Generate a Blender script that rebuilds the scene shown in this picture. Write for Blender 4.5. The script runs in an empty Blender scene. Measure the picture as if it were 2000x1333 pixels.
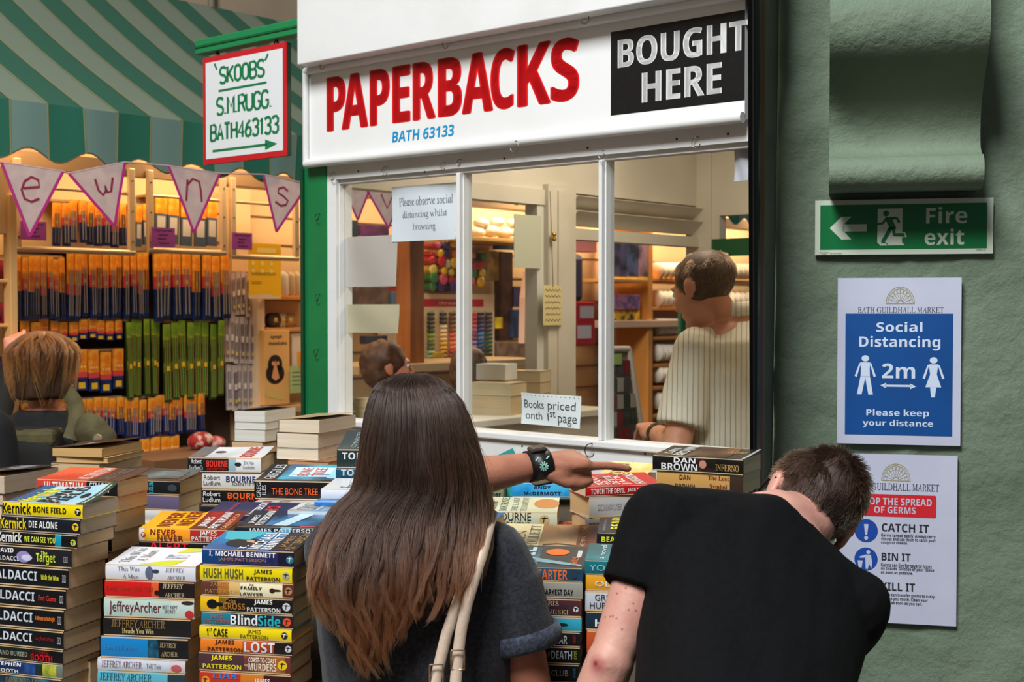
import bpy, bmesh, math, random, os
from mathutils import Vector, Matrix, noise
random.seed(7)
SC = bpy.context.scene
COL = SC.collection
# ------------------------------------------------------------------ camera
F, CX, CY, CAMZ = 2600.0, 1000.0, 666.5, 1.62
TH = math.atan(66.5 / F)
cam = bpy.data.cameras.new('camera')
cam.sensor_width = 36.0
cam.lens = F / 2000.0 * 36.0
cam.clip_start = 0.05
cam.dof.use_dof = True
cam.dof.focus_distance = 2.75
cam.dof.aperture_fstop = 7.5
cam_ob = bpy.data.objects.new('camera', cam)
cam_ob.location = (0, 0, CAMZ)
cam_ob.rotation_euler = (math.pi / 2 - TH, 0, 0)
COL.objects.link(cam_ob)
SC.camera = cam_ob
# ------------------------------------------------------------------ world, daylight, lamps, exposure
W = bpy.data.worlds.new('hall_air')
SC.world = W
W.use_nodes = True
W.node_tree.nodes['Background'].inputs[0].default_value = (0.80, 0.90, 1.0, 1)
W.node_tree.nodes['Background'].inputs[1].default_value = 0.115
SC.view_settings.view_transform = 'Standard'
SC.view_settings.look = 'None'
SC.view_settings.gamma = 1.0
SC.view_settings.use_curve_mapping = False
SC.view_settings.exposure = 0.0


def area(name, loc, target, sx, sy, power, col):
    l = bpy.data.lights.new(name, 'AREA')
    l.shape = 'RECTANGLE'
    l.size, l.size_y, l.energy, l.color = sx, sy, power, col
    o = bpy.data.objects.new(name, l)
    o.location = loc
    d = Vector(target) - Vector(loc)
    o.rotation_euler = d.to_track_quat('-Z', 'Y').to_euler()
    COL.objects.link(o)
    return o


area('skylight', (-1.7, -.8, 6.0), (0.15, 2.9, 1.3), 2.0, 2.0, 590, (0.95, 0.98, 1.0))
# ------------------------------------------------------------------ frames and pixel geometry
ST, CT = math.sin(TH), math.cos(TH)


def ray(px, py):
    a, b = (px - CX) / F, (CY - py) / F
    return Vector((a, b * ST + CT, b * CT - ST))


def at(px, py, Y):
    d = ray(px, py)
    t = Y / d.y
    return Vector((d.x * t, Y, CAMZ + d.z * t))


class Frame:
    """A vertical reference plane: x along it, y into it, z up."""
    def __init__(self, ox, oy, deg):
        self.o = Vector((ox, oy)); self.a = math.radians(deg)
        self.ex = Vector((math.cos(self.a), math.sin(self.a)))
        self.ey = Vector((-math.sin(self.a), math.cos(self.a)))

    def w(self, u, v, z):
        p = self.o + self.ex * u + self.ey * v
        return Vector((p.x, p.y, z))

    def pix(self, px, py, v=0.0):
        d = ray(px, py)
        d2 = Vector((d.x, d.y))
        oy = (-self.o).dot(self.ey); dy = d2.dot(self.ey)
        t = (v - oy) / dy
        u = (-self.o).dot(self.ex) + t * d2.dot(self.ex)
        return u, CAMZ + t * d.z


KDEG = -40.7
_p = at(1185, 600, 3.2)
_k = Frame(_p.x, _p.y, KDEG)
_u, _z = _k.pix(593, 600)
_c = _k.w(_u, 0, 0)
K = Frame(_c.x, _c.y, KDEG)                # kiosk: origin at its front left corner
S = Frame(_c.x, _c.y, KDEG + 90)           # kiosk side wall seen from inside: x runs to the rear
_h = at(0, 600, 5.2)
H = Frame(_h.x, _h.y, KDEG + 90)           # haberdashery stall display plane
_g = at(1510, 600, 3.2)
G = Frame(_g.x, _g.y, -13.3)               # green wall

# ------------------------------------------------------------------ materials
_mats = {}


def lin(c):
    out = []
    for x in c[:3]:
        x = x / 255.0
        out.append(x / 12.92 if x <= 0.04045 else ((x + 0.055) / 1.055) ** 2.4)
    return (out[0], out[1], out[2], 1.0)


def mat(c, rough=0.5, metal=0.0, mix=None, bump=None, spec=None, stretch=None, sheen=0, sss=0, name=None):
    """c, mix[0]: sRGB 0-255.  mix=(colour, scale, lo, hi) noise-mixes two colours.  bump=(scale, strength)."""
    key = (tuple(c), rough, metal, mix, bump, spec, stretch, sheen, sss)
    if key in _mats:
        return _mats[key]
    m = bpy.data.materials.new(name or 'paint_%02x%02x%02x' % tuple(int(v) for v in c))
    m.use_nodes = True
    nt = m.node_tree
    b = nt.nodes['Principled BSDF']
    b.inputs['Base Color'].default_value = lin(c)
    b.inputs['Roughness'].default_value = rough
    b.inputs['Metallic'].default_value = metal
    if spec is not None:
        b.inputs['Specular IOR Level'].default_value = spec
    if sheen:
        b.inputs['Sheen Weight'].default_value = sheen
    if sss:
        b.inputs['Subsurface Weight'].default_value = sss
        b.inputs['Subsurface Radius'].default_value = (0.012, 0.005, 0.003)
        b.inputs['Subsurface Scale'].default_value = 0.6
    co = None
    if mix or bump:
        tc = nt.nodes.new('ShaderNodeTexCoord')
        mp = nt.nodes.new('ShaderNodeMapping')
        if stretch:
            mp.inputs['Scale'].default_value = stretch
        nt.links.new(tc.outputs['Object'], mp.inputs['Vector'])
        co = mp.outputs['Vector']
    if mix:
        n = nt.nodes.new('ShaderNodeTexNoise')
        n.inputs['Scale'].default_value = mix[1]
        n.inputs['Detail'].default_value = 5
        nt.links.new(co, n.inputs['Vector'])
        r = nt.nodes.new('ShaderNodeValToRGB')
        r.color_ramp.elements[0].position = mix[2]
        r.color_ramp.elements[1].position = mix[3]
        r.color_ramp.elements[0].color = lin(c)
        r.color_ramp.elements[1].color = lin(mix[0])
        nt.links.new(n.outputs['Fac'], r.inputs['Fac'])
        nt.links.new(r.outputs['Color'], b.inputs['Base Color'])
    if bump:
        n = nt.nodes.new('ShaderNodeTexNoise')
        n.inputs['Scale'].default_value = bump[0]
        n.inputs['Detail'].default_value = 8
        n.inputs['Roughness'].default_value = 0.65
        nt.links.new(co, n.inputs['Vector'])
        bp = nt.nodes.new('ShaderNodeBump')
        bp.inputs['Strength'].default_value = bump[1]
        bp.inputs['Distance'].default_value = 0.02
        nt.links.new(n.outputs['Fac'], bp.inputs['Height'])
        nt.links.new(bp.outputs['Normal'], b.inputs['Normal'])
    _mats[key] = m
    return m


def glass_mat():
    m = bpy.data.materials.new('window_glass')
    m.use_nodes = True
    nt = m.node_tree
    nt.nodes.remove(nt.nodes['Principled BSDF'])
    out = nt.nodes['Material Output']
    tr = nt.nodes.new('ShaderNodeBsdfTransparent')
    tr.inputs[0].default_value = (0.97, 0.98, 0.97, 1)
    gl = nt.nodes.new('ShaderNodeBsdfGlossy')
    gl.inputs['Roughness'].default_value = 0.02
    lw = nt.nodes.new('ShaderNodeLayerWeight')
    lw.inputs['Blend'].default_value = 0.5
    pw = nt.nodes.new('ShaderNodeMath'); pw.operation = 'POWER'
    pw.inputs[1].default_value = 4.0
    ad = nt.nodes.new('ShaderNodeMath'); ad.operation = 'MULTIPLY_ADD'
    ad.inputs[1].default_value = 0.7
    ad.inputs[2].default_value = 0.022
    mx = nt.nodes.new('ShaderNodeMixShader')
    nt.links.new(lw.outputs['Facing'], pw.inputs[0])
    nt.links.new(pw.outputs[0], ad.inputs[0])
    nt.links.new(ad.outputs[0], mx.inputs[0])
    nt.links.new(tr.outputs[0], mx.inputs[1])
    nt.links.new(gl.outputs[0], mx.inputs[2])
    nt.links.new(mx.outputs[0], out.inputs['Surface'])
    return m


GLASS = glass_mat()
WHITE = (226, 226, 224)

# ------------------------------------------------------------------ lettering
_fonts = {}
try:
    _fd = bpy.utils.system_resource('DATAFILES', path='fonts')
    _mf = bpy.data.fonts.load(os.path.join(_fd, 'NotoSansMath-Regular.woff2'))
except Exception:
    _mf = None


def _map(s, up, lo, dg):
    r = ''
    for ch in s:
        if 'A' <= ch <= 'Z':
            r += chr(up + ord(ch) - 65)
        elif 'a' <= ch <= 'z':
            r += '\u210e' if lo == 0x1D44E and ch == 'h' else chr(lo + ord(ch) - 97)
        elif '0' <= ch <= '9' and dg:
            r += chr(dg + ord(ch) - 48)
        else:
            r += ch
    return r


_tcache = {}


def text_data(s, font):
    """outline triangles of a string, its box scaled to 0..1"""
    key = (s, font)
    if key in _tcache:
        return _tcache[key]
    c = bpy.data.curves.new('lettering', 'FONT')
    c.resolution_u = 3
    t = s
    if _mf and font in ('b', 's', 'i', 'h'):
        c.font = _mf
        t = {'b': lambda: _map(s, 0x1D5D4, 0x1D5EE, 0x1D7EC), 's': lambda: _map(s, 0x1D400, 0x1D41A, 0x1D7CE),
             'i': lambda: _map(s, 0x1D434, 0x1D44E, 0), 'h': lambda: _map(s, 0x1D434, 0x1D44E, 0)}[font]()
    elif font == 'b':
        c.offset = 0.02
    c.body = t
    c.align_x = 'CENTER' if '\n' in s else 'LEFT'
    if '\n' in s:
        c.space_line = 0.9
    o = bpy.data.objects.new('lettering', c)
    me = bpy.data.meshes.new_from_object(o)
    v = [(p.co.x - (0.25 * p.co.y if font == 'h' else 0), p.co.y) for p in me.vertices]
    f = [tuple(p.vertices) for p in me.polygons]
    bpy.data.objects.remove(o)
    bpy.data.curves.remove(c)
    bpy.data.meshes.remove(me)
    x0, x1 = min(a[0] for a in v), max(a[0] for a in v)
    y0, y1 = min(a[1] for a in v), max(a[1] for a in v)
    v = [((a[0] - x0) / (x1 - x0 or 1), (a[1] - y0) / (y1 - y0 or 1)) for a in v]
    _tcache[key] = (v, f)
    return v, f


# ------------------------------------------------------------------ mesh builder
class MB:
    def __init__(self):
        self.v, self.f, self.mi, self.sm, self.mats = [], [], [], [], []

    def mid(self, m):
        if m not in self.mats:
            self.mats.append(m)
        return self.mats.index(m)

    def add(self, vs, fs, m, sm=False, M=None):
        o = len(self.v)
        if M is not None:
            vs = [M @ Vector(p) for p in vs]
        self.v += [tuple(p) for p in vs]
        k = self.mid(m)
        for f in fs:
            self.f.append(tuple(i + o for i in f)); self.mi.append(k); self.sm.append(sm)
        return self

    def box(self, x0, x1, y0, y1, z0, z1, m, M=None, bev=0.0):
        if bev > 0:
            b = min(bev, (x1 - x0) * .45, (y1 - y0) * .45, (z1 - z0) * .45)
            bm = bmesh.new()
            bmesh.ops.create_cube(bm, size=1)
            for q in bm.verts:
                q.co = Vector(((x0 + x1) / 2 + q.co.x * (x1 - x0), (y0 + y1) / 2 + q.co.y * (y1 - y0), (z0 + z1) / 2 + q.co.z * (z1 - z0)))
            bmesh.ops.bevel(bm, geom=bm.edges[:], offset=b, segments=2, profile=0.5, affect='EDGES')
            bm.verts.index_update()
            self.add([q.co.copy() for q in bm.verts], [[q.index for q in f.verts] for f in bm.faces], m, False, M)
            bm.free()
            return self
        vs = [(x0, y0, z0), (x1, y0, z0), (x1, y1, z0), (x0, y1, z0), (x0, y0, z1), (x1, y0, z1), (x1, y1, z1), (x0, y1, z1)]
        fs = [(0, 3, 2, 1), (4, 5, 6, 7), (0, 1, 5, 4), (1, 2, 6, 5), (2, 3, 7, 6), (3, 0, 4, 7)]
        return self.add(vs, fs, m, False, M)

    def quad(self, a, b, c, d, m):
        return self.add([a, b, c, d], [(0, 1, 2, 3)], m)

    def prism(self, pts, axis, a0, a1, m, sm=False, M=None):
        """closed outline pts (2-D) extruded along axis ('x','y','z')"""
        n = len(pts)

        def P(p, a):
            return {'x': (a, p[0], p[1]), 'y': (p[0], a, p[1]), 'z': (p[0], p[1], a)}[axis]
        vs = [P(p, a0) for p in pts] + [P(p, a1) for p in pts]
        self.add(vs, [tuple(range(n)), tuple(range(2 * n - 1, n - 1, -1))], m, False, M)
        return self.add(vs, [(i, i + n, (i + 1) % n + n, (i + 1) % n) for i in range(n)], m, sm, M)

    def tube(self, path, r, m, n=8, cap=True, M=None):
        path = [Vector(p) for p in path]
        rs = r if isinstance(r, (list, tuple)) else [r] * len(path)
        vs, fs = [], []
        t0 = (path[1] - path[0]).normalized()
        up = Vector((0, 0, 1)) if abs(t0.z) < 0.9 else Vector((1, 0, 0))
        nx = t0.cross(up).normalized()
        for i, p in enumerate(path):
            t = (path[min(i + 1, len(path) - 1)] - path[max(i - 1, 0)]).normalized()
            nx = (nx - t * nx.dot(t)).normalized()
            ny = t.cross(nx)
            for k in range(n):
                a = 2 * math.pi * k / n
                vs.append(p + (nx * math.cos(a) + ny * math.sin(a)) * rs[i])
        for i in range(len(path) - 1):
            for k in range(n):
                fs.append((i * n + k, i * n + (k + 1) % n, (i + 1) * n + (k + 1) % n, (i + 1) * n + k))
        self.add(vs, fs, m, True, M)
        if cap:
            self.add(vs, [tuple(range(n - 1, -1, -1)), tuple(range(len(vs) - n, len(vs)))], m, False, M)
        return self

    def lathe(self, prof, m, n=16, M=None):
        """profile [(r,z)] around z"""
        vs, fs = [], []
        for r, z in prof:
            for k in range(n):
                a = 2 * math.pi * k / n
                vs.append((r * math.cos(a), r * math.sin(a), z))
        for i in range(len(prof) - 1):
            for k in range(n):
                fs.append((i * n + k, i * n + (k + 1) % n, (i + 1) * n + (k + 1) % n, (i + 1) * n + k))
        self.add(vs, fs, m, True, M)
        return self.add(vs, [tuple(range(n - 1, -1, -1)), tuple(range(len(vs) - n, len(vs)))], m, False, M)

    def ball(self, c, r, m, n=12, M=None):
        r = r if isinstance(r, (tuple, list)) else (r, r, r)
        vs, fs = [], []
        h = n // 2
        for i in range(1, h):
            ph = math.pi * i / h
            for k in range(n):
                a = 2 * math.pi * k / n
                vs.append((c[0] + r[0] * math.sin(ph) * math.cos(a), c[1] + r[1] * math.sin(ph) * math.sin(a), c[2] + r[2] * math.cos(ph)))
        vs += [(c[0], c[1], c[2] + r[2]), (c[0], c[1], c[2] - r[2])]
        for i in range(h - 2):
            for k in range(n):
                fs.append((i * n + k, (i + 1) * n + k, (i + 1) * n + (k + 1) % n, i * n + (k + 1) % n))
        for k in range(n):
            fs.append((len(vs) - 2, k, (k + 1) % n))
            fs.append((len(vs) - 1, (h - 2) * n + (k + 1) % n, (h - 2) * n + k))
        return self.add(vs, fs, m, True, M)

    # flat marks on a face:  P(x, y) -> 3-D point of the face
    def text(self, P, s, x0, x1, y0, y1, m, font='r'):
        v, f = text_data(s, font)
        return self.add([P(x0 + a * (x1 - x0), y0 + b * (y1 - y0)) for a, b in v], f, m)

    def poly(self, P, pts, m):
        return self.add([P(*p) for p in pts], [tuple(range(len(pts)))], m)

    def rect(self, P, x0, x1, y0, y1, m):
        return self.poly(P, [(x0, y0), (x1, y0), (x1, y1), (x0, y1)], m)

    def disc(self, P, x, y, rx, ry, m, n=20, a0=0.0, a1=2 * math.pi):
        pts = [(x + rx * math.cos(a0 + (a1 - a0) * i / n), y + ry * math.sin(a0 + (a1 - a0) * i / n)) for i in range(n + (1 if a1 - a0 < 6.2 else 0))]
        return self.poly(P, pts, m)

    def stroke(self, P, pts, w, m):
        """flat ribbon along 2-D points"""
        L, R = [], []
        for i, p in enumerate(pts):
            a, b = pts[max(i - 1, 0)], pts[min(i + 1, len(pts) - 1)]
            dx, dy = b[0] - a[0], b[1] - a[1]
            q = math.hypot(dx, dy) or 1
            L.append((p[0] - dy / q * w / 2, p[1] + dx / q * w / 2)); R.append((p[0] + dy / q * w / 2, p[1] - dx / q * w / 2))
        vs = [P(*p) for p in L] + [P(*p) for p in R]
        n = len(pts)
        return self.add(vs, [(i, i + n, i + 1 + n, i + 1) for i in range(n - 1)], m)

    def mesh(self, name):
        me = bpy.data.meshes.new(name)
        me.from_pydata(self.v, [], self.f)
        for m in self.mats:
            me.materials.append(m)
        me.polygons.foreach_set('material_index', self.mi)
        me.polygons.foreach_set('use_smooth', self.sm)
        me.update()
        return me

    def build(self, name, parent=None, loc=(0, 0, 0), rz=0.0, label=None):
        o = bpy.data.objects.new(name, self.mesh(name))
        o.location = loc
        o.rotation_euler = (0, 0, rz)
        COL.objects.link(o)
        if parent:
            o.parent = parent
        if label:
            o['label'] = label
        return o


def tag(o, label, cat, group=None, kind=None):
    o['label'] = label
    o['category'] = cat
    if group:
        o['group'] = group
    if kind:
        o['kind'] = kind
    return o


def empty(name, label, cat, loc=(0, 0, 0), rz=0.0, group=None):
    o = bpy.data.objects.new(name, None)
    o.empty_display_size = 0.05
    o.location = loc
    o.rotation_euler = (0, 0, rz)
    COL.objects.link(o)
    return tag(o, label, cat, group)


def struct(o):
    o['kind'] = 'structure'
    return o


def front(x=0, y=0, z=0):
    """marks on a face looking along -y: 2-D x -> x, 2-D y -> z"""
    return lambda a, b: (x + a, y, z + b)


def copy_tree(o, parent=None):
    c = o.copy()
    COL.objects.link(c)
    c.parent = parent
    for ch in o.children:
        copy_tree(ch, c)
    return c
# ------------------------------------------------------------------ the place: floor, hall walls, green plaster wall
mb = MB()
mb.box(-9, 6, -3, 13, -0.05, 0, mat((120, 112, 100), .6, mix=((95, 88, 80), 3, .35, .65)))
struct(mb.build('floor'))

PLASTER = mat((116, 132, 110), .72, mix=((98, 115, 94), 2.2, .35, .7), bump=(7.5, .85), name='sage_plaster')


def plaster_wall():
    bm = MB()
    u0, u1, z0, z1 = -0.005, 2.2, 0.0, 3.4
    nu, nz = 90, 130
    vs, fs = [], []
    for j in range(nz + 1):
        for i in range(nu + 1):
            u = u0 + (u1 - u0) * i / nu
            z = z0 + (z1 - z0) * j / nz
            p = Vector((u * 3.0, 0.3, z * 3.0))
            h = 0.006 * noise.fractal(p, 1.0, 2.0, 4) + 0.004 * noise.noise(p * 5)
            # trowelled flake edges
            r = noise.noise(Vector((u * 6, 7.1, z * 6)))
            h += 0.0035 * (1 if r > 0.25 else 0) - 0.002 * (1 if r < -0.38 else 0)
            vs.append((u, 0.006 - h, z))
    w = nu + 1
    for j in range(nz):
        for i in range(nu):
            fs.append((j * w + i, j * w + i + 1, (j + 1) * w + i + 1, (j + 1) * w + i))
    bm.add(vs, fs, PLASTER, True)
    bm.box(u0, u1, 0.03, 0.07, z0, z1, PLASTER)
    o = bm.build('wall_right', loc=G.w(0, 0, 0), rz=G.a)
    return struct(o)


plaster_wall()

# corbel: scrolled bracket of the same painted plaster
ua, zb = G.pix(1619, 371, -0.16)
ub, _ = G.pix(1922, 360, -0.16)
z_b2, z_b1 = zb, G.pix(1770, 300, -0.17)[1]
prof = []
zt = 2.75
for i in range(13):                                   # bottom roll
    a = math.radians(-100 + 205 * i / 12)
    r = (z_b1 - z_b2) / 2
    prof.append((-0.125 - r * 1.15 * math.cos(a), (z_b1 + z_b2) / 2 + r * math.sin(a)))
zm = G.pix(1770, 118, -0.2)[1]
for i in range(1, 12):                                # concave throat sweeping up and out
    t = i / 11
    prof.append((-0.088 + .02 * math.sin(t * math.pi) - .125 * t ** 2.6, z_b1 + .004 + (zm - z_b1 - .004) * t))
for i in range(1, 9):                                 # upper roll
    a = math.radians(-60 + 170 * i / 8)
    prof.append((-0.165 - .10 * math.cos(a), zm + .085 + .10 * math.sin(a)))
prof += [(-0.10, zt), (0.02, zt), (0.02, z_b2 + .004)]
mb = MB()
mb.prism(prof, 'x', ua, ub, PLASTER, True)
o = mb.build('trim_1', loc=G.w(0, 0, 0), rz=G.a)
struct(o)

# hall wall far behind the stalls with a pipe and a dark beam
mb = MB()
mb.box(-5, 11, 1.6, 1.8, 0, 6.5, mat((196, 174, 146), .85, mix=((176, 154, 128), 2, .3, .7)))
struct(mb.build('wall_back', loc=H.w(0, 0, 0), rz=H.a))
mb = MB()
up, zp = H.pix(413, 30, 1.55)
mb.tube([(up, 1.55, 2.0), (up, 1.55, 6.0)], .022, mat((140, 126, 106), .6), 10)
tag(mb.build('wall_pipe', loc=H.w(0, 0, 0), rz=H.a), 'thin beige pipe running up the far hall wall above the awning', 'pipe')
mb = MB()
u1, z1 = H.pix(420, 58, 1.45)
u2, z2 = H.pix(640, 88, 1.45)
mb.box(u1, u2 + .6, 1.45, 1.6, z1 - .22, z1 - .02, mat((88, 52, 38), .6))
tag(mb.build('wall_beam', loc=H.w(0, 0, 0), rz=H.a), 'dark red-brown beam on the far hall wall behind the hanging sign', 'beam')
# hall wall left of everything, closes the view
mb = MB()
mb.box(-5.2, -5.0, -6, 2, 0, 6.5, mat((128, 112, 92), .85))
struct(mb.build('wall_left', loc=H.w(0, 0, 0), rz=H.a))

# ------------------------------------------------------------------ the book kiosk
WP = mat(WHITE, .42, mix=((214, 214, 210), 4, .45, .75), bump=(30, .06))
WPI = mat((208, 202, 190), .5, mix=((192, 186, 172), 3, .4, .7))          # interior cream paint
GREEN = mat((14, 122, 66), .38, mix=((10, 104, 56), 2.5, .4, .7), bump=(25, .05))
DARKG = mat((10, 62, 36), .4)
kiosk = empty('book_kiosk', 'white and green wooden shop kiosk with a glazed front and warm light inside', 'kiosk', K.w(0, 0, 0), K.a)
uR = K.pix(1463, 600)[0]
uGP = K.pix(640, 600)[0]
zSign0 = K.pix(600, 322, -.03)[1]            # lower edge of sign frame
zPane1 = K.pix(1000, 328, .0)[1]             # glass top
zSill = K.pix(1185, 862)[1]
zFas = K.pix(580, 127, -.09)[1]
# corner post
mb = MB()
mb.box(0.0, uGP, -.004, .07, 0, zSign0 - .004, GREEN, bev=.004)
mb.box(0.0, .012, -.012, .0, 0, zSign0 - .004, DARKG)
mb.build('corner_post', kiosk)
# fascia box on top
uF = K.pix(580, 70, -.09)[0]
mb = MB()
mb.box(uF, uR + .02, -.09, .08, zFas, zFas + .34, WP, bev=.003)
mb.build('fascia_board', kiosk)
# rails, jamb, mullions (one joined window frame)
mb = MB()
uJ1 = K.pix(657, 600)[0]
uJ2 = K.pix(668, 600, .02)[0]
mb.box(uGP, uR, .0, .06, zPane1 + .012, zFas, WP)                # head rail behind the sign
mb.box(uGP, uR, .012, .05, zPane1, zPane1 + .013, WP)
mb.box(uGP, uJ1, .0, .06, zSill, zPane1 + .013, WP)
mb.box(uJ1, uJ2, .012, .06, zSill, zPane1, WP)
mb.build('window_frame', kiosk)
mull = []
for pa, pb in ((890.5, 897.5), (1168, 1175)):
    a, b = K.pix(pa, 600)[0], K.pix(pb, 600)[0]
    mb = MB()
    mb.box(a, b, .0, .05, zSill, zPane1, WP, bev=.002)
    mb.box(a - .003, b + .003, .014, .046, zSill, zPane1, WP)
    mb.build('mullion', kiosk)
    mull.append((a, b))
edges = [uJ2, mull[0][0], mull[0][1], mull[1][0], mull[1][1], uR]
for i in range(3):
    mb = MB()
    mb.box(edges[2 * i], edges[2 * i + 1], .030, .033, zSill, zPane1, GLASS)
    mb.build('glass_pane', kiosk, label=('left', 'middle', 'right')[i] + ' glass pane of the kiosk front')
# sill + white panel under it
mb = MB()
mb.box(uGP, uR, -.012, .07, zSill - .018, zSill, WP, bev=.004)
mb.build('window_sill', kiosk)
mb = MB()
mb.box(uGP, uR, .0, .05, 0, zSill - .018, WP)
dk = mat((40, 38, 36), .8)
for px, py in ((985, 857), (1103, 866), (1133, 869), (1250, 873), (1260, 887), (1236, 905), (1020, 872)):
    u, z = K.pix(px, py)
    mb.disc(front(0, -.0006), u, z, .003, .003, dk, 10)
mb.build('lower_panel', kiosk)
# round mouldings framing the sign
mb = MB()
zt_ = K.pix(600, 139, -.03)[1]
zb_ = K.pix(600, 320, -.03)[1]
uM = K.pix(597, 230, -.03)[0]
mb.tube([(uM, -.03, zt_), (uR, -.03, zt_)], .011, WP, 10)
mb.tube([(uM, -.03, zb_), (uR, -.03, zb_)], .0125, WP, 10)
mb.tube([(uM, -.03, zb_), (uM, -.03, zt_)], .0095, WP, 10)
mb.build('sign_moulding', kiosk)
# interior: side wall, rear wall, ceiling, floor, right wall
sideroot = MB()


def sbox(x0, x1, z0, z1, m=WPI, y0=-.05, y1=0.0, tgt=None):
    """box given in the side wall frame, stored in kiosk coordinates (x->v, y->-u)"""
    (tgt or sideroot).box(-y1, -y0, x0, x1, z0, z1, m)


xs = lambda px, py=600: S.pix(px, py, -.05)[0]
zs = lambda px, py: S.pix(px, py, -.05)[1]
xP0, xP1 = xs(1060), xs(1114)
xC = xs(1362)
zbt, zbb = zs(916, 356), zs(916, 388)
sbox(.07, xC, zbt, zFas + .3)
sbox(.07, xP1, zbb, zbt, y0=-.06)                     # head beam
sbox(xs(1047), xP0, zs(1010, 796), zbb, mat((205, 206, 200), .4), -.055)
sbox(xP0, xP1, 0, zbt + .02, y0=-.075)                # post
sbox(xP0 + .05, xP0 + .11, 0, zbt, y0=-.082)
zl0, zl1 = zs(1115, 446), zs(1115, 468)
sbox(xP1, xC, zl0 - (zl0 - zl1), zl0, y0=-.065)      # transom over the side opening
sbox(.07, xP0, 0, zs(1010, 800))                      # low panel
side = sideroot.build('side_wall', kiosk)
for k, (ya, yb) in enumerate(((384, 408), (413, 441))):
    mb = MB()
    za, zb2 = zs(1115, ya), zs(1115, yb)
    mb.prism([(0.03, zb2), (0.0, zb2 + .006), (.055, za + .006), (.085, za)], 'y', xP1, xC, WPI)
    mb.build('louvre', kiosk)
vr = xC - .0
mb = MB()
kr = lambda px, py: K.pix(px, py, vr)
zr0, zr1, zr2 = kr(1430, 420)[1], kr(1430, 466)[1], kr(1430, 499)[1]
ur0, ur1 = kr(1366, 450)[0], kr(1405, 450)[0]
mb.box(.0, uR, vr, vr + .05, zr0, zFas + .3, WPI)
mb.box(.0, ur1, vr, vr + .05, zr1, zr0, WPI)
mb.box(.0, ur0 + .06, vr - .01, vr + .05, zr2, zFas + .3, WPI)
mb.box(.0, uR, vr, vr + .05, zr2, zr1, mat((18, 84, 46), .5))
mb.box(uR - .35, uR, vr, vr + .05, 0, zr0, WPI)
mb.build('rear_wall', kiosk)
mb = MB()
mb.box(uR - .02, uR + .03, .46, vr + .05, 0, zFas + .3, WPI)
mb.build('right_wall', kiosk)
mb = MB()
mb.box(0, uR, .06, vr, zFas + .26, zFas + .3, WPI)
mb.build('kiosk_ceiling', kiosk)
# ledge along the side wall inside
zL = zs(1010, 792)
mb = MB()
mb.box(.05, .36, .10, xP0, zL - .025, zL, WPI, bev=.004)
mb.box(.33, .345, .10, xP0, 0.0, zL - .025, WPI)
mb.build('inside_ledge', kiosk)
# hooks
HK = mat((150, 146, 138), .35, .9)
HKD = mat((60, 56, 50), .4, .7)


def hook(u, z, v, big=1.0, m=HK, flip=1):
    mb = MB()
    s = .011 * big
    path = [(0, .006, 0), (0, -.008, 0)]
    for i in range(1, 9):
        a = math.radians(90 + 250 * i / 8)
        path.append((flip * s * math.cos(a) * .9, -.010 - .002 * i / 8, -s + s * math.sin(a)))
    mb.tube(path, .0013, m, 6)
    o = mb.build('hook', kiosk, (u, v, z))
    return o


for px, py, v, big, fl in ((757, 326, 0, 1.2, 1), (870, 318, 0, 1, 1), (902, 312, 0, .8, 1), (1010, 276, -.042, 1.3, -1), (1180, 295, 0, .9, -1),
                           (1365, 268, 0, 1.2, 1), (655, 338, 0, 1, 1), (876, 78, -.042, 1.1, 1), (1148, 27, -.042, 1.2, -1), (635, 122, -.042, 1, 1), (660, 660, -.002, .1, 1)):
    if big > .2:
        u, z = K.pix(px, py, v)
        hook(u, z, v, big, HK, fl)
for px, py in ((625, 418), (625, 575), (622, 683)):
    u, z = K.pix(px, py, -.004)
    hook(u, z, -.004, .9, DARKG)
u, z = K.pix(1163, 866)
hook(u, z, -.012, 1.5, HKD, 1)
for px, py in ((1322, 272), (1148, 289), (700, 335), (1422, 262), (830, 336), (985, 310)):
    u, z = K.pix(px, py)
    dots = MB()
    dots.lathe([(.003, 0), (.003, .0012)], mat((45, 40, 36), .6), 8, Matrix.Rotation(math.pi / 2, 4, 'X'))
    dots.build('nail_head', kiosk, (u, 0, z))

# ---- black shutter frame at the kiosk's right end
BLK = mat((14, 13, 12), .35, bump=(60, .05))
sh = empty('shutter_frame', 'tall black shutter frame with a brown strip at the kiosk right end', 'frame', (0, 0, 0))


def vpost(name, t0, t1, b0, b1, Y0, Y1, depth, m):
    """upright between image columns t0..t1 at the frame top and b0..b1 at y=940"""
    zt, zb = 2.75, 0.0
    pts = []
    for z in (zb, zt):
        k = (CAMZ - z) * 0
        for (tt, bb, Y) in ((t0, b0, Y0), (t1, b1, Y1)):
            # columns vary linearly with image row
            row = 600 + (CAMZ - z) * F / Y
            c = tt + (bb - tt) * row / 940.0
            c = tt + (bb - tt) * max(-.3, min(1.6, row / 940.0))
            p = at(c, 600, Y)
            pts.append(Vector((p.x, Y, z)))
    dvec = Vector((.20, .98, 0)) * depth
    vs = [pts[0], pts[1], pts[1] + dvec, pts[0] + dvec, pts[2], pts[3], pts[3] + dvec, pts[2] + dvec]
    mb = MB()
    mb.add(vs, [(0, 3, 2, 1), (4, 5, 6, 7), (0, 1, 5, 4), (1, 2, 6, 5), (2, 3, 7, 6), (3, 0, 4, 7)], m)
    return mb.build(name, sh)


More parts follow.
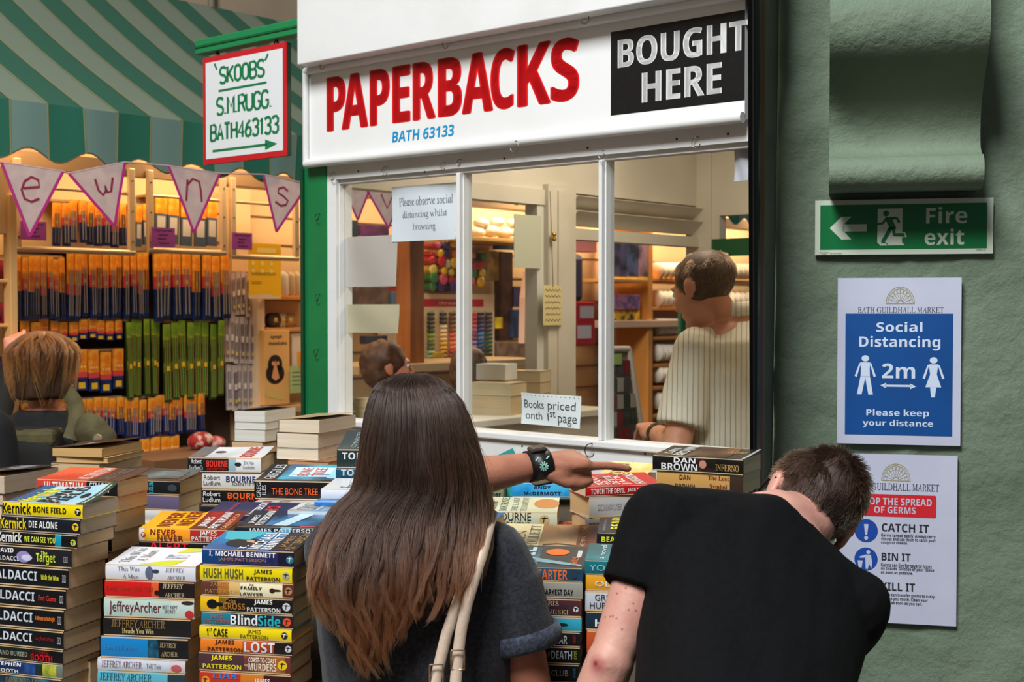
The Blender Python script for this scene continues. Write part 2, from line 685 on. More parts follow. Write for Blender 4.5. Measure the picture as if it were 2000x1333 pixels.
vpost('post', 1457, 1482, 1470, 1486, 2.86, 2.88, .08, BLK)
vpost('groove', 1466, 1469, 1475.5, 1478, 2.853, 2.855, .03, mat((34, 32, 30), .3))
vpost('wood_strip', 1482, 1493, 1486, 1493.5, 2.93, 2.95, .05, mat((104, 76, 48), .6))
vpost('panel', 1492, 1518, 1492, 1507, 2.985, 3.17, .03, BLK)

# ---- shop sign boards
sgn = empty('shop_sign', 'long white sign board with bold red, blue and black lettering above the windows', 'sign', K.w(0, 0, 0), K.a)
vS = -.022
su0 = K.pix(600, 230, vS)[0]
mb = MB()
mb.box(su0, uR, vS, -.002, zb_ - .002, zt_ + .002, mat((232, 232, 230), .35, mix=((222, 222, 218), 3, .5, .8), bump=(14, .03)))
PS = lambda a, b: (a, vS - .0008, b)
RED = mat((226, 24, 32), .35)


def ktext(mb, px0, py0, px1, py1, s, m, font, P=PS, slant=0.0):
    """px0,py0: image point of the lower left of the word; px1,py1: upper right"""
    a0, c0 = K.pix(px0, py0, vS)
    a1, c1 = K.pix(px1, py1, vS)
    mb.text(lambda a, b: P(a + slant * (b - c0), b), s, a0, a1, c0, c1, m, font)


mb2 = MB()
letters = 'PAPERBACKS'
# measured columns of each letter (left, right) in the photograph, along the board
lx = [(638, 676), (667, 720), (722, 762), (766, 802), (806, 852), (855, 903), (902, 964), (958, 1006), (1010, 1077), (1075, 1132)]
za = K.pix(638, 257, vS)[1]
zc = K.pix(1100, 74, vS)[1]
zc2 = K.pix(650, 153, vS)[1]
for ch, (l, r) in zip(letters, lx):
    a0, a1 = K.pix(l, 200, vS)[0], K.pix(r, 200, vS)[0]
    e = .0045
    for dx, dy in ((-e, 0), (e, 0), (0, -e * .4), (0, e * .4)):
        mb2.text(PS, ch, a0 + e + dx, a1 - e + dx, za + dy, (zc + zc2) / 2 + dy, RED, 'b')
mb2.v = [tuple(p) for p in mb2.v]
mb.add(mb2.v, mb2.f, RED)
ktext(mb, 766, 279, 886, 243, 'BATH 63133', mat((0, 140, 196), .4), 'b', slant=.12)
b0, d0 = K.pix(1193, 226, vS)
b1, d1 = K.pix(1300, 45, vS)
mb.rect(lambda a, b: (a, vS - .0005, b), b0, uR, d0, d1, mat((24, 23, 24), .3, bump=(40, .15)))
WL = mat((226, 226, 224), .4)
a0 = K.pix(1207, 130, vS)[0]; a1 = K.pix(1459, 90, vS)[0]
c0 = K.pix(1207, 134, vS)[1]; c1 = K.pix(1207, 78, vS)[1]
LASTW = 'BOUGHT'
mb.text(lambda a, b: (a, vS - .0011, b), 'BOUGHT', a0, a1, c0, c1, WL, 'b')
mb.text(lambda a, b: (a + .0025, vS - .0011, b), LASTW, a0, a1, c0, c1, WL, 'b')
a0 = K.pix(1254, 160, vS)[0]; a1 = K.pix(1408, 160, vS)[0]
c0 = K.pix(1254, 201, vS)[1]; c1 = K.pix(1254, 143, vS)[1]
LASTW = 'HERE'
mb.text(lambda a, b: (a, vS - .0011, b), 'HERE', a0, a1, c0, c1, WL, 'b')
mb.text(lambda a, b: (a + .0025, vS - .0011, b), LASTW, a0, a1, c0, c1, WL, 'b')
mb.build('sign_board', sgn)

# ---- hanging sign on a green bracket
vH = -.05
hu0, hz1 = K.pix(401, 115, vH)
hu1, _ = K.pix(563, 90, vH)
hz0 = K.pix(402, 323, vH)[1]
br = MB()
bz = K.pix(500, 72, vH)[1]
bu0 = K.pix(391, 85, vH)[0]
br.box(bu0, uF + .01, vH - .02, vH + .02, bz - .022, bz + .022, mat((18, 128, 72), .4), bev=.003)
br.box(bu0, uF + .01, vH - .023, vH - .02, bz - .004, bz + .002, mat((10, 84, 46), .5))
br.build('sign_bracket', kiosk)
hs = empty('hanging_sign', 'square white hanging sign with a red border and green hand-painted lettering', 'sign', K.w(0, 0, 0), K.a)
mb = MB()
mb.box(hu0, hu1, vH - .009, vH - .005, hz0, hz1, mat((196, 22, 34), .4))
mb.box(hu0 + .001, hu1 + .0005, vH - .005, vH + .010, hz0 + .001, hz1 - .001, mat((14, 44, 30), .5))
w, h = hu1 - hu0, hz1 - hz0
PH = lambda a, b: (hu0 + a * w, vH - .0095, hz0 + b * h)
PH2 = lambda a, b: (hu0 + a * w, vH - .0103, hz0 + b * h)
mb.rect(PH, .035, .965, .05, .95, mat((224, 226, 226), .4))
GL = mat((16, 118, 70), .45)
# single-stroke condensed lettering, like the painter's brush
STROKES = {
    'S': [[(1, .88), (.75, 1), (.25, 1), (0, .85), (0, .65), (.25, .54), (.75, .46), (1, .33), (1, .15), (.75, 0), (.25, 0), (0, .12)]],
    'K': [[(0, 0), (0, 1)], [(1, 1), (0, .42)], [(.25, .57), (1, 0)]],
    'O': [[(.5, 1), (.12, .9), (0, .7), (0, .3), (.12, .1), (.5, 0), (.88, .1), (1, .3), (1, .7), (.88, .9), (.5, 1)]],
    'B': [[(0, 0), (0, 1), (.7, 1), (.95, .87), (.95, .66), (.7, .53), (0, .53)], [(.7, .53), (1, .4), (1, .14), (.7, 0), (0, 0)]],
    'M': [[(0, 0), (0, 1), (.5, .35), (1, 1), (1, 0)]],
    'R': [[(0, 0), (0, 1), (.7, 1), (1, .85), (1, .65), (.7, .5), (0, .5)], [(.55, .5), (1, 0)]],
    'U': [[(0, 1), (0, .25), (.2, .03), (.5, 0), (.8, .03), (1, .25), (1, 1)]],
    'G': [[(1, .85), (.75, 1), (.3, 1), (0, .8), (0, .2), (.3, 0), (.75, 0), (1, .18), (1, .45), (.6, .45)]],
    'A': [[(0, 0), (.5, 1), (1, 0)], [(.2, .35), (.8, .35)]],
    'T': [[(0, 1), (1, 1)], [(.5, 1), (.5, 0)]],
    'H': [[(0, 0), (0, 1)], [(1, 0), (1, 1)], [(0, .52), (1, .52)]],
    '4': [[(.75, 0), (.75, 1), (0, .3), (1, .3)]],
    '6': [[(.85, 1), (.3, .75), (0, .3), (.15, .05), (.5, 0), (.9, .1), (1, .32), (.85, .52), (.5, .57), (.1, .45)]],
    '3': [[(0, .88), (.3, 1), (.75, 1), (1, .85), (1, .66), (.75, .53), (.4, .53)], [(.75, .53), (1, .38), (1, .15), (.75, 0), (.3, 0), (0, .12)]],
    '1': [[(.1, .8), (.6, 1), (.6, 0)]], '.': [[(.4, 0), (.4, .07)]],
    'e': [[(.1, .52), (.9, .62), (.85, .9), (.5, 1), (.15, .8), (0, .45), (.15, .1), (.5, 0), (.9, .15)]],
    'w': [[(0, .85), (.2, .3), (.45, .1), (.6, .3), (.55, .55), (.7, .25), (.9, .3), (1, 1)]],
    'n': [[(0, 0), (.08, .95)], [(.06, .7), (.4, 1), (.8, .9), (.9, .5), (.95, 0)]],
    's': [[(.9, .8), (.6, 1), (.25, .9), (.2, .68), (.6, .5), (.9, .3), (.75, .06), (.4, 0), (0, .2)]],
    'v': [[(0, 1), (.5, 0), (1, 1)]],
}


def brush(mb, P, s, x0, x1, y0, y1, wd, m, gap=.28, widths=None):
    ws = [(widths or {}).get(ch, .35 if ch == '.' else (.6 if ch == '1' else 1)) for ch in s]
    tot = sum(ws) + gap * (len(s) - 1)
    k = (x1 - x0) / tot
    x = x0
    for ch, cw in zip(s, ws):
        for st in STROKES.get(ch, []):
            mb.stroke(P, [(x + a * cw * k, y0 + b * (y1 - y0)) for a, b in st], wd, m)
        x += (cw + gap) * k


brush(mb, PH2, 'SKOOBS', .22, .75, .735, .88, .026, GL)
mb.stroke(PH2, [(.15, .93), (.18, .87)], .02, GL)
mb.stroke(PH2, [(.765, .87), (.80, .925)], .02, GL)
mb.stroke(PH2, [(.2, .668), (.78, .672)], .02, GL)
brush(mb, PH2, 'S.M.RUGG.', .18, .84, .45, .60, .026, GL, gap=.22)
brush(mb, PH2, 'BATH463133', .10, .91, .215, .36, .026, GL, gap=.3)
mb.stroke(PH2, [(.12, .118), (.78, .118)], .022, GL)
mb.poly(PH2, [(.76, .07), (.90, .115), (.76, .165)], GL)
mb.build('board', hs)
for px in (425, 540):
    u = K.pix(px, 100, vH)[0]
    mb = MB()
    c = []
    for i in range(15):
        a = math.radians(90 + 300 * i / 14)
        c.append((u + .009 * math.cos(a), vH, bz - .022 - .012 + .012 * math.sin(a)))
    c.append((u, vH, hz1 + .022)); c.append((u + .004, vH, hz1 - .004))
    mb.tube(c, .0018, mat((46, 36, 28), .5, .6), 6)
    mb.build('s_hook', hs)
# ------------------------------------------------------------------ haberdashery stall on the left: lamps, awning, display
WARM = (1.0, .70, .40)
WARM2 = (1.0, .77, .52)
for u, pw in ((-.2, 8), (.75, 9), (1.7, 9), (2.9, 20), (4.2, 21), (5.4, 16)):
    area('stall_lamp', H.w(u, -.42, 2.42), H.w(u, .0, 1.2), .5, .25, pw, WARM if u < 2.5 else WARM2)
area('kiosk_lamp', K.w(.75, .95, zFas + .24), K.w(.75, 1.0, 0), .7, .5, 17, (1.0, .84, .64))

TAN = mat((226, 190, 140), .6, mix=((212, 176, 128), 2, .3, .7))
mb = MB()
mb.box(-1.5, 7.5, .05, .12, 0, 2.72, TAN)
for k in range(18):
    z = .35 + k * .13
    mb.box(1.05, 7.5, .044, .05, z, z + .006, mat((120, 92, 60), .7))
struct(mb.build('wall_stall', loc=H.w(0, 0, 0), rz=H.a))
# dark backing added to put shade into the gaps between the packets
_a, _za = H.pix(22, 488, .03); _b, _zb = H.pix(448, 500, .03)
mb = MB()
mb.box(_a, _b, .032, .0495, .95, _za, mat((62, 44, 32), .8))
tag(mb.build('packet_backing', loc=H.w(0, 0, 0), rz=H.a), 'dark brown backing added to shade the gaps between the needle packets', 'board')
# awning
vA = -.755
zA1 = H.pix(6, 192, vA)[1]
zA0 = H.pix(53, 290, vA)[1]
sb = [H.pix(x, 220, vA)[0] for x in (19, 94, 161, 230, 293, 356)]
sw = (sb[-1] - sb[0]) / 5
DKG, LTG, YEL = mat((46, 96, 74), .8), mat((122, 132, 112), .8), mat((140, 134, 90), .8)
VD, VL = mat((30, 100, 78), .8), mat((106, 134, 124), .8)
aw = empty('awning', 'green and pale grey striped canvas awning with a scalloped edge over the haberdashery stall', 'awning', H.w(0, 0, 0), H.a)
vB, zB = .55, zA1 + .80
mb, mv = MB(), MB()
for k in range(-8, 36):
    ua = sb[0] + k * sw
    dark = k % 2 == 1
    m = DKG if dark else LTG
    n = 7
    for i in range(n):
        t0, t1 = i / n, (i + 1) / n
        sag = lambda t: -.035 * math.sin(math.pi * t)
        P = lambda u, t: (u, vA + (vB - vA) * t, zA1 + (zB - zA1) * t + sag(t))
        mb.add([P(ua, t0), P(ua + sw, t0), P(ua + sw, t1), P(ua, t1)], [(0, 1, 2, 3)], m, True)
        mb.add([tuple(Vector(P(ua - .004, t0)) + Vector((0, -.001, .0015))), tuple(Vector(P(ua + .004, t0)) + Vector((0, -.001, .0015))),
                tuple(Vector(P(ua + .004, t1)) + Vector((0, -.001, .0015))), tuple(Vector(P(ua - .004, t1)) + Vector((0, -.001, .0015)))], [(0, 1, 2, 3)], YEL)
    m = VD if dark else VL
    ns = 6
    per = sw * 1.62
    wav = lambda u: .022 * math.cos(2 * math.pi * (u - H.pix(113, 300, vA)[0]) / per)
    dep = lambda u: .012 * math.sin(u * 9) + .006 * math.sin(u * 23)
    for i in range(ns):
        a, b = ua + sw * i / ns, ua + sw * (i + 1) / ns
        mv.add([(a, vA + dep(a), zA0 - .022 - wav(a)), (b, vA + dep(b), zA0 - .022 - wav(b)), (b, vA, zA1), (a, vA, zA1)], [(0, 1, 2, 3)], m, True)
        tw = mat((96, 88, 66), .7)
        mv.add([(a, vA + dep(a) - .001, zA0 - .022 - wav(a)), (b, vA + dep(b) - .001, zA0 - .022 - wav(b)),
                (b, vA + dep(b) - .001, zA0 - .016 - wav(b)), (a, vA + dep(a) - .001, zA0 - .016 - wav(a))], [(0, 1, 2, 3)], tw)
    mv.add([(ua - .003, vA + dep(ua) - .0015, zA0 - .02 - wav(ua)), (ua + .003, vA + dep(ua) - .0015, zA0 - .02 - wav(ua)), (ua + .003, vA - .0015, zA1), (ua - .003, vA - .0015, zA1)], [(0, 1, 2, 3)], YEL)
mb.build('canopy', aw)
mv.build('valance', aw)
mb = MB()
mb.tube([(sb[0] - 8 * sw, vA + .02, zA1 - .012), (sb[0] + 36 * sw, vA + .02, zA1 - .012)], .012, mat((150, 140, 120), .4, .6), 8)
mb.build('front_bar', aw)

# header board under the awning
mb = MB()
zh = H.pix(300, 335, -.3)[1]
mb.box(-1.2, 7.0, -.32, -.28, zh - .03, zh + .03, mat((150, 118, 84), .6))
tag(mb.build('header_rail', loc=H.w(0, 0, 0), rz=H.a), 'long wooden rail under the awning above the haberdashery display', 'rail')

# ---- bunting
vF = -.775
PNK, CLT = mat((196, 44, 128), .7), mat((226, 206, 200), .8, mix=((210, 188, 184), 30, .35, .65))
LET = mat((150, 40, 70), .7)


def translucent(m, amount, c):
    nt = m.node_tree
    b = nt.nodes['Principled BSDF']
    t = nt.nodes.new('ShaderNodeBsdfTranslucent'); t.inputs[0].default_value = lin(c)
    x = nt.nodes.new('ShaderNodeMixShader'); x.inputs[0].default_value = amount
    nt.links.new(b.outputs[0], x.inputs[1]); nt.links.new(t.outputs[0], x.inputs[2])
    nt.links.new(x.outputs[0], nt.nodes['Material Output'].inputs['Surface'])


translucent(CLT, .25, (240, 226, 222))


def pennant(px, word, label):
    """px: three image corners (left top, right top, tip)"""
    q = [H.pix(x, y, vF) for x, y in px]
    mb = MB()
    th = .002
    mb.prism([q[0], q[2], q[1]], 'y', vF - th, vF + th, CLT)
    (ax, az), (bx, bz_), (cx, cz) = q
    w = .008
    P = lambda a, b: (a, vF - th - .0008, b)
    for (x0, z0), (x1, z1) in (((ax, az), (cx, cz)), ((bx, bz_), (cx, cz))):
        mb.stroke(P, [(x0, z0), (x1, z1)], w * 1.4, PNK)
    mx, mz = (ax + bx) / 2 * .62 + cx * .38, (az + bz_) / 2 * .66 + cz * .34
    hgt = (az + bz_) / 2 - cz
    wid = abs(bx - ax)
    if word:
        brush(mb, P, word, mx - wid * .16, mx + wid * .16, mz - hgt * .16, mz + hgt * .2, .009, LET)
    o = mb.build('bunting_pennant', loc=H.w(0, 0, 0), rz=H.a)
    tag(o, label, 'bunting', 'bunting pennants')


pennant([(2, 318), (122, 336), (57, 462)], 'e', 'white cloth bunting pennant stitched with a letter e')
pennant([(134, 340), (243, 318), (223, 442)], 'w', 'white cloth bunting pennant stitched with a letter w')
pennant([(329, 325), (428, 340), (378, 455)], 'n', 'white cloth bunting pennant stitched with a letter n')
pennant([(514, 342), (600, 362), (539, 453)], 's', 'white cloth bunting pennant stitched with a letter s beside the green post')
pennant([(672, 372), (722, 368), (698, 430)], '', 'plain bunting pennant seen through the left pane beside the jamb')
pennant([(716, 372), (790, 366), (758, 446)], 'v', 'lettered bunting pennant seen through the left pane behind the paper notice')
pts = []
for (a, b) in (((-60, 300), (2, 318)), ((122, 336), (134, 340)), ((243, 318), (329, 325)), ((428, 340), (514, 342)), ((600, 360), (672, 370)), ((790, 366), (860, 366))):
    for p in (a, b):
        u, z = H.pix(p[0], p[1], vF); pts.append((u, vF, z + .002))
mb = MB()
mb.tube(pts, .003, mat((206, 170, 170), .8), 6)
tag(mb.build('bunting_tape', loc=H.w(0, 0, 0), rz=H.a), 'pale cloth tape that carries the bunting pennants', 'tape')

# ---- swing-out display frames with purple price cards
RAIL = mat((214, 186, 150), .35, .3)


def display_frame(l, r, t, b0, b1, label):
    v = -.33
    u0, u1 = H.pix(l, b0, v)[0], H.pix(r, b1, v)[0]
    zb = (H.pix(l, b0, v)[1] + H.pix(r, b1, v)[1]) / 2
    zt = zh + .0
    e = empty('swing_display_rack', label, 'display rack', H.w(0, 0, 0), H.a, 'swing out display racks')
    mb = MB(); mb.tube([(u0, v, zb), (u1, v, zb)], .012, RAIL, 10); mb.build('bottom_tube', e)
    for u in (u0 + .012, u1 - .012):
        mb = MB(); mb.box(u - .013, u + .013, v - .010, v + .010, zb, zt, RAIL, bev=.003)
        for k in range(3):
            mb.lathe([(.0035, 0), (.0035, .002)], mat((70, 56, 44), .6), 8, Matrix.Translation((u, v - .010, zt - .05 - k * .12)) @ Matrix.Rotation(math.pi / 2, 4, 'X'))
        mb.build('side_post', e)
    mb = MB(); mb.tube([(u0, v + .01, zt - .1), (u1, v + .01, zt - .1)], .007, RAIL, 8); mb.build('top_tube', e)
    return e


display_frame(28, 262, 340, 489, 491, 'pale metal display frame behind the e and w pennants')
display_frame(288, 440, 340, 486, 497, 'pale metal display frame behind the n pennant')
display_frame(450, 582, 350, 500, 507, 'pale metal display frame behind the s pennant')
PUR = mat((150, 60, 150), .6)
for (l, r, t, b, lab) in ((40, 90, 434, 468, 'left'), (296, 341, 446, 482, 'middle'), (453, 492, 456, 487, 'right')):
    v = -.35
    a, za = H.pix(l, b, v); c, zc_ = H.pix(r, t, v)
    mb = MB()
    mb.box(a, c, v - .002, v, za, zc_, PUR)
    P = lambda x, y: (a + x * (c - a), v - .0026, za + y * (zc_ - za))
    ink = mat((60, 20, 70), .7)
    for y, x0, x1 in ((.85, .1, .9), (.62, .3, .7), (.42, .25, .6), (.2, .3, .75)):
        mb.stroke(P, [(x0 + (x1 - x0) * i / 9, y + .04 * math.sin(i * 2.3)) for i in range(10)], .05, ink)
    tag(mb.build('price_card', loc=H.w(0, 0, 0), rz=H.a), 'purple handwritten price card on the %s display frame' % lab, 'card', 'purple price cards')

# ---- packets on rails
ORG = mat((236, 132, 20), .28, mix=((250, 176, 60), 30, .4, .6))
PKK = mat((216, 74, 80), .3)
BLU = mat((20, 52, 120), .3, mix=((12, 30, 76), 25, .4, .6))
NED = mat((176, 170, 164), .3, .5)
NED2 = mat((120, 118, 120), .3, .6)
YST = mat((240, 196, 40), .5)
LGN = mat((108, 146, 34), .3, mix=((140, 176, 50), 25, .4, .6))
DGN = mat((46, 76, 24), .35)
WCH = mat((206, 196, 190), .4, mix=((188, 176, 176), 30, .4, .6))
GRY = mat((90, 84, 90), .4)


def packet_mesh(kind, w, h, var):
    """a carded packet hanging from its top; local x across, z down from 0, y depth"""
    mb = MB()
    d = .010
    P = front(0, -d - .0006, 0)
    if kind == 'needle':
        o, p = .34 + .06 * var, .52 + .05 * var
        mb.box(-w / 2, w / 2, -d, 0, -h * o, 0, ORG)
        mb.box(-w / 2, w / 2, -d, 0, -h * p, -h * o, PKK if var != 1 else ORG)
        mb.box(-w / 2, w / 2, -d, 0, -h, -h * p, BLU)
        k = 2 + (var == 2)
        for i in range(k):
            x = -w / 2 + w * (i + .5 + (.1 if i == 0 else -.1)) / k
            mb.tube([(x, -d - .003, -h * .25), (x, -d - .003, -h * .93)], min(.005, w * .075), NED if var != 1 else NED2, 6)
        mb.rect(P, -w * .3, w * .3, -h * .48, -h * .42, YST)
        mb.rect(P, -w * .4, w * .4, -h * .78, -h * .76, BLU)
    elif kind == 'short':
        mb.box(-w / 2, w / 2, -d, 0, -h * .55, 0, ORG)
        mb.box(-w / 2, w / 2, -d, 0, -h * .68, -h * .55, PKK)
        mb.box(-w / 2, w / 2, -d, 0, -h, -h * .68, BLU)
        mb.rect(P, -w * .3, w * .3, -h * .95, -h * .8, YST)
        for i in range(3):
            mb.rect(P, -w * .35 + i * w * .28, -w * .2 + i * w * .28, -h * .45, -h * .4, mat((250, 220, 150), .4))
    elif kind == 'green':
        mb.box(-w / 2, w / 2, -d, 0, -h, 0, DGN)
        mb.rect(P, -w / 2, w / 2, -h * .30, 0, LGN)
        mb.rect(P, -w / 2, w / 2, -h * .62, -h * .50, LGN)
        for i in range(3):
            x = -w * .3 + w * .3 * i
            mb.tube([(x, -d - .003, -h * .2), (x, -d - .003, -h * .97)], w * .1, mat((128, 120, 60) if i != 1 else (104, 150, 50), .4), 6)
        mb.rect(lambda a, b: (a, -d - .007, b), -w * .22, w * .22, -h * .60, -h * .54, YST)
        mb.disc(lambda a, b: (a, -d - .001, b), 0, -h * .2, w * .2, w * .2, mat((200, 150, 60), .5), 10)
    elif kind == 'blue':
        mb.box(-w / 2, w / 2, -d, 0, -h * .4, 0, ORG)
        mb.box(-w / 2, w / 2, -d, 0, -h, -h * .4, mat((70, 86, 104), .35))
        mb.rect(P, -w * .35, w * .35, -h * .8, -h * .45, mat((196, 188, 180), .4))
    else:
        mb.box(-w / 2, w / 2, -d, 0, -h, 0, WCH)
        for i in range(2):
            x = -w * .2 + w * .4 * i
            mb.tube([(x, -d - .002, -h * .15), (x, -d - .002, -h * .9)], w * .08, [mat((130, 124, 134), .4), GRY, mat((170, 120, 110), .4)][var], 6)
        mb.rect(lambda a, b: (a, -d - .005, b), -w * .3, w * .3, -h * .55, -h * .42, mat((230, 222, 214), .5))
        mb.rect(lambda a, b: (a, -d - .006, b), -w * .2, w * .2, -h * .84, -h * .76, mat((236, 208, 110), .5))
    return mb


def packet_row(kind, pl, pr, y0, y1, n, v, label, group, slope=0.0, miss=()):
    """a rail of packets between image columns pl..pr, hanging from row y0 to y1"""
    u0, u1 = H.pix(pl, y0, v)[0], H.pix(pr, y0, v)[0]
    um, zt = H.pix((pl + pr) / 2, (y0), v)
    zb = H.pix((pl + pr) / 2, y1, v)[1]
    h = zt - zb
    pitch = (u1 - u0) / n
    protos = {}
    for i in range(n):
        if i in miss:
            continue
        var = random.choice((0, 0, 1, 2)) if kind != 'white' else random.randrange(3)
        u = u0 + (i + .5) * pitch + random.uniform(-.05, .05) * pitch
        loc = H.w(u, v + random.uniform(-.006, .006), zt + random.uniform(-.012, .006))
        if var not in protos:
            o = packet_mesh(kind, pitch * .86, h, var).build('craft_packet', loc=loc, rz=H.a)
            protos[var] = o
        else:
            o = protos[var].copy(); COL.objects.link(o); o.location = loc
        o.rotation_euler = (0, random.uniform(-.03, .03), H.a + random.uniform(-.15, .15))
        tag(o, label, 'packet', group)
    mb = MB()
    mb.box(u0, u1, v + .006, .0315 if pr < 448 and y0 > 480 else .0495, zt - .006, zt + .004, mat((170, 140, 104), .5))
    tag(mb.build('hanging_rail', loc=H.w(0, 0, 0), rz=H.a), 'narrow rail that carries the ' + group, 'rail')


packet_row('needle', 100, 246, 395, 478, 9, -.08, 'orange and blue needle packet in the top row behind the letter e and w pennants', 'needle packets of the top left row')
packet_row('blue', 262, 288, 400, 480, 2, -.08, 'orange and blue packet of the top row between the two left display frames', 'packets between the display frames')
packet_row('blue', 300, 425, 385, 478, 5, -.08, 'orange and grey tool packet in the top row behind the letter n pennant', 'tool packets of the top middle row')
packet_row('needle', 28, 124, 500, 622, 8, -.10, 'long orange and blue needle packet at the left end of the second row', 'needle packets of the second row, left end')
packet_row('needle', 128, 290, 492, 621, 12, -.10, 'long orange and blue needle packet in the middle of the second row', 'needle packets of the second row, middle')
packet_row('needle', 294, 446, 494, 624, 8, -.10, 'long orange, red and navy needle packet at the right end of the second row', 'needle packets of the second row, right end')
packet_row('short', 36, 238, 625, 664, 11, -.09, 'short orange packet in the third row above the brown haired shopper', 'short packets of the third row')
packet_row('green', 240, 312, 626, 776, 6, -.09, 'long green packet in the left half of the green block', 'green packets, left half')
packet_row('green', 314, 436, 628, 778, 8, -.09, 'long green packet in the right half of the green block', 'green packets, right half')
packet_row('short', 38, 118, 690, 765, 4, -.09, 'orange packet in the fourth row hidden behind the brown haired shopper', 'orange packets behind the shopper')
packet_row('short', 120, 240, 684, 764, 5, -.09, 'orange, pink and blue packet in the fourth row left of the green block', 'orange packets of the fourth row')
packet_row('needle', 150, 240, 778, 852, 6, -.09, 'orange packet in the fifth row right of the olive backpack', 'orange packets of the fifth row, left part')
packet_row('needle', 240, 398, 774, 850, 11, -.09, 'orange packet hanging in the fifth row under the green block', 'orange packets of the fifth row, right part')
packet_row('needle', 38, 148, 780, 852, 7, -.09, 'orange packet in the fifth row behind the olive rucksack', 'orange packets behind the olive rucksack')
packet_row('short', 270, 350, 852, 905, 4, -.09, 'orange packet in the lowest row just above the book stacks', 'orange packets of the lowest row')
packet_row('white', 438, 486, 532, 616, 5, -.09, 'pale carded crochet hook in the upper block beside the yellow poster', 'crochet hooks, upper block')
packet_row('white', 434, 504, 617, 708, 7, -.09, 'pale carded crochet hook in the middle block below the yellow poster', 'crochet hooks, middle block')
packet_row('white', 440, 492, 708, 796, 5, -.09, 'pale carded crochet hook in the lowest block above the cream stack', 'crochet hooks, lowest block')


def hbox(name, l, r, t, b, v, d, m, label, cat, group=None, bev=.003, marks=None, z0=None):
    """a box item standing in the stall, given by its image rectangle on plane v"""
    u0, u1 = H.pix(l, (t + b) / 2, v)[0], H.pix(r, (t + b) / 2, v)[0]
    um = (l + r) / 2
    za, zb = H.pix(um, t, v)[1], H.pix(um, b, v)[1]
    if z0 is not None:
        zb = z0
    mb = MB()
    mb.box(u0, u1, v, v + d, zb, za, m, bev=bev)
    P = lambda x, y: (u0 + x * (u1 - u0), v - .001, zb + y * (za - zb))
    P2 = lambda x, y: (u0 + x * (u1 - u0), v - .002, zb + y * (za - zb))
    if marks:
        marks(mb, P, P2)
    return tag(mb.build(name, loc=H.w(0, 0, 0), rz=H.a), label, cat, group)


# yellow notice
def ynotice(mb, P, P2):
    mb.poly(P, [(0, 0), (1, 0), (1, .02), (.55, .09), (0, .05)], mat((226, 206, 178), .5))
    for i in range(3):
        for j in range(2):
            mb.disc(P, .13 + .28 * i, .64 - .14 * j, .06, .045, mat((246, 220, 120), .5), 10)
    for y in (.46, .43, .3, .27):
        mb.rect(P, .08, .08 + (.75 if y > .4 else .3), y, y + .012, mat((170, 140, 40), .6))
    mb.rect(P, .25, .85, .83, .92, mat((252, 226, 130), .4))


hbox('wall_notice', 486, 549, 476, 584, -.20, .003, mat((250, 196, 16), .35), 'bright yellow printed notice beside the green post', 'notice', bev=0, marks=ynotice)


def kitbox(mb, P, P2):
    bk = mat((34, 24, 18), .5)
    mb.text(P, 'nymph', .25, .68, .875, .935, bk, 'b')
    mb.text(P, 'mandrake', .18, .88, .80, .85, bk, 'b')
    mb.disc(P, .42, .54, .28, .13, bk, 24)
    mb.disc(P, .42, .42, .36, .14, bk, 24)
    mb.poly(P2, [(.42, .60), (.54, .42), (.58, .36), (.42, .32), (.28, .37), (.32, .44)], mat((222, 150, 96), .5))
    mb.disc(P2, .34, .555, .06, .03, mat((222, 150, 96), .5), 12)
    mb.disc(P2, .52, .555, .06, .03, mat((222, 150, 96), .5), 12)
    mb.poly(P, [(.05, .26), (.7, .16), (.75, .05), (.05, .12)], mat((214, 176, 96), .5))


hbox('craft_kit_box', 516, 566, 645, 791, -.16, .06, mat((226, 172, 100), .45), 'tall tan craft kit box with black lettering and a dark figure beside the green post', 'box', marks=kitbox)
hbox('craft_kit_box', 570, 600, 652, 740, -.12, .06, mat((222, 208, 186), .45), 'pale craft box with an orange print half hidden by the green post', 'box',
     marks=lambda mb, P, P2: mb.rect(P, .35, .9, .1, .6, mat((240, 150, 30), .5)))
hbox('price_card', 567, 592, 715, 768, -.17, .003, mat((170, 186, 120), .6), 'pale green price card hanging beside the green post', 'card', bev=0,
     marks=lambda mb, P, P2: [mb.rect(P, .15, .8, y, y + .03, mat((90, 110, 70), .6)) for y in (.75, .6, .45, .3)])
hbox('display_board', 453, 490, 370, 640, -.02, .04, mat((232, 196, 146), .5), 'plain cream display board behind the s pennant', 'board')
hbox('display_upright', 502, 518, 585, 900, -.13, .17, mat((226, 200, 166), .5), 'pale wooden upright to the left of the tan craft kit box', 'upright', z0=0.0)
hbox('display_shelf', 520, 640, 578, 586, -.15, .19, mat((214, 140, 60), .5), 'orange wooden shelf behind the green post', 'shelf')
hbox('display_shelf', 520, 640, 640, 648, -.13, .17, mat((206, 150, 86), .5), 'tan wooden shelf carrying the spare ribbon rolls behind the green post', 'shelf')
hbox('display_shelf', 505, 640, 793, 806, -.17, .21, mat((206, 160, 106), .5), 'low wooden shelf carrying the tan craft kit box', 'shelf')
for k, (px, c) in enumerate(((552, (214, 200, 180)), (565, (196, 168, 130)), (578, (206, 178, 140)))):
    u, zb = H.pix(px, 578, -.10)
    mb = MB()
    mb.lathe([(.026, 0), (.030, .01), (.028, .085), (.024, .10), (.010, .112)], mat(c, .4), 14)
    tag(mb.build('thread_cone', loc=H.w(u, -.10, zb), rz=0), ('white-ish', 'brown', 'tan')[k] + ' thread cone on the orange shelf beside the green post', 'thread cone', 'thread cones on the orange shelf')
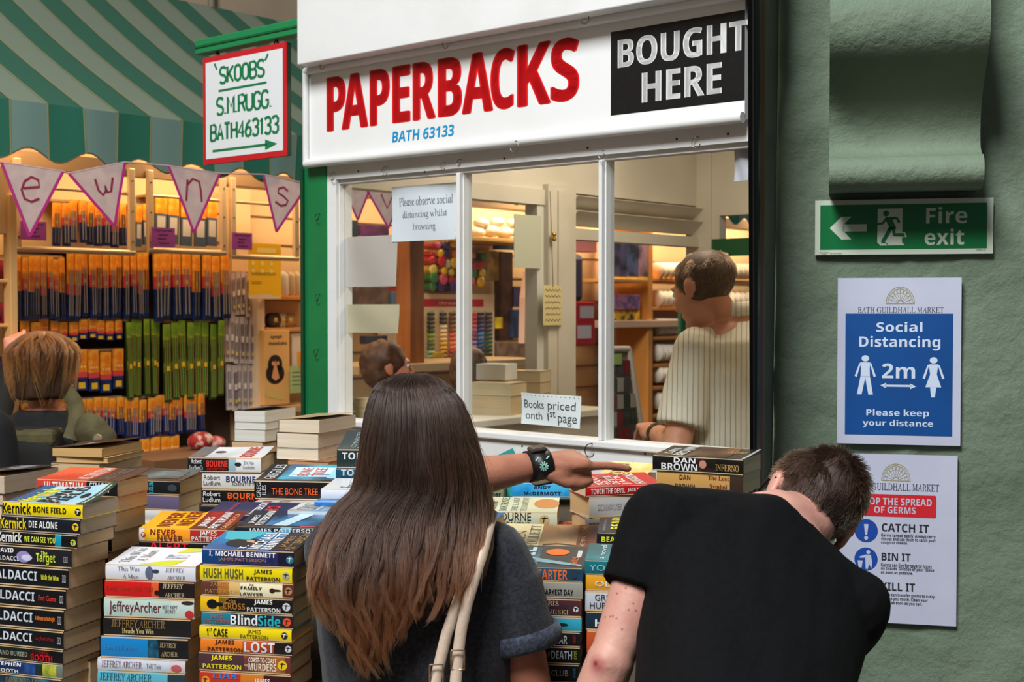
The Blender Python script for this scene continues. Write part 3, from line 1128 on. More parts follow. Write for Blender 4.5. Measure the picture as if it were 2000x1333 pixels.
for k, (px, c) in enumerate(((533, (70, 60, 56)), (548, (216, 190, 150)), (562, (180, 140, 90)))):
    u, zb = H.pix(px, 640, -.09)
    mb = MB()
    mb.lathe([(.012, -.02), (.034, -.02), (.034, .02), (.012, .02)], mat(c, .5), 16, Matrix.Rotation(math.pi / 2, 4, 'X'))
    mb.lathe([(.0, -.021), (.012, -.021), (.012, .021), (.0, .021)], mat((236, 190, 70), .5), 12, Matrix.Rotation(math.pi / 2, 4, 'X'))
    tag(mb.build('ribbon_roll', loc=H.w(u, -.09, zb + .034), rz=H.a), ('dark', 'cream', 'tan')[k] + ' ribbon roll on the tan shelf behind the green post', 'ribbon roll', 'ribbon rolls on the tan shelf')
# red sale bag and pile below the green block
u, z = H.pix(392, 862, -.22)
mb = MB()
mb.ball((0, 0, 0), (.062, .045, .040), mat((170, 30, 30), .35, mix=((226, 190, 176), 26, .46, .54), bump=(30, .8)), 18)
mb.ball((.07, -.01, -.012), (.045, .04, .03), mat((220, 190, 180), .35, mix=((200, 60, 60), 30, .5, .58), bump=(30, .8)), 14)
tag(mb.build('wrapped_bag', loc=H.w(u, -.22, z), rz=H.a), 'crumpled red and white wrapped bag below the green packets', 'bag')
hbox('goods_table', 300, 470, 892, 925, -.42, .46, mat((120, 84, 56), .6), 'low brown goods table under the haberdashery packets', 'table', z0=0.0)
u, z = H.pix(392, 880, -.22)
u, z = H.pix(418, 905, -.30)

# wooden shelving with wool at the far left edge
hbox('shelf_upright', 22, 36, 380, 1000, -.46, .05, mat((216, 168, 106), .5), 'pale wooden shelf upright at the left edge of the photo', 'upright', z0=0.0)
hbox('wool_cupboard', -70, 23, 320, 455, -.44, .4, mat((220, 178, 126), .5), 'pale wooden cupboard panel above the wool shelves at the left edge', 'cupboard')
for py in (545, 633, 736):
    hbox('wool_shelf', -70, 23, py, py + 7, -.44, .42, mat((214, 164, 104), .5), 'pale wooden wool shelf at the left edge, ' + {545: 'uppermost', 633: 'middle', 736: 'lowest'}[py] + ' of three', 'shelf', 'wool shelves')
for k, (px, py, r, c) in enumerate(((2, 528, .05, (150, 30, 40)), (6, 612, .052, (206, 40, 90)), (-14, 612, .05, (120, 30, 50)), (6, 716, .05, (40, 44, 70)), (-12, 718, .045, (60, 30, 40)))):
    u, z = H.pix(px, py, -.30)
    mb = MB()
    mb.ball((0, 0, 0), (r, r * .9, r * .75), mat(c, .9, bump=(80, .5)), 14)
    tag(mb.build('wool_ball', loc=H.w(u, -.30, z), rz=H.a), ('dark red', 'bright pink', 'maroon', 'navy', 'plum')[k] + ' ball of wool on the shelves at the left edge', 'wool ball', 'balls of wool')

# ------------------------------------------------------------------ goods seen through the kiosk windows
WV = -.12
hbox('wooden_post', 801, 829, 380, 900, -.55, .09, mat((150, 88, 40), .5, mix=((122, 66, 28), 6, .3, .7), stretch=(6, 6, .6)), 'brown wooden post seen through the left pane beside the thread cabinet', 'post', z0=0.0)


def spool_cab(mb, P, P2):
    mb.rect(P, .12, .88, .83, .93, mat((196, 30, 40), .4))
    mb.text(P2, 'thread', .42, .62, .86, .90, mat((230, 200, 180), .5), 'b')
    for i in range(9):
        mb.rect(P, .03 + i * .107, .045 + i * .107, .05, .78, mat((190, 170, 150), .5))


cab = hbox('thread_cabinet', 770, 966, 574, 724, WV, .12, mat((232, 216, 190), .5), 'cream thread cabinet with a red header seen through the left and middle panes', 'cabinet', marks=spool_cab)
cu0, cz1 = H.pix(770, 574, WV)
cu1, _ = H.pix(966, 574, WV)
cz0 = H.pix(870, 724, WV)[1]
SPC = [((40, 36, 30), (236, 220, 200), (240, 190, 40), (240, 170, 30), (190, 60, 30), (140, 30, 20)),
       ((236, 222, 196), (224, 180, 120), (200, 120, 50), (150, 60, 30), (110, 36, 24), (90, 30, 20)),
       ((30, 40, 36), (40, 60, 40), (130, 160, 60), (80, 110, 70), (160, 200, 160), (120, 180, 190)),
       ((30, 30, 40), (240, 226, 200), (244, 214, 150), (240, 190, 60), (200, 140, 30), (170, 100, 20)),
       ((110, 60, 30), (140, 70, 30), (230, 90, 40), (240, 130, 70), (200, 60, 40), (120, 60, 40)),
       ((196, 40, 60), (190, 90, 120), (130, 60, 110), (150, 120, 170), (90, 60, 120), (60, 40, 90)),
       ((30, 30, 90), (40, 60, 140), (60, 130, 200), (30, 90, 160), (20, 40, 80), (40, 90, 60)),
       ((60, 50, 80), (60, 70, 110), (50, 90, 70), (40, 110, 60), (30, 80, 40), (60, 90, 50))]
cols_px = (782, 798, 838, 862, 880, 921, 935, 951)
pro = {}
for i, cpx in enumerate(cols_px):
    uc = H.pix(cpx, 650, WV)[0]
    for j in range(13):
        c = SPC[i][min(5, j * 6 // 13)]
        zz = cz0 + (cz1 - cz0) * (.74 - j * .055)
        if c not in pro:
            mb = MB()
            mb.lathe([(.004, -.021), (.0095, -.020), (.0085, -.014), (.0085, .014), (.0095, .020), (.004, .021)], mat(c, .5), 10, Matrix.Rotation(math.pi / 2, 4, 'Y'))
            o = mb.build('thread_spool'); pro[c] = o
        else:
            o = pro[c].copy(); COL.objects.link(o)
        o.location = H.w(uc, WV - .014, zz); o.rotation_euler = (0, 0, H.a)
        tag(o, 'small %s thread spool in the cream thread cabinet' % ('dark', 'brown', 'pale', 'bright')[(i + j) % 4 if False else (0 if sum(c) < 150 else 1 if sum(c) < 300 else 3 if max(c) - min(c) > 110 else 2)],
            'thread spool', 'thread spools of the cream cabinet')
# button tubes
BC = [(214, 40, 60), (246, 200, 30), (240, 120, 40), (60, 50, 140), (226, 90, 140), (240, 236, 220), (60, 140, 80), (180, 30, 40), (240, 226, 120), (30, 40, 90)]
BN = ['red', 'yellow', 'orange', 'violet', 'pink', 'white', 'green', 'crimson', 'lemon', 'navy']
bt = {}
spots = []
for (l, r, t, b) in ((772, 802, 482, 572), (836, 890, 478, 572), (918, 952, 502, 570)):
    y = t
    while y < b:
        x = l + random.uniform(0, 5)
        while x < r:
            spots.append((x, y + random.uniform(-4, 4)))
            x += random.uniform(13, 21)
        y += 17
for (x, y) in spots:
    k = random.randrange(10)
    u, z = H.pix(x, y, WV - .02)
    if k not in bt:
        mb = MB()
        mb.lathe([(.020, -.12), (.020, .0), (.022, .0), (.022, .012), (.012, .013)], mat(BC[k], .3), 14, Matrix.Rotation(math.pi / 2, 4, 'X'))
        o = mb.build('button_tube'); bt[k] = o
    else:
        o = bt[k].copy(); COL.objects.link(o)
    o.location = H.w(u, WV - .02 - random.uniform(0, .03), z); o.rotation_euler = (0, 0, H.a); q_ = random.choice((.75, .9, 1.0, 1.25)); o.scale = (q_, 1, q_)
    tag(o, BN[k] + ' button tube end seen through the kiosk windows above the thread cabinet', 'button tube', BN[k] + ' button tubes above the thread cabinet')
# shelf and white bags above
hbox('stock_shelf', 916, 1060, 466, 474, -.3, .34, mat((190, 150, 80), .5), 'mustard stock shelf seen through the middle pane', 'shelf')
for k, (px, py, s) in enumerate(((930, 455, .05), (958, 452, .055), (985, 455, .05), (940, 436, .045), (970, 434, .045), (1010, 452, .05), (1003, 436, .04))):
    u, z = H.pix(px, py, -.1)
    mb = MB()
    mb.ball((0, 0, 0), (s * 1.15, s, s * .62), mat((222, 206, 184), .35, bump=(20, .5)), 12)
    tag(mb.build('stuffing_bag', loc=H.w(u, -.1, z), rz=H.a), 'white bag of stuffing piled on the mustard stock shelf', 'bag', 'white stuffing bags')
items = [
    ('stock_box', 975, 1012, 465, 488, (70, 120, 160), 'blue stock box under the mustard shelf'),
    ('stock_box', 918, 975, 490, 548, (196, 170, 70), 'mustard yellow stock box behind the button tubes'),
    ('stock_box', 978, 1002, 492, 665, (96, 60, 44), 'tall brown stock panel behind the middle pane'),
    ('stock_box', 1003, 1046, 560, 600, (70, 70, 110), 'navy stock box behind the hanging pink dotted bag'),
    ('stock_box', 1000, 1026, 605, 660, (50, 80, 130), 'upright blue stock box at the middle pane'),
    ('stock_box', 972, 1050, 668, 706, (150, 120, 100), 'row of mixed goods seen low through the middle pane'),
    ('price_card', 967, 982, 620, 642, (246, 222, 40), 'small yellow price card right of the thread cabinet'),
    ('stock_box', 846, 868, 688, 716, (206, 170, 40), 'mustard card at the foot of the thread cabinet'),
    ('stock_box', 690, 770, 470, 520, (120, 70, 60), 'brown stock seen through the left pane behind the paper sheet'),
    ('stock_box', 676, 700, 430, 462, (60, 80, 100), 'slate stock box at the left edge of the left pane'),
    ('stock_box', 706, 760, 440, 462, (140, 70, 150), 'purple stock box behind the left pane'),
    ('stock_box', 764, 795, 570, 596, (80, 116, 150), 'blue box above the paper strip in the left pane'),
    ('stock_box', 680, 758, 560, 596, (120, 92, 84), 'dull brown goods between the two papers in the left pane'),
    ('stock_box', 716, 757, 656, 672, (40, 46, 64), 'dark navy box under the paper strip in the left pane'),
]
for k, (nm, l, r, t, b, c, lab) in enumerate(items):
    hbox(nm, l, r, t, b, -.06 - .012 * k if nm == 'stock_box' else -.19, .05 if nm == 'stock_box' else .003, mat(c, .5, mix=(tuple(int(x * .7) for x in c), 14, .4, .6)), lab, 'box' if nm == 'stock_box' else 'card')
hbox('stock_counter', 700, 1062, 708, 724, -.6, .4, mat((170, 140, 100), .5), 'wooden stock counter seen low through the middle pane', 'counter')
# hanging bag with a pink dot
u, z = H.pix(1030, 590, -.35)
mb = MB()
mb.prism([(-.05, -.22), (.05, -.22), (.042, .02), (.012, .16), (-.012, .16), (-.042, .02)], 'y', -.02, .02, mat((214, 176, 156), .6), False)
mb.disc(front(0, -.0206, 0), .012, -.03, .045, .05, mat((226, 30, 130), .5), 20)
tag(mb.build('hanging_bag', loc=H.w(u, -.35, z), rz=H.a), 'pale hanging bag with a bright pink dot seen through the middle pane', 'bag')
# side opening: backpack, red cabinet, pamphlets, ribbon shelves, leaning rack
RV = -.25
hbox('red_cabinet', 1112, 1162, 590, 674, RV - .25, .2, mat((176, 26, 34), .35), 'red metal cabinet with two paper labels seen through the side opening', 'cabinet',
     marks=lambda mb, P, P2: [mb.rect(P, .3, .85, .15, .45, mat((196, 180, 176), .6)), mb.rect(P, .4, .95, .62, .9, mat((186, 166, 166), .6))])
hbox('stock_rucksack', 1113, 1142, 496, 590, RV - .1, .1, mat((48, 40, 66), .6), 'dark violet rucksack hanging above the red cabinet', 'rucksack', bev=.03)
hbox('pink_card_rack', 1118, 1166, 470, 492, RV + .02, .1, mat((196, 120, 130), .5), 'pink carded goods above the dark violet rucksack', 'rack')
for k, (l, r, c) in enumerate(((1198, 1222, (90, 84, 130)), (1223, 1246, (86, 100, 150)), (1247, 1266, (170, 130, 150)))):
    hbox('sewing_pamphlet', l, r, 476, 545, RV - .1, .02, mat(c, .35, mix=(tuple(int(v * .5) for v in c), 12, .4, .6)), ('violet', 'blue', 'mauve')[k] + ' sewing pamphlet in the rack left of the ribbon shelves', 'pamphlet', 'sewing pamphlets', bev=0,
         marks=lambda mb, P, P2: mb.rect(P, 0, 1, 0, .06, mat((226, 180, 40), .5)))
hbox('pamphlet_rack', 1194, 1266, 545, 552, RV - .14, .3, mat((206, 150, 80), .5), 'wooden ledge carrying the sewing pamphlets', 'ledge')
hbox('stock_box', 1196, 1250, 576, 604, RV - .1, .1, mat((216, 130, 160), .5, mix=((120, 90, 140), 16, .45, .6)), 'pink patterned stock box below the sewing pamphlets', 'box')
hbox('stock_box', 1200, 1250, 606, 626, RV - .08, .1, mat((230, 180, 40), .5, mix=((60, 40, 40), 22, .45, .6)), 'yellow and black stock box below the pink patterned box', 'box')
hbox('stock_shelf', 1194, 1330, 626, 640, RV - .12, .3, mat((186, 150, 124), .5), 'pale rail below the yellow and black stock box', 'shelf')
hbox('shelf_upright', 1266, 1275, 440, 900, RV - .1, .35, mat((206, 134, 60), .5), 'orange wooden upright of the ribbon shelves', 'upright', z0=0.0)
rows = (546, 600, 655, 706, 748, 800)
for k, py in enumerate(rows):
    hbox('ribbon_shelf', 1275, 1475, py, py + 6, RV - .08, .34, mat((206, 134, 60), .5), '%s ribbon shelf from the top, seen past the shopkeeper' % ('first', 'second', 'third', 'fourth', 'fifth', 'sixth')[k], 'shelf', 'ribbon shelves')
    rp = None
    for px in list(range(1284, 1345, 10)) + (list(range(1424, 1470, 10)) if k < 2 else []):
        u, zb = H.pix(px, py, RV - .05)
        c = random.choice(((232, 212, 176), (226, 190, 150), (222, 176, 150), (214, 200, 184)))
        mb = MB()
        R = .052
        rc = random.choice(((226, 150, 140), (206, 190, 150), (180, 150, 170), (214, 180, 120), (150, 170, 120), (200, 120, 110), (236, 220, 190)))
        Rm = Matrix.Rotation(math.pi / 2, 4, 'Y')
        mb.lathe([(.0, -.013), (R, -.013), (R, -.010), (0, -.010)], mat((236, 222, 200), .5), 14, Rm)
        mb.lathe([(.0, -.010), (R * .84, -.010), (R * .84, .008), (0, .008)], mat(rc, .5), 14, Rm)
        mb.lathe([(.0, .008), (R, .008), (R, .011), (0, .011)], mat((236, 222, 200), .5), 14, Rm)
        tag(mb.build('ribbon_reel', loc=H.w(u, RV - .05, zb + R), rz=H.a), 'pale ribbon reel on the %s ribbon shelf behind the shopkeeper' % ('first', 'second', 'third', 'fourth', 'fifth', 'sixth')[k], 'ribbon reel', 'reels of the %s ribbon shelf' % ('first', 'second', 'third', 'fourth', 'fifth', 'sixth')[k])
hbox('green_card', 1330, 1352, 588, 660, RV - .5, .02, mat((20, 84, 52), .5), 'dark green card in front of the shopkeeper face', 'card', bev=0)
# leaning white card rack
rk = empty('leaning_rack', 'white framed leaning rack of dark carded goods beside the third mullion', 'rack', H.w(0, 0, 0), H.a)
v = -1.0
q = [H.pix(x, y, v) for x, y in ((1186, 682), (1228, 682), (1258, 868), (1186, 868))]
mb = MB()
for a, b in ((0, 1), (1, 2), (0, 3)):
    mb.tube([(q[a][0], v, q[a][1]), (q[b][0], v, q[b][1])], .016, mat((222, 206, 184), .45), 6)
mb.tube([(q[2][0], v, q[2][1]), (q[2][0] + .1, v, 0)], .016, mat((222, 206, 184), .45), 6)
mb.build('rack_frame', rk)
mb = MB()
mb.prism([q[0], q[3], q[2], q[1]], 'y', v + .01, v + .03, mat((150, 130, 110), .6))
mb.build('rack_back', rk)
for j in range(5):
    for i in range(3 + j // 2):
        mb = MB()
        x = q[0][0] + .03 + i * .055; z = q[0][1] - .06 - j * .085
        c = random.choice(((60, 40, 40), (140, 36, 40), (60, 70, 50), (90, 80, 74), (196, 180, 160)))
        mb.box(x, x + .045, v - .006, v + .01, z - .07, z, mat(c, .5))
        mb.build('carded_item', rk)
mb = MB()
a, b = H.pix(1192, 692, v - .01), H.pix(1214, 712, v - .01)
mb.box(a[0], b[0], v - .012, v - .01, b[1], a[1], mat((180, 206, 110), .6))
mb.build('price_label', rk)
# ------------------------------------------------------------------ books
BK, WH, YL = (20, 22, 26), (236, 236, 234), (240, 214, 14)
TANP, CRM, WHP, GRP = (222, 188, 142), (228, 206, 170), (236, 231, 220), (206, 184, 160)
_pg = {}


def page_mat(c):
    return mat(c, .8, mix=(tuple(int(v * .91) for v in c), 9, .3, .7), stretch=(.25, .25, 45), bump=(12, .06))


def cov(c, mix=None):
    return mat(c, .26, mix=mix, spec=.5)


def book(origin, ang, L, W, T, desc, segs, tx=(), dots=(), top=(), pg=TANP, lift=0.0, curl=0.0, group=None, blobs=(), tilt=0.0, name='paperback_book', lean=0.0):
    """origin: world position of the local corner (spine start, front, bottom)"""
    mb = MB()
    n = 6
    bul = .0016
    yb = lambda b: -bul * (1 - 4 * (b - .5) ** 2)
    x0 = 0.0
    first = None
    for s in segs:
        end, c = s[0], s[1]
        m = cov(c, s[2] if len(s) > 2 else None)
        first = first or m
        vs = []
        for i in range(n + 1):
            b = i / n
            vs += [(x0 * L, yb(b), b * T), (end * L, yb(b), b * T)]
        mb.add(vs, [(2 * i, 2 * i + 1, 2 * i + 3, 2 * i + 2) for i in range(n)], m, True)
        x0 = end
    P = lambda a, b: (a * L, yb(b) - .0006, b * T)
    P2 = lambda a, b: (a * L, yb(b) - .0010, b * T)
    for (ax, bz_, rx, rz_, c) in blobs:
        mb.disc(P, ax, bz_, rx, rz_, cov(c), 16)
    for (s, f, a0, a1, b0, b1, c) in tx:
        if f[0] == '^':
            mb.text(lambda a, b: P2(a1 - b * (a1 - a0), b0 + a * (b1 - b0)), s, 0, 1, 0, 1, mat(c, .3), f[1])
        else:
            mb.text(P2, s, a0, a1, b0, b1, mat(c, .3), f)
    for (ax, bz_, r, c) in dots:
        mb.disc(P, ax, bz_, r * T / L, r, mat(c, .4), 16)
        dk = sum(c) > 330
        q = mat(BK if dk else WH, .4)
        mb.stroke(P2, [(ax - r * .5 * T / L, bz_ + r * .3), (ax + r * .5 * T / L, bz_ + r * .4)], .06, q)
        mb.stroke(P2, [(ax, bz_ + r * .6), (ax - r * .2 * T / L, bz_ - r * .6)], .02 * T / L * 3, q)
    # boards
    th = .0006
    mb.box(0, L, 0, W, 0, th, first)
    dz = lambda a, b: lift * b ** 1.35 + curl * (max(0, a - .3) / .7) ** 2 * b ** 2
    bg = cov(top[0][1], top[0][2] if len(top[0]) > 2 else None) if top else first
    nx, ny = 8, 6

    def Pt(h):
        return lambda a, b: (a * L, b * W, T + dz(a, b) + h)

    def patch(a0, a1, b0, b1, h, m, flip=False, k=4, kb=4):
        q = Pt(h)
        vs = [q(a0 + (a1 - a0) * i / k, b0 + (b1 - b0) * j / kb) for j in range(kb + 1) for i in range(k + 1)]
        fs = [(j * (k + 1) + i, j * (k + 1) + i + 1, (j + 1) * (k + 1) + i + 1, (j + 1) * (k + 1) + i) for j in range(kb) for i in range(k)]
        mb.add(vs, fs, m, True)
    patch(0, 1, 0, 1, 0, bg, k=nx, kb=ny)
    patch(0, 1, 0, 1, -th, mat((222, 216, 204), .6), k=nx, kb=ny)
    rim = [(i / nx, 0) for i in range(nx)] + [(1, j / ny) for j in range(ny)] + [(1 - i / nx, 1) for i in range(nx)] + [(0, 1 - j / ny) for j in range(ny)]
    vs = [Pt(0)(*p) for p in rim] + [Pt(-th)(*p) for p in rim]
    k = len(rim)
    mb.add(vs, [(i, i + k, (i + 1) % k + k, (i + 1) % k) for i in range(k)], bg)
    hh = .0004
    for t in top[1:]:
        hh += .00008
        if t[0] == 'r':
            patch(t[1], t[2], t[3], t[4], hh, cov(t[5], t[6] if len(t) > 6 else None))
        elif t[0] == 'd':
            mb.disc(Pt(hh), t[1], t[2], t[3], t[4], cov(t[5]), 20)
        elif t[0] == 'p':
            mb.poly(Pt(hh), t[1], cov(t[2]))
        elif t[0] == 't':                                  # ('t', text, font, x top, x bottom, y0, y1, colour)
            _, s, f, w0, w1, u0, u1, c = t
            q = Pt(hh + .0005)
            mb.text(lambda a, b: q(w1 - b * (w1 - w0), u0 + a * (u1 - u0)), s, 0, 1, 0, 1, mat(c, .3), f)
        elif t[0] == 'x':                                  # text along the spine edge, reading left to right
            _, s, f, a0, a1, b0, b1, c = t
            mb.text(Pt(hh + .0005), s, a0, a1, b0, b1, mat(c, .3), f)
    o = mb.build(name, None, origin)
    o.rotation_euler = (math.radians(tilt), math.radians(lean), math.radians(ang))
    p = MB()
    p.box(.0015, L - .0015, -.0004, W - .001, th, T - th, page_mat(pg))
    p.build('page_block', o)
    tag(o, desc, 'book', group)
    return o


ORD = ('topmost of', 'second from top of', 'third from top of', 'fourth from top of', 'fifth from top of', 'sixth from top of', 'seventh from top of',
       'eighth from top of', 'ninth from top of', 'tenth from top of', 'eleventh from top of')
RISERS = []


def stack(sname, side, Y, yaw, xs, ys, specs, L=.175, W=.110, view='spine', riser=True):
    a = {'spine': yaw, 'head': yaw - 90, 'fore': yaw + 180, 'tail': yaw + 90}[view]
    ra = math.radians(a)
    ex, ey = Vector((math.cos(ra), math.sin(ra), 0)), Vector((-math.sin(ra), math.cos(ra), 0))
    zs_ = [at(xs[min(i, len(xs) - 1)], ys[i], Y).z for i in range(len(ys))]
    for i, sp in enumerate(specs):
        sp = dict(sp)
        l, w = sp.pop('L', L), sp.pop('W', W)
        loc = {('spine', 'L'): (0, 0), ('spine', 'R'): (l, 0), ('head', 'L'): (l, 0), ('head', 'R'): (l, w), ('fore', 'L'): (l, w), ('fore', 'R'): (0, w),
               ('tail', 'L'): (0, w), ('tail', 'R'): (0, 0)}[(view, side)]
        p = at(xs[i], ys[i], Y + sp.pop('dY', 0))
        T = zs_[i] - zs_[i + 1] - .0005
        o = Vector((p.x, p.y, 0)) - ex * loc[0] - ey * loc[1]
        o.z = zs_[i + 1]
        d = sp.pop('d')
        book(o, a + sp.pop('da', 0), l, w, T, d + ' book, ' + (ORD[i] + ' ' if len(specs) > 1 else 'in ') + sname, sp.pop('segs'), group='books in ' + sname if len(specs) > 1 else None, **sp)
    if riser:
        RISERS.append((o.copy(), ra, l, w, zs_[len(specs)]))


S_ = lambda *c: [(1, c[0])] if len(c) == 1 else None

# ---- leftmost front stack
LOGO = (226, 226, 226)
BAL = lambda t, c, a0=.66, a1=.88, f='b': dict(d='black-spined', segs=[(1, (20, 21, 24))], tx=[('BALDACCI', 'b', .01, .61, .32, .78, (206, 214, 222)), (t, f, a0, a1, .40, .66, c), ('\u25a0\u25a0', 'b', .925, .965, .35, .7, LOGO)])


def bal(d, t, c, **k):
    b = BAL(t, c, **k); b['d'] = d
    return b


stack('the leftmost front stack', 'R', 2.36, -18.7, [162, 158, 152, 141, 135, 130, 126, 125, 124, 123, 121],
      [987, 1015, 1046, 1073, 1112, 1153, 1193, 1235, 1272, 1300, 1328, 1362], [
    dict(d='yellow-spined, blue-covered', segs=[(1, YL)], tx=[('Kernick', 'b', .0, .36, .15, .92, BK), ('BONE FIELD', 'b', .39, .80, .32, .74, BK)], dots=[(.945, .5, .26, BK)], pg=GRP,
         top=[('bg', (146, 200, 220), ((196, 224, 230), 6, .4, .65)), ('r', 0, .2, 0, 1, (14, 92, 140)), ('r', 0, .05, 0, 1, (24, 40, 60)), ('t', 'Kernick', 'b', .14, .36, .05, .85, (236, 226, 20)),
              ('t', 'BONE', 'b', .38, .54, .05, .93, BK), ('t', 'FIELD', 'b', .56, .70, .02, .95, BK), ('d', .80, .5, .05, .12, BK), ('r', .9, 1, 0, 1, (40, 66, 40)), ('t', 'Some crimes', 'b', .925, .965, .1, .9, WH)],
         lift=.014, curl=.016),
    dict(d='black-spined, white-lettered', segs=[(1, (24, 30, 38))], tx=[('Kernick', 'b', .0, .33, .15, .88, (238, 206, 20)), ('DIE ALONE', 'b', .36, .72, .3, .75, WH)], dots=[(.94, .5, .25, (240, 196, 30))], pg=GRP),
    dict(d='black and teal-spined', segs=[(.72, BK), (.80, (20, 150, 176)), (1, BK)], tx=[('Kernick', 'b', .0, .31, .2, .95, WH), ('WE CAN SEE YOU', 'b', .34, .73, .3, .72, (224, 232, 90))], dots=[(.95, .45, .24, (200, 210, 60))]),
    dict(d='black-spined, lime-lettered', segs=[(1, (32, 32, 38))], tx=[('DAVID\nBALDACCI', 'b', .0, .34, .22, .85, WH), ('The', 'b', .62, .70, .62, .82, (214, 230, 70)), ('Target', 'b', .56, .80, .12, .70, (214, 230, 70)), ('\u25a0\u25a0', 'b', .905, .95, .3, .6, LOGO)], blobs=[(.40, .45, .09, .3, (150, 140, 190)), (.44, .42, .07, .16, (214, 210, 236))]),
    bal('black-spined, small yellow-titled', 'Walk the Wire', (226, 222, 60)),
    bal('black-spined, plain red-titled', 'End Game', (232, 64, 54), f='r'),
    bal('black-spined, orange-titled', 'A Minute to Midnight', (240, 130, 50), a0=.645, a1=.89),
    bal('black-spined, dull red-titled', 'Long Road to Mercy', (150, 40, 44), a0=.65, a1=.89, f='r'),
    dict(d='dark green and black-spined, red-lettered', segs=[(.6, (22, 34, 26)), (1, (18, 18, 20))], tx=[('DEAD AND BURIED', 'b', .03, .56, .35, .68, (150, 150, 136)), ('STEPHEN', 'b', .62, .82, .58, .85, (140, 24, 28)), ('BOOTH', 'b', .6, .87, .15, .6, (214, 26, 34))]),
    dict(d='blue and yellow-green-spined', segs=[(.45, (18, 44, 84)), (.66, (44, 84, 150), ((24, 50, 100), 40, .4, .6)), (.75, (30, 46, 50)), (.92, (190, 190, 60), ((60, 110, 60), 30, .4, .6)), (1, (110, 120, 110))], tx=[('STEPHEN\nBOOTH', 'b', .14, .48, .12, .88, WH)]),
    dict(d='dark teal-spined', segs=[(1, (26, 50, 66), ((40, 110, 130), 25, .5, .7))], tx=[('DROWNED LIVES', 'h', .3, .8, .4, .85, (150, 120, 70))]),
], L=.172, W=.108)

stack('the red-topped stack behind the leftmost stack', 'R', 2.52, -16, [230, 228, 224, 219, 212, 206], [941, 973, 1003, 1042, 1080, 1122, 1165], [
    dict(d='red and black-spined', segs=[(.62, (206, 66, 50)), (1, (24, 24, 26))], tx=[('ULTIMATUM', 'b', .1, .58, .2, .85, (236, 226, 220)), ('SIMON', 'b', .66, .9, .3, .9, (190, 190, 190))],
         top=[('bg', (206, 60, 42), ((236, 96, 60), 8, .4, .6)), ('r', .62, 1, 0, 1, (56, 46, 44)), ('t', 'ULTIMATUM', 'b', .44, .6, .1, .98, (230, 214, 206)), ('t', 'SIMON KERNICK', 'b', .72, .85, .1, .95, (110, 100, 96))], lift=.010),
    dict(d='tan page-edged', segs=[(1, (40, 40, 44))]), dict(d='tan page-edged', segs=[(1, (60, 40, 44))]), dict(d='tan page-edged', segs=[(1, (30, 40, 54))]),
    dict(d='tan page-edged', segs=[(1, (40, 40, 44))]), dict(d='tan page-edged', segs=[(1, (40, 40, 44))])], L=.178, W=.11)

stack('the dark-covered pile at the left table edge', 'R', 2.78, -19, [8, 5, 3], [931, 966, 988, 1015], [
    dict(d='dark-covered, pale-lettered', segs=[(1, BK)], pg=GRP, lift=.006, curl=.012, top=[('bg', (44, 48, 54)), ('r', .55, .95, .05, .9, (60, 76, 90)), ('x', 'WINTER', 'b', .1, .9, .25, .7, (176, 190, 200))]),
    dict(d='pinkish page-edged', segs=[(1, (40, 40, 44))], pg=GRP), dict(d='cream page-edged', segs=[(1, (60, 60, 64))], pg=CRM)], view='head', W=.11, L=.178)

stack('the page-edge pile below the olive rucksack', 'L', 3.0, -14, [102, 103, 104], [874, 892, 903, 925], [
    dict(d='black-covered, tan page-edged', segs=[(1, BK)], pg=(206, 164, 104), lift=.010, curl=.006, top=[('bg', (36, 36, 40)), ('x', 'JONATHAN', 'b', .5, .95, .3, .7, (190, 190, 196))]),
    dict(d='tan page-edged', segs=[(1, (220, 180, 120))], pg=(206, 168, 112), da=3), dict(d='pale page-edged', segs=[(1, (90, 80, 70))], pg=(206, 180, 138), da=-2)], view='head', W=.125, L=.178)

stack('the stack left of the white-spined stack', 'R', 2.82, -12, [352, 350, 345, 340], [940, 968, 998, 1017, 1040], [
    dict(d='black-spined, teal-covered', segs=[(1, (20, 26, 30))], tx=[('ROBERT', '^b', .50, .55, .12, .9, (70, 170, 190)), ('LUDLUM', '^b', .60, .66, .12, .9, (70, 170, 190))], blobs=[(.9, .5, .06, .25, (60, 66, 70))], pg=(190, 154, 104),
         top=[('bg', (66, 104, 110), ((30, 50, 54), 10, .4, .6)), ('r', .0, .3, 0, 1, (44, 48, 50)), ('r', .45, .9, .2, .8, (90, 130, 140), ((40, 70, 76), 14, .4, .6))], lift=.012),
    dict(d='violet-covered', segs=[(1, (100, 90, 120))], pg=(196, 164, 118), top=[('bg', (96, 86, 120))]),
    dict(d='white-spined', segs=[(1, (206, 206, 204))], tx=[('Robert', 'r', .1, .4, .3, .8, (60, 60, 60))], pg=CRM), dict(d='cream-spined', segs=[(1, (220, 210, 190))])], L=.178, W=.11)

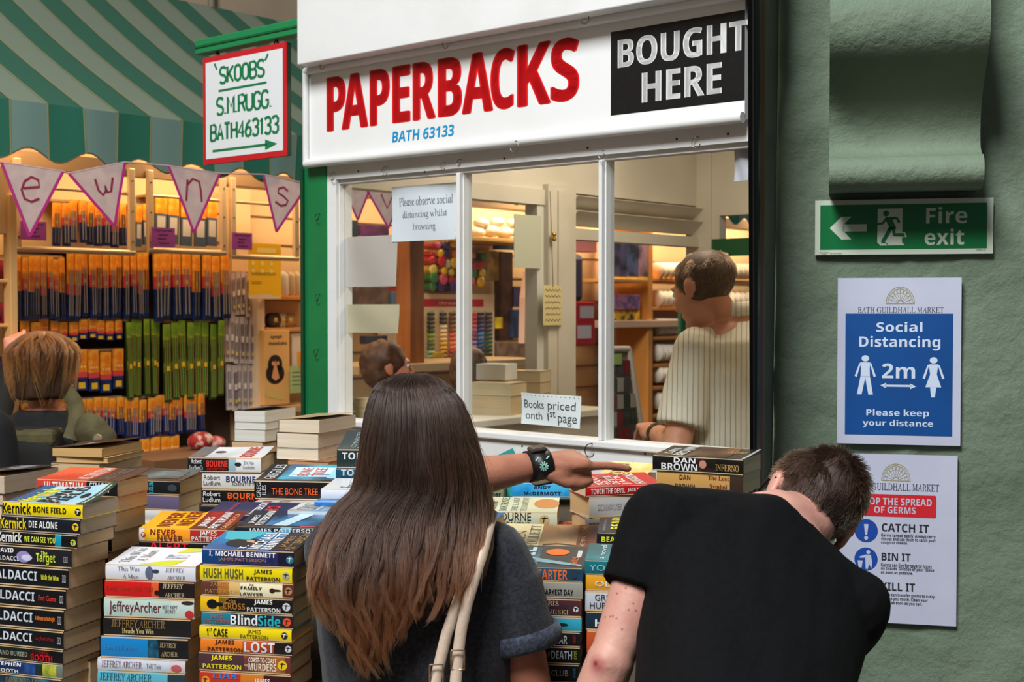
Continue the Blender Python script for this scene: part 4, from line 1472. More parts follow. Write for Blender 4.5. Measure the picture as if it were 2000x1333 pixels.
RB = (214, 40, 36)
stack('the white-spined stack before the cream stacks', 'L', 3.05, -6, [367, 395, 394, 392], [893, 922, 955, 987, 1015], [
    dict(d='black and white-spined, pale-covered', segs=[(.56, (26, 30, 34)), (.66, (150, 186, 196)), (1, (226, 228, 228))], tx=[('Robert\nLudlum\u2019s', 'r', .03, .21, .15, .9, WH), ('BOURNE', 'b', .26, .55, .35, .80, (232, 60, 44)), ('DECEPTION', 'r', .27, .54, .14, .30, RB), ('Eric Van\nLustbader', 'r', .76, .92, .25, .8, (130, 130, 134))], blobs=[(.69, .55, .045, .14, (30, 44, 50))],
         top=[('bg', (196, 212, 220), ((230, 236, 238), 8, .4, .6)), ('r', 0, .22, .0, 1, (84, 104, 112)), ('d', .34, .55, .08, .1, (50, 64, 70)), ('t', 'BOURNE', 'b', .68, .86, .08, .95, (216, 60, 50))], lift=.012, curl=.004, L=.172),
    dict(d='white-spined, blue-lettered', segs=[(1, (214, 212, 208))], tx=[('Robert\nLudlum', 'r', .02, .25, .22, .82, (70, 70, 76)), ('BOURNE', 'b', .33, .73, .42, .78, (34, 44, 96)), ('IDENTITY', 'r', .42, .72, .22, .40, (40, 40, 50))], blobs=[(.86, .55, .07, .3, BK)], L=.172),
    dict(d='black-spined, orange-lettered', segs=[(1, (22, 22, 26))], tx=[('Robert\nLudlum', 'r', .02, .26, .2, .85, WH), ('BOURNE', 'b', .36, .83, .42, .8, (240, 96, 36)), ('ULTIMATUM', 'r', .38, .82, .18, .4, (180, 60, 30))], L=.172),
    dict(d='dark-spined', segs=[(1, (30, 34, 44))], L=.172)], W=.11)

stack('the ice-blue-topped stack before the cream stacks', 'L', 2.86, -7, [497, 492], [938, 976, 996], [
    dict(d='thick black-spined, ice-blue-covered', segs=[(1, (22, 22, 26))], tx=[('GREG\nILES', '^r', .03, .15, .12, .88, (200, 206, 206)), ('THE BONE TREE', 'r', .22, .80, .28, .62, (240, 100, 46))], W=.125, pg=CRM,
         top=[('bg', (24, 34, 42)), ('r', .26, 1, .08, 1, (60, 170, 200), ((20, 90, 130), 12, .4, .6)), ('r', .36, .86, .3, .85, (206, 232, 240)), ('t', 'GREG ILES', 'r', .08, .22, .1, .95, (226, 232, 236)), ('t', 'BONE', 'r', .46, .6, .35, .8, (214, 70, 60)), ('t', 'TREE', 'r', .64, .78, .35, .8, (214, 70, 60)), ('r', .86, 1, .2, .9, (170, 220, 236))], lift=.020, L=.176),
    dict(d='pale-covered', segs=[(1, (206, 196, 186))], tx=[], top=[('bg', (214, 200, 192)), ('t', 'FICTION', 'b', .3, .42, .02, .4, (150, 110, 80)), ('r', .1, .2, .03, .3, (190, 70, 80))], dY=-.05, L=.18)])

# spine author set sideways
stack('the white pile touching the long brown hair', 'L', 2.72, -8, [627, 614, 562], [955, 975, 985, 1010], [
    dict(d='white-covered', segs=[(1, (226, 226, 228))], top=[('bg', (222, 224, 226)), ('t', 'Snow', 'i', .2, .4, .1, .8, (70, 74, 80)), ('t', 'Blind', 'i', .45, .7, .1, .8, (70, 74, 80))], lift=.008),
    dict(d='bright blue-covered', segs=[(1, (30, 120, 196))], top=[('bg', (34, 124, 200), ((90, 170, 226), 14, .4, .6))], dY=-.03),
    dict(d='grey-white sketch-covered', segs=[(1, (190, 204, 216))], dY=-.08, L=.175, top=[('bg', (184, 198, 214), ((226, 232, 236), 10, .4, .6)), ('t', 'CROSS', 'i', .08, .3, .05, .8, (40, 50, 60)), ('t', 'STORM', 'i', .34, .55, .05, .8, (40, 50, 60)), ('d', .6, .7, .09, .2, (60, 76, 60)), ('r', 0, 1, .0, .06, (70, 170, 214))])])

stack('the navy pile behind the orange-topped stack', 'L', 2.70, -9, [402], [1003, 1030], [
    dict(d='flat navy-covered, red-lettered', segs=[(1, (28, 40, 80))], top=[('bg', (26, 40, 84)), ('t', 'PATTERSON', 'b', .52, .62, .05, .95, (226, 226, 230)), ('t', 'ZERO', 'b', .66, .82, .05, .7, (226, 56, 40)), ('t', 'the new thriller', 'b', .2, .27, .1, .9, (170, 60, 90))], L=.17, W=.09, lift=.012)])
stack('the gap behind the orange-topped stack', 'L', 2.86, -9, [375], [1012, 1040], [
    dict(d='flat white-covered', segs=[(1, (214, 214, 212))], top=[('bg', (214, 214, 210))], L=.08, W=.1)])



stack('the cream stack left of the green post', 'L', 4.28, -20, [458, 459, 458, 453], [802, 824, 838, 862, 885], [
    dict(d='white page-edged, dark-covered', segs=[(1, BK)], pg=WHP, lift=.010, curl=.01, top=[('bg', (60, 58, 58))]),
    dict(d='white page-edged', segs=[(1, WH)], pg=WHP), dict(d='white page-edged', segs=[(1, BK)], pg=WHP), dict(d='peach page-edged', segs=[(1, BK)], pg=(226, 190, 144))], view='head', W=.112, L=.2)

stack('the cream stack against the kiosk jamb', 'L', 3.12, -22, [545, 534, 534, 562], [818, 844, 874, 896, 912], [
    dict(d='cream page-edged, tan-covered', segs=[(1, (180, 150, 110))], pg=(224, 206, 180), top=[('bg', (196, 170, 130))], lift=.007, curl=.003),
    dict(d='cream page-edged, pushed-out', segs=[(1, BK)], pg=(224, 208, 184), da=3), dict(d='cream page-edged', segs=[(1, WH)], pg=(228, 214, 188), da=3), dict(d='tan page-edged', segs=[(1, (160, 100, 60))], pg=(196, 146, 92), dY=-.03)], view='head', W=.108, L=.178)

stack('the dark green stack touching the long hair', 'L', 2.84, -4, [658, 656], [877, 915, 940], [
    dict(d='thick dark green-spined', segs=[(1, (34, 50, 52))], tx=[('TOM CLANCY', 'b', .06, .82, .46, .82, (214, 216, 214)), ('WITH MARK GREANEY', 'r', .26, .6, .26, .36, (140, 140, 136))],
         top=[('bg', (38, 54, 56)), ('t', 'TOM', 'b', .3, .62, .2, .85, (220, 222, 222)), ('d', .42, .1, .2, .09, (226, 140, 60)), ('t', 'COMMANDER', 'r', .14, .2, .1, .9, (150, 160, 160))], lift=.030, W=.115, L=.19),
    dict(d='teal-spined', segs=[(1, (22, 76, 104))], tx=[('TOM CLANCY', 'b', .06, .80, .44, .92, (196, 206, 210)), ('FIRING POINT', 'b', .24, .9, .08, .42, (60, 170, 206))], L=.19)])

# ---- the front table row
stack('the orange-topped stack', 'L', 2.54, -8, [272, 272, 274], [1031, 1057, 1082, 1105], [
    dict(d='orange, yellow and red-spined', segs=[(.06, (230, 226, 220)), (.28, (246, 186, 30)), (.58, (238, 150, 30)), (1, (166, 40, 36))], tx=[('NEVER', 'b', .13, .42, .52, .92, (120, 30, 16)), ('NEVER', 'b', .21, .5, .08, .48, (120, 30, 16)), ('JAMES\nPATTERSON', 'r', .6, .98, .1, .92, WH)], dots=[(.05, .5, .2, (190, 50, 30))],
         top=[('bg', (248, 180, 30), ((240, 140, 24), 4, .4, .7)), ('r', .56, 1, 0, 1, (160, 36, 30), ((90, 24, 24), 12, .4, .6)), ('t', 'NEVER', 'b', .16, .32, .12, .9, (130, 30, 10)), ('t', 'NEVER', 'b', .36, .52, .2, .98, (130, 30, 10)), ('t', 'JAMES', 'b', .62, .73, .15, .7, WH), ('t', 'PATTERSON', 'b', .76, .86, .05, .95, WH), ('t', 'CANDICE FOX', 'r', .9, .96, .05, .9, (240, 180, 120))], lift=.016),
    dict(d='black-spined, red-lettered', segs=[(1, (26, 24, 26))], tx=[('ALERT', 'b', .12, .56, .25, .95, (214, 30, 44)), ('JAMES', 'b', .72, 1.0, .3, .8, WH)]), dict(d='dark-spined', segs=[(1, (50, 40, 44))])], L=.176)

stack('the dark blue stack behind the front stacks', 'L', 2.56, -7, [462, 462], [1028, 1043, 1070], [
    dict(d='black and ice-blue-covered', segs=[(.5, (24, 36, 48)), (.62, (120, 180, 206)), (1, (30, 50, 70))], tx=[('JAMES PATTERSON', 'b', .14, .9, .2, .8, (220, 226, 230))],
         top=[('bg', (24, 40, 56)), ('r', .3, 1, .1, 1, (50, 120, 170), ((14, 40, 70), 9, .42, .6)), ('p', [(.38, .1), (.62, .95), (.78, .95), (.55, .1)], (190, 216, 226)), ('t', 'JAMES', 'b', .08, .16, .2, .7, (226, 230, 232)), ('t', 'PATTERSON', 'b', .18, .27, .1, .95, (226, 230, 232)), ('r', .7, .95, .0, .1, (196, 40, 60))], lift=.014),
    dict(d='dark blue-spined', segs=[(1, (30, 44, 70))])], L=.176)

JP = 'JAMES\nPATTERSON'
stack('the front stack touching the long-haired shopper', 'L', 2.35, -11, [395, 391, 394, 392, 394, 390, 392, 388, 390], [1071, 1104, 1133, 1163, 1194, 1221.5, 1246, 1273, 1310, 1346], [
    dict(d='navy-spined, cityscape-covered', segs=[(.22, (18, 64, 120)), (.82, (30, 40, 84), ((60, 50, 100), 30, .45, .6)), (1, (24, 26, 50))], tx=[('I, MICHAEL BENNETT', 'b', .08, .8, .55, .88, WH), ('JAMES PATTERSON', 'r', .18, .7, .25, .5, (170, 134, 80))], dots=[(.955, .5, .24, (40, 110, 130))],
         top=[('bg', (20, 86, 150), ((40, 130, 180), 8, .4, .6)), ('p', [(.02, .98), (.5, .98), (.36, .5), (.1, .55)], (70, 176, 190)), ('d', .36, .4, .2, .24, (30, 30, 36)), ('d', .4, .42, .07, .12, (196, 160, 130)), ('r', .72, 1, 0, 1, (50, 46, 60), ((24, 24, 30), 20, .4, .6)), ('t', 'MICHAEL', 'b', .48, .6, .05, .95, WH), ('t', 'BENNETT', 'b', .62, .73, .05, .95, WH), ('t', 'I,', 'b', .38, .46, .02, .25, WH), ('t', 'JAMES', 'r', .78, .86, .2, .8, (170, 134, 76)), ('t', 'PATTERSON', 'r', .88, .97, .05, .95, (170, 134, 76))], lift=.014),
    dict(d='bright yellow-spined, grey-lettered', segs=[(1, (232, 210, 16))], tx=[('HUSH HUSH', 'b', .04, .47, .2, .85, (96, 92, 60)), (JP, 'b', .51, .87, .1, .88, (40, 36, 30))], dots=[(.935, .5, .26, (170, 168, 150))]),
    dict(d='brown and cream-spined', segs=[(.18, (96, 56, 44)), (.3, (176, 110, 40)), (.42, (220, 180, 110)), (.88, (238, 228, 190)), (1, (96, 44, 38))], tx=[('JAMES\nPATTERSON', 'h', .04, .41, .2, .9, (200, 150, 90)), ('THE', 'b', .52, .57, .76, .88, BK), ('FAMILY\nLAWYER', 'b', .42, .67, .12, .72, BK)], dots=[(.945, .5, .26, (180, 130, 90))], blobs=[(.77, .5, .03, .16, (60, 30, 26)), (.81, .52, .06, .07, (60, 30, 26))]),
    dict(d='yellow and black-spined', segs=[(.2, (236, 186, 24)), (.28, (120, 90, 20)), (1, (24, 22, 24))], tx=[('Criss', 'r', .27, .39, .6, .88, (180, 124, 60)), ('CROSS', 'b', .25, .49, .2, .62, (170, 114, 50)), (JP, 'b', .51, .87, .12, .9, WH)], dots=[(.935, .5, .26, (210, 210, 212))], blobs=[(.13, .5, .06, .3, BK), (.2, .5, .06, .12, BK)]),
    dict(d='teal and black-spined', segs=[(.32, (34, 120, 140)), (1, (26, 36, 44))], tx=[(JP, 'r', .04, .3, .2, .85, (196, 70, 56)), ('Blind', 'b', .32, .61, .15, .9, WH), ('Side', 'b', .62, .86, .15, .9, (40, 176, 190))], dots=[(.93, .5, .3, (240, 80, 40))]),
    dict(d='bright yellow-spined, black-lettered', segs=[(1, (238, 212, 20))], tx=[('1', 'b', .08, .10, .22, .82, BK), ('ST', 'b', .11, .14, .6, .85, BK), ('CASE', 'b', .155, .31, .2, .82, BK), (JP, 'r', .45, .75, .12, .88, (60, 50, 20))], dots=[(.925, .5, .28, (40, 40, 26))]),
    dict(d='orange and dark red-spined', segs=[(.46, (232, 124, 36)), (.8, (150, 50, 30), ((196, 80, 36), 20, .4, .6)), (1, (30, 24, 26))], tx=[(JP, 'b', .08, .46, .1, .95, (70, 30, 20)), ('LOST', 'b', .48, .81, .15, .9, (220, 220, 224))], dots=[(.955, .5, .25, (210, 210, 212))]),
    dict(d='purple-brown and orange-spined', segs=[(.5, (76, 50, 56)), (.94, (196, 120, 50), ((110, 60, 50), 18, .4, .65)), (1, (110, 50, 50))], tx=[(JP, 'b', .05, .47, .15, .88, (240, 220, 30)), ('COAST-TO-COAST', 'b', .55, .85, .6, .86, (240, 226, 206)), ('MURDERS', 'b', .55, .85, .16, .56, (240, 226, 206)), ('THE', 'b', .505, .54, .36, .48, (230, 210, 190))], dots=[(.915, .5, .26, (240, 200, 30))]),
    dict(d='red and orange-spined, blue-lettered', segs=[(.45, (190, 52, 32)), (.7, (150, 50, 30), ((206, 120, 40), 20, .4, .6)), (1, (60, 26, 26))], tx=[('LIAR\nLIAR', 'b', .15, .42, .1, .95, (50, 120, 190)), (JP, 'b', .54, .84, .05, .75, (230, 226, 220))], dots=[(.07, .5, .24, (240, 150, 40))])], L=.172, W=.108)

JA = 'JEFFREY\nARCHER'
stack('the white-topped front stack', 'L', 2.405, -9, [206.5, 205, 203.5, 202, 197, 191, 191], [1101, 1132, 1166.5, 1204, 1242, 1284.6, 1309, 1346], [
    dict(d='white-spined, white sketch-covered', segs=[(1, (222, 222, 230))], tx=[('This Was\nA Man', 'h', .14, .38, .12, .88, (70, 70, 80)), (JA, 'h', .67, .89, .12, .86, (90, 90, 100))], blobs=[(.49, .5, .045, .42, (96, 104, 130)), (.56, .62, .04, .12, (60, 66, 80))],
         top=[('bg', (230, 230, 234)), ('p', [(.36, .02), (.74, .02), (.8, .35), (.62, .3)], (214, 220, 50)), ('p', [(.6, .72), (.98, .86), (.95, .98), (.66, .98)], (206, 214, 70)), ('r', .55, .78, .42, .62, (150, 152, 170), ((214, 214, 222), 60, .45, .55)), ('t', 'This Was', 'h', .1, .22, .1, .9, (90, 90, 96)), ('t', 'A Man', 'h', .26, .38, .2, .8, (90, 90, 96))], lift=.012, curl=.0),
    dict(d='red and black-spined', segs=[(.52, (206, 28, 30)), (.6, (220, 90, 50)), (1, (34, 26, 26))], tx=[('Only Time Will Tell', 'h', .02, .54, .35, .7, (150, 60, 30)), (JA, 'h', .65, .89, .1, .88, (214, 196, 160))], blobs=[(.585, .35, .03, .15, (40, 20, 20))]),
    dict(d='pale mint-spined', segs=[(.75, (186, 210, 200)), (1, (200, 214, 206))], tx=[('JeffreyArcher', 'r', .06, .64, .12, .84, (110, 26, 44)), ('BEST KEPT\nSECRET', 'r', .655, .82, .3, .7, (80, 60, 70))], blobs=[(.95, .25, .05, .22, (196, 50, 56)), (.93, .85, .07, .1, (50, 40, 44))]),
    dict(d='black-spined, bronze-lettered', segs=[(1, (30, 28, 30))], tx=[('JEFFREY ARCHER', 'h', .1, .71, .48, .88, (150, 116, 66)), ('Heads You Win', 's', .22, .58, .18, .44, (226, 206, 140))], L=.168),
    dict(d='bright blue and black-spined', segs=[(.54, (24, 128, 196)), (.66, (34, 100, 130), ((20, 40, 50), 40, .4, .6)), (1, (26, 26, 30))], tx=[('Sons of Fortune', 'h', .05, .42, .35, .62, (80, 130, 170)), (JA, 'h', .68, .88, .18, .8, (206, 180, 130))], L=.168),
    dict(d='white-spined, maroon-lettered', segs=[(.82, (206, 214, 226)), (1, (214, 200, 206))], tx=[('JEFFREY ARCHER', 'h', .05, .51, .28, .82, (110, 30, 60)), ('Tell Tale', 'h', .56, .73, .32, .72, (90, 50, 70))], blobs=[(.9, .4, .06, .3, (196, 90, 96))], L=.168),
    dict(d='turquoise-spined', segs=[(.8, (90, 176, 196)), (1, (40, 60, 70))], tx=[('JEFFREY ARCHER', 'h', .03, .62, .5, .9, (40, 80, 100)), ('Be Careful What You Wish For', 'h', .05, .5, .1, .38, (40, 80, 100))], L=.168)], W=.108, L=.172)

stack('the gap left of the white-topped front stack', 'L', 2.44, -22, [147], [1288, 1345], [
    dict(d='upright-looking dark-covered, cream page-edged', segs=[(1, BK)], pg=(214, 180, 140), top=[('bg', (28, 28, 30)), ('r', .55, .7, .3, .5, (196, 206, 214))])], view='head', W=.034, L=.13)

# ---- right-hand stacks between the shoppers
stack('the front stack between the two shoppers', 'R', 2.46, -8, [1138, 1138, 1136, 1136, 1134, 1134, 1132], [1110, 1138, 1171, 1207, 1236, 1265, 1299, 1336], [
    dict(d='teal and black-spined, orange-lettered', segs=[(1, (40, 90, 120), ((24, 40, 56), 5, .45, .6))], tx=[('CARTER', 'b', .52, .84, .14, .86, (240, 106, 40))], blobs=[(.91, .5, .035, .28, (44, 60, 76))], W=.135,
         top=[('bg', (44, 50, 56)), ('r', 0, .5, .0, .9, (60, 120, 140), ((40, 60, 76), 9, .45, .6)), ('t', 'EVIL', 'b', .18, .44, .1, .9, (190, 216, 222)), ('p', [(.4, .5), (.55, .4), (.98, .16), (.98, .08), (.5, .26)], (130, 176, 186)), ('d', .68, .72, .13, .14, (240, 106, 30)), ('t', 'CHRIS', 'b', .86, .93, .1, .5, (226, 110, 60)), ('r', .9, .95, .5, .8, (200, 200, 200))], lift=.016),
    dict(d='grey-spined, black-lettered', segs=[(1, (150, 148, 138))], tx=[('THE DARKEST DAY', 'b', .46, .90, .22, .56, (26, 24, 24))]),
    dict(d='dark plum-spined, gold-lettered', segs=[(1, (52, 40, 42), ((90, 40, 50), 8, .5, .7))], tx=[('CHRIS\nKUZNESKI', 'h', .48, .86, .15, .88, (206, 176, 130))], dots=[(.94, .45, .15, (220, 220, 216))]),
    dict(d='pale blue-spined, dark-figured', segs=[(.6, (196, 206, 214)), (1, (50, 160, 184))], tx=[('SURVIVOR', 'r', .3, .57, .28, .7, (90, 40, 40))], blobs=[(.68, .5, .05, .25, (20, 40, 50)), (.76, .5, .1, .12, (20, 40, 50))]),
    dict(d='black-spined, grey and red-lettered', segs=[(1, (20, 21, 24))], tx=[('HOUSE OF', 'r', .46, .70, .35, .68, (176, 176, 176)), ('WAR', 'b', .71, .86, .2, .78, (196, 196, 196)), ('avon', '^b', .92, .95, .25, .8, (150, 30, 34))]),
    dict(d='black-spined, grey and lime-lettered', segs=[(1, (18, 20, 22))], tx=[('CITY OF', 'r', .44, .68, .4, .68, (170, 170, 170)), ('DEATH', 'b', .69, .91, .3, .78, (190, 196, 200)), ('avon', '^b', .93, .96, .3, .8, (130, 150, 30))]),
    dict(d='black-spined, grey and blue-lettered', segs=[(1, (18, 20, 22))], tx=[('LONDON', 'b', .4, .68, .3, .78, (170, 174, 176)), ('CLUB', 'r', .70, .88, .38, .7, (180, 180, 180)), ('avon', '^b', .93, .96, .3, .8, (30, 110, 130))])], L=.176, W=.11)

stack('the front stack beside the bare freckled arm', 'L', 2.47, -8, [1142, 1144, 1143, 1144, 1146], [1094, 1123, 1154, 1194, 1231, 1275], [
    dict(d='teal-spined, teal-covered', segs=[(1, (24, 110, 120))], tx=[('YOU', 'r', .05, .3, .3, .7, (150, 200, 206))], top=[('bg', (34, 128, 136), ((20, 90, 100), 8, .4, .6)), ('t', 'a novel', 'r', .14, .2, .1, .9, (210, 226, 226))], lift=.012),
    dict(d='orange-yellow-spined', segs=[(1, (230, 160, 36))], tx=[('OLLIE', 'r', .1, .42, .3, .64, WH)]),
    dict(d='white-spined, grey-lettered', segs=[(1, (196, 200, 208))], tx=[('GREGG\nHURWITZ', 'r', .05, .45, .15, .85, (50, 54, 60))]),
    dict(d='dark blue-spined', segs=[(1, (26, 48, 66))], tx=[('H', 'b', .1, .18, .2, .6, WH)]),
    dict(d='red-orange-spined', segs=[(1, (196, 84, 40))])], L=.176)

stack('the navy-topped stack behind the black sleeve', 'L', 2.62, -7, [1166, 1166], [1040, 1066, 1092], [
    dict(d='navy-spined, yellow-lettered', segs=[(1, (24, 30, 38))], tx=[('BEARTOWN', 'b', .05, .50, .28, .70, (226, 230, 30))], top=[('bg', (30, 38, 48)), ('t', 'BEAR', 'b', .14, .27, .25, .98, (230, 226, 20)), ('t', 'TOWN', 'b', .30, .43, .1, .9, (230, 226, 20)), ('t', 'a sunday times bestseller', 'r', .05, .09, .1, .9, (150, 160, 170))], lift=.012),
    dict(d='dark-spined', segs=[(1, (40, 44, 60))])], L=.18)

stack('the pile with the cracked earth cover', 'R', 2.63, -7, [1161, 1161], [1076, 1086, 1110], [
    dict(d='wide sepia-covered', segs=[(1, (60, 44, 36))], W=.15, L=.198, top=[('bg', (200, 160, 110), ((150, 106, 66), 7, .4, .6)), ('r', 0, .42, 0, 1, (226, 216, 176), ((206, 190, 140), 6, .4, .7)), ('t', 'KEN', 'h', .17, .26, .3, .75, (60, 50, 44)), ('t', 'FOLLETT', 'h', .29, .40, .12, .95, (60, 50, 44)), ('r', .8, 1, 0, 1, (110, 60, 40), ((150, 90, 60), 12, .4, .6)), ('t', 'THE MAN FROM', 'r', .84, .89, .1, .9, (214, 190, 160)), ('p', [(.46, .2), (.6, .26), (.8, .2), (.8, .23), (.6, .3), (.46, .25)], (70, 46, 30))], lift=.026),
    dict(d='dark-spined', segs=[(1, (46, 40, 40))])], L=.178)

stack('the purple pile touching the long hair', 'R', 2.70, -14, [963, 963], [1020, 1051, 1075], [
    dict(d='glossy purple-covered', segs=[(1, (40, 40, 80))], L=.12, W=.1, top=[('bg', (70, 64, 130), ((40, 110, 190), 9, .45, .6)), ('d', .6, .5, .2, .2, (30, 30, 70))], pg=(214, 190, 150), lift=.004), dict(d='dark-spined', segs=[(1, (46, 40, 50))], L=.12, W=.1)])

stack('the pale green stack below the raised wrist', 'R', 2.84, -5, [1088, 1085], [1001, 1029, 1056], [
    dict(d='pale green-spined, map-covered', segs=[(1, (206, 208, 178))], tx=[('SAM BOURNE', 'r', .05, .70, .38, .95, (50, 50, 46)), ('TESTAMENT', 'r', .3, .69, .06, .3, (50, 50, 46))], dots=[(.855, .45, .36, (200, 170, 110))],
         top=[('bg', (222, 218, 184), ((206, 200, 160), 9, .4, .6)), ('d', .86, .6, .15, .3, (200, 130, 60)), ('t', 'SAM', 'h', .2, .28, .2, .7, (70, 60, 50)), ('t', 'BOURNE', 'h', .32, .41, .05, .95, (70, 60, 50)), ('t', 'THE LAST', 'h', .46, .53, .05, .95, (100, 90, 70)), ('t', 'TESTAMENT', 'h', .57, .64, .05, .95, (100, 90, 70))], lift=.016),
    dict(d='dark-spined', segs=[(1, (60, 62, 60))])], L=.186)

stack('the orange pile right of the pale green stack', 'L', 2.84, -3, [1090], [1044, 1066], [
    dict(d='small orange-covered', segs=[(1, (110, 60, 40))], L=.12, W=.1, top=[('bg', (214, 130, 80), ((190, 96, 60), 9, .4, .6)), ('t', 'TEMPLE', 'h', .15, .35, .1, .9, (70, 40, 30)), ('t', 'OF GOLD', 'h', .4, .6, .1, .9, (70, 40, 30))], lift=.012)])
stack('the blue spined pile behind the page ends', 'L', 3.06, -4, [1100], [1003, 1030], [
    dict(d='small blue-spined', segs=[(1, (40, 140, 200))], L=.1, W=.1, top=[('bg', (40, 60, 76))])])

stack('the bright blue stack under the pointing hand', 'L', 3.0, -3, [1000, 995], [943, 972, 978], [
    dict(d='bright blue-spined', segs=[(.7, (28, 140, 206), ((70, 180, 230), 18, .4, .6)), (1, (60, 160, 200))], tx=[('ANDY\nMcDERMOTT', 'b', .15, .62, .18, .82, (30, 40, 70)), ('THE', 'h', .9, 1.0, .6, .9, BK)], top=[('bg', (60, 66, 76)), ('r', .5, 1, 0, 1, (120, 190, 230), ((50, 140, 206), 12, .4, .6)), ('t', 'ANDY', 'r', .1, .2, .1, .8, (200, 206, 210))], lift=.010, L=.178),
    dict(d='thin dark green-spined', segs=[(1, (40, 56, 44))], L=.178)])
stack('the grey-green pile left of the bright blue stack', 'R', 2.98, -10, [983], [953, 978], [
    dict(d='grey-green-spined, red-covered', segs=[(1, (122, 132, 104))], tx=[('Panther', 'b', .5, .95, .3, .7, (40, 44, 36))], L=.11, W=.11, top=[('bg', (190, 50, 66))], pg=CRM, lift=.004)])

stack('the slanting stack under the pointing finger', 'L', 2.80, 16, [1143, 1151, 1143], [951, 971, 1013, 1046], [
    dict(d='bright red-spined, red-covered', segs=[(1, (186, 24, 32))], tx=[('TOUCH THE DEVIL', 'b', .07, .50, .22, .78, (240, 220, 210)), ('JACK HIGGINS', 'b', .53, .85, .28, .74, (240, 220, 210))],
         top=[('bg', (206, 30, 34)), ('t', 'JACK', 'b', .50, .62, .08, .8, (240, 226, 216)), ('t', 'HIGGINS', 'b', .66, .8, .08, .95, (240, 226, 216)), ('t', 'TOUCH', 'b', .18, .28, .08, .8, (240, 226, 216)), ('t', 'THE', 'b', .3, .36, .08, .4, (240, 226, 216)), ('t', 'DEVIL', 'b', .38, .48, .08, .8, (240, 226, 216)), ('t', 'now a major thriller', 'b', .06, .13, .08, .9, (240, 210, 200)), ('d', .36, .7, .04, .1, (100, 90, 60)), ('d', .6, .9, .06, .06, (200, 206, 150))], lift=.012, pg=CRM),
    dict(d='grey-white-spined, dark-covered', segs=[(1, (190, 188, 184))], tx=[('SKINWALKER', 'b', .1, .42, .35, .65, (176, 172, 170)), ('LEATHER', 'b', .44, .68, .35, .65, (150, 146, 146)), ('S', 'b', .76, .80, .35, .65, (50, 50, 60))], top=[('bg', (50, 46, 60))], pg=(214, 176, 124), da=4),
    dict(d='grey-spined', segs=[(1, (140, 134, 130))], tx=[('STEPHEN', 'b', .04, .4, .3, .75, (90, 84, 80))], pg=(220, 184, 132), da=-3)], L=.178)
stack('the spot behind the pointing finger', 'L', 3.02, -25, [1168], [926, 950], [
    dict(d='yellow-orange-covered', segs=[(1, (236, 170, 50))], L=.11, W=.09, top=[('bg', (240, 180, 70), ((250, 220, 150), 14, .4, .6)), ('t', 'SUN', 'h', .2, .45, .1, .9, (90, 60, 40))], lift=.02)])

stack('the black-spined pair below the right pane', 'L', 2.83, -27, [1275, 1283], [888, 919, 955], [
    dict(d='thick black-spined, dark art-covered', segs=[(.48, (20, 20, 22)), (.7, (70, 40, 36), ((30, 24, 24), 25, .4, .6)), (1, (24, 20, 20))], tx=[('DAN', 'b', .24, .48, .58, .9, (226, 226, 224)), ('BROWN', 'b', .10, .5, .1, .54, (232, 232, 230)), ('INFERNO', 'h', .70, .95, .2, .62, (214, 170, 90))], blobs=[(.56, .55, .04, .26, (190, 130, 110))],
         top=[('bg', (40, 40, 42)), ('r', .35, .8, .0, 1, (120, 84, 60), ((50, 40, 36), 10, .4, .6)), ('t', 'DAN', 'b', .08, .17, .2, .7, (200, 200, 200)), ('t', 'BROWN', 'b', .2, .32, .05, .95, (214, 214, 214)), ('x', 'Inferno', 'i', .72, .92, .4, .75, (206, 160, 80)), ('r', .97, 1, 0, 1, (200, 200, 200))], lift=.008, L=.2, W=.126, pg=(200, 190, 150)),
    dict(d='thick tan-spined', segs=[(.85, (196, 150, 84)), (1, (60, 44, 36))], tx=[('DAN\nBROWN', 'b', .22, .45, .1, .85, (70, 50, 36)), ('The Lost\nSymbol', 's', .6, .84, .15, .9, (110, 36, 26))], L=.19, W=.126, pg=(200, 190, 150))])

# sideways author on the thick black spine
# ---- stock of books on the ledge inside the kiosk
def ledge_stack(nm, px, Y, yaw, ys, pgs, W, L, descs):
    stack(nm, 'L', Y, yaw, [px] * len(ys), ys, [dict(d=dd, segs=[(1, (200, 180, 150))], pg=p, top=[('bg', tp)]) for dd, p, tp in zip(descs, pgs, ((206, 190, 160), (190, 170, 150), (200, 180, 150), (190, 170, 140)))], view='fore', W=W, L=L, riser=False)


zl_row = lambda Y: 600 + (CAMZ - zL - .0005) * F / Y
Yb = 4.20
ledge_stack('the cream pile inside the kiosk', 914, Yb, -25, [747, 772, zl_row(Yb)], [(214, 196, 160), (206, 184, 146)], .12, .15, ['cream page-edged', 'tan page-edged'])
Yb = 4.52
ledge_stack('the grey-cream pile inside the kiosk', 985, Yb, -20, [724, 746, 768, zl_row(Yb)], [(196, 180, 150), (190, 172, 140), (196, 176, 140)], .11, .13, ['grey-cream page-edged', 'cream page-edged', 'tan page-edged'])
Yb = 3.98
ledge_stack('the pale pile behind the left pane', 690, Yb, -30, [778, 796, zl_row(Yb)], [(206, 176, 140), (210, 180, 140)], .12, .15, ['pale page-edged', 'tan page-edged'])
p = at(962, 731, 4.24)
mb = MB()
zb = at(914, 747, 4.20).z + .003
mb.box(-.05, .055, -.03, .06, 0, .052, mat((208, 206, 200), .5), bev=.002)
tag(mb.build('card_box', loc=(p.x + .004, p.y + .045, zb), rz=math.radians(-25)), 'small white card box standing on the cream book pile inside the kiosk', 'box')

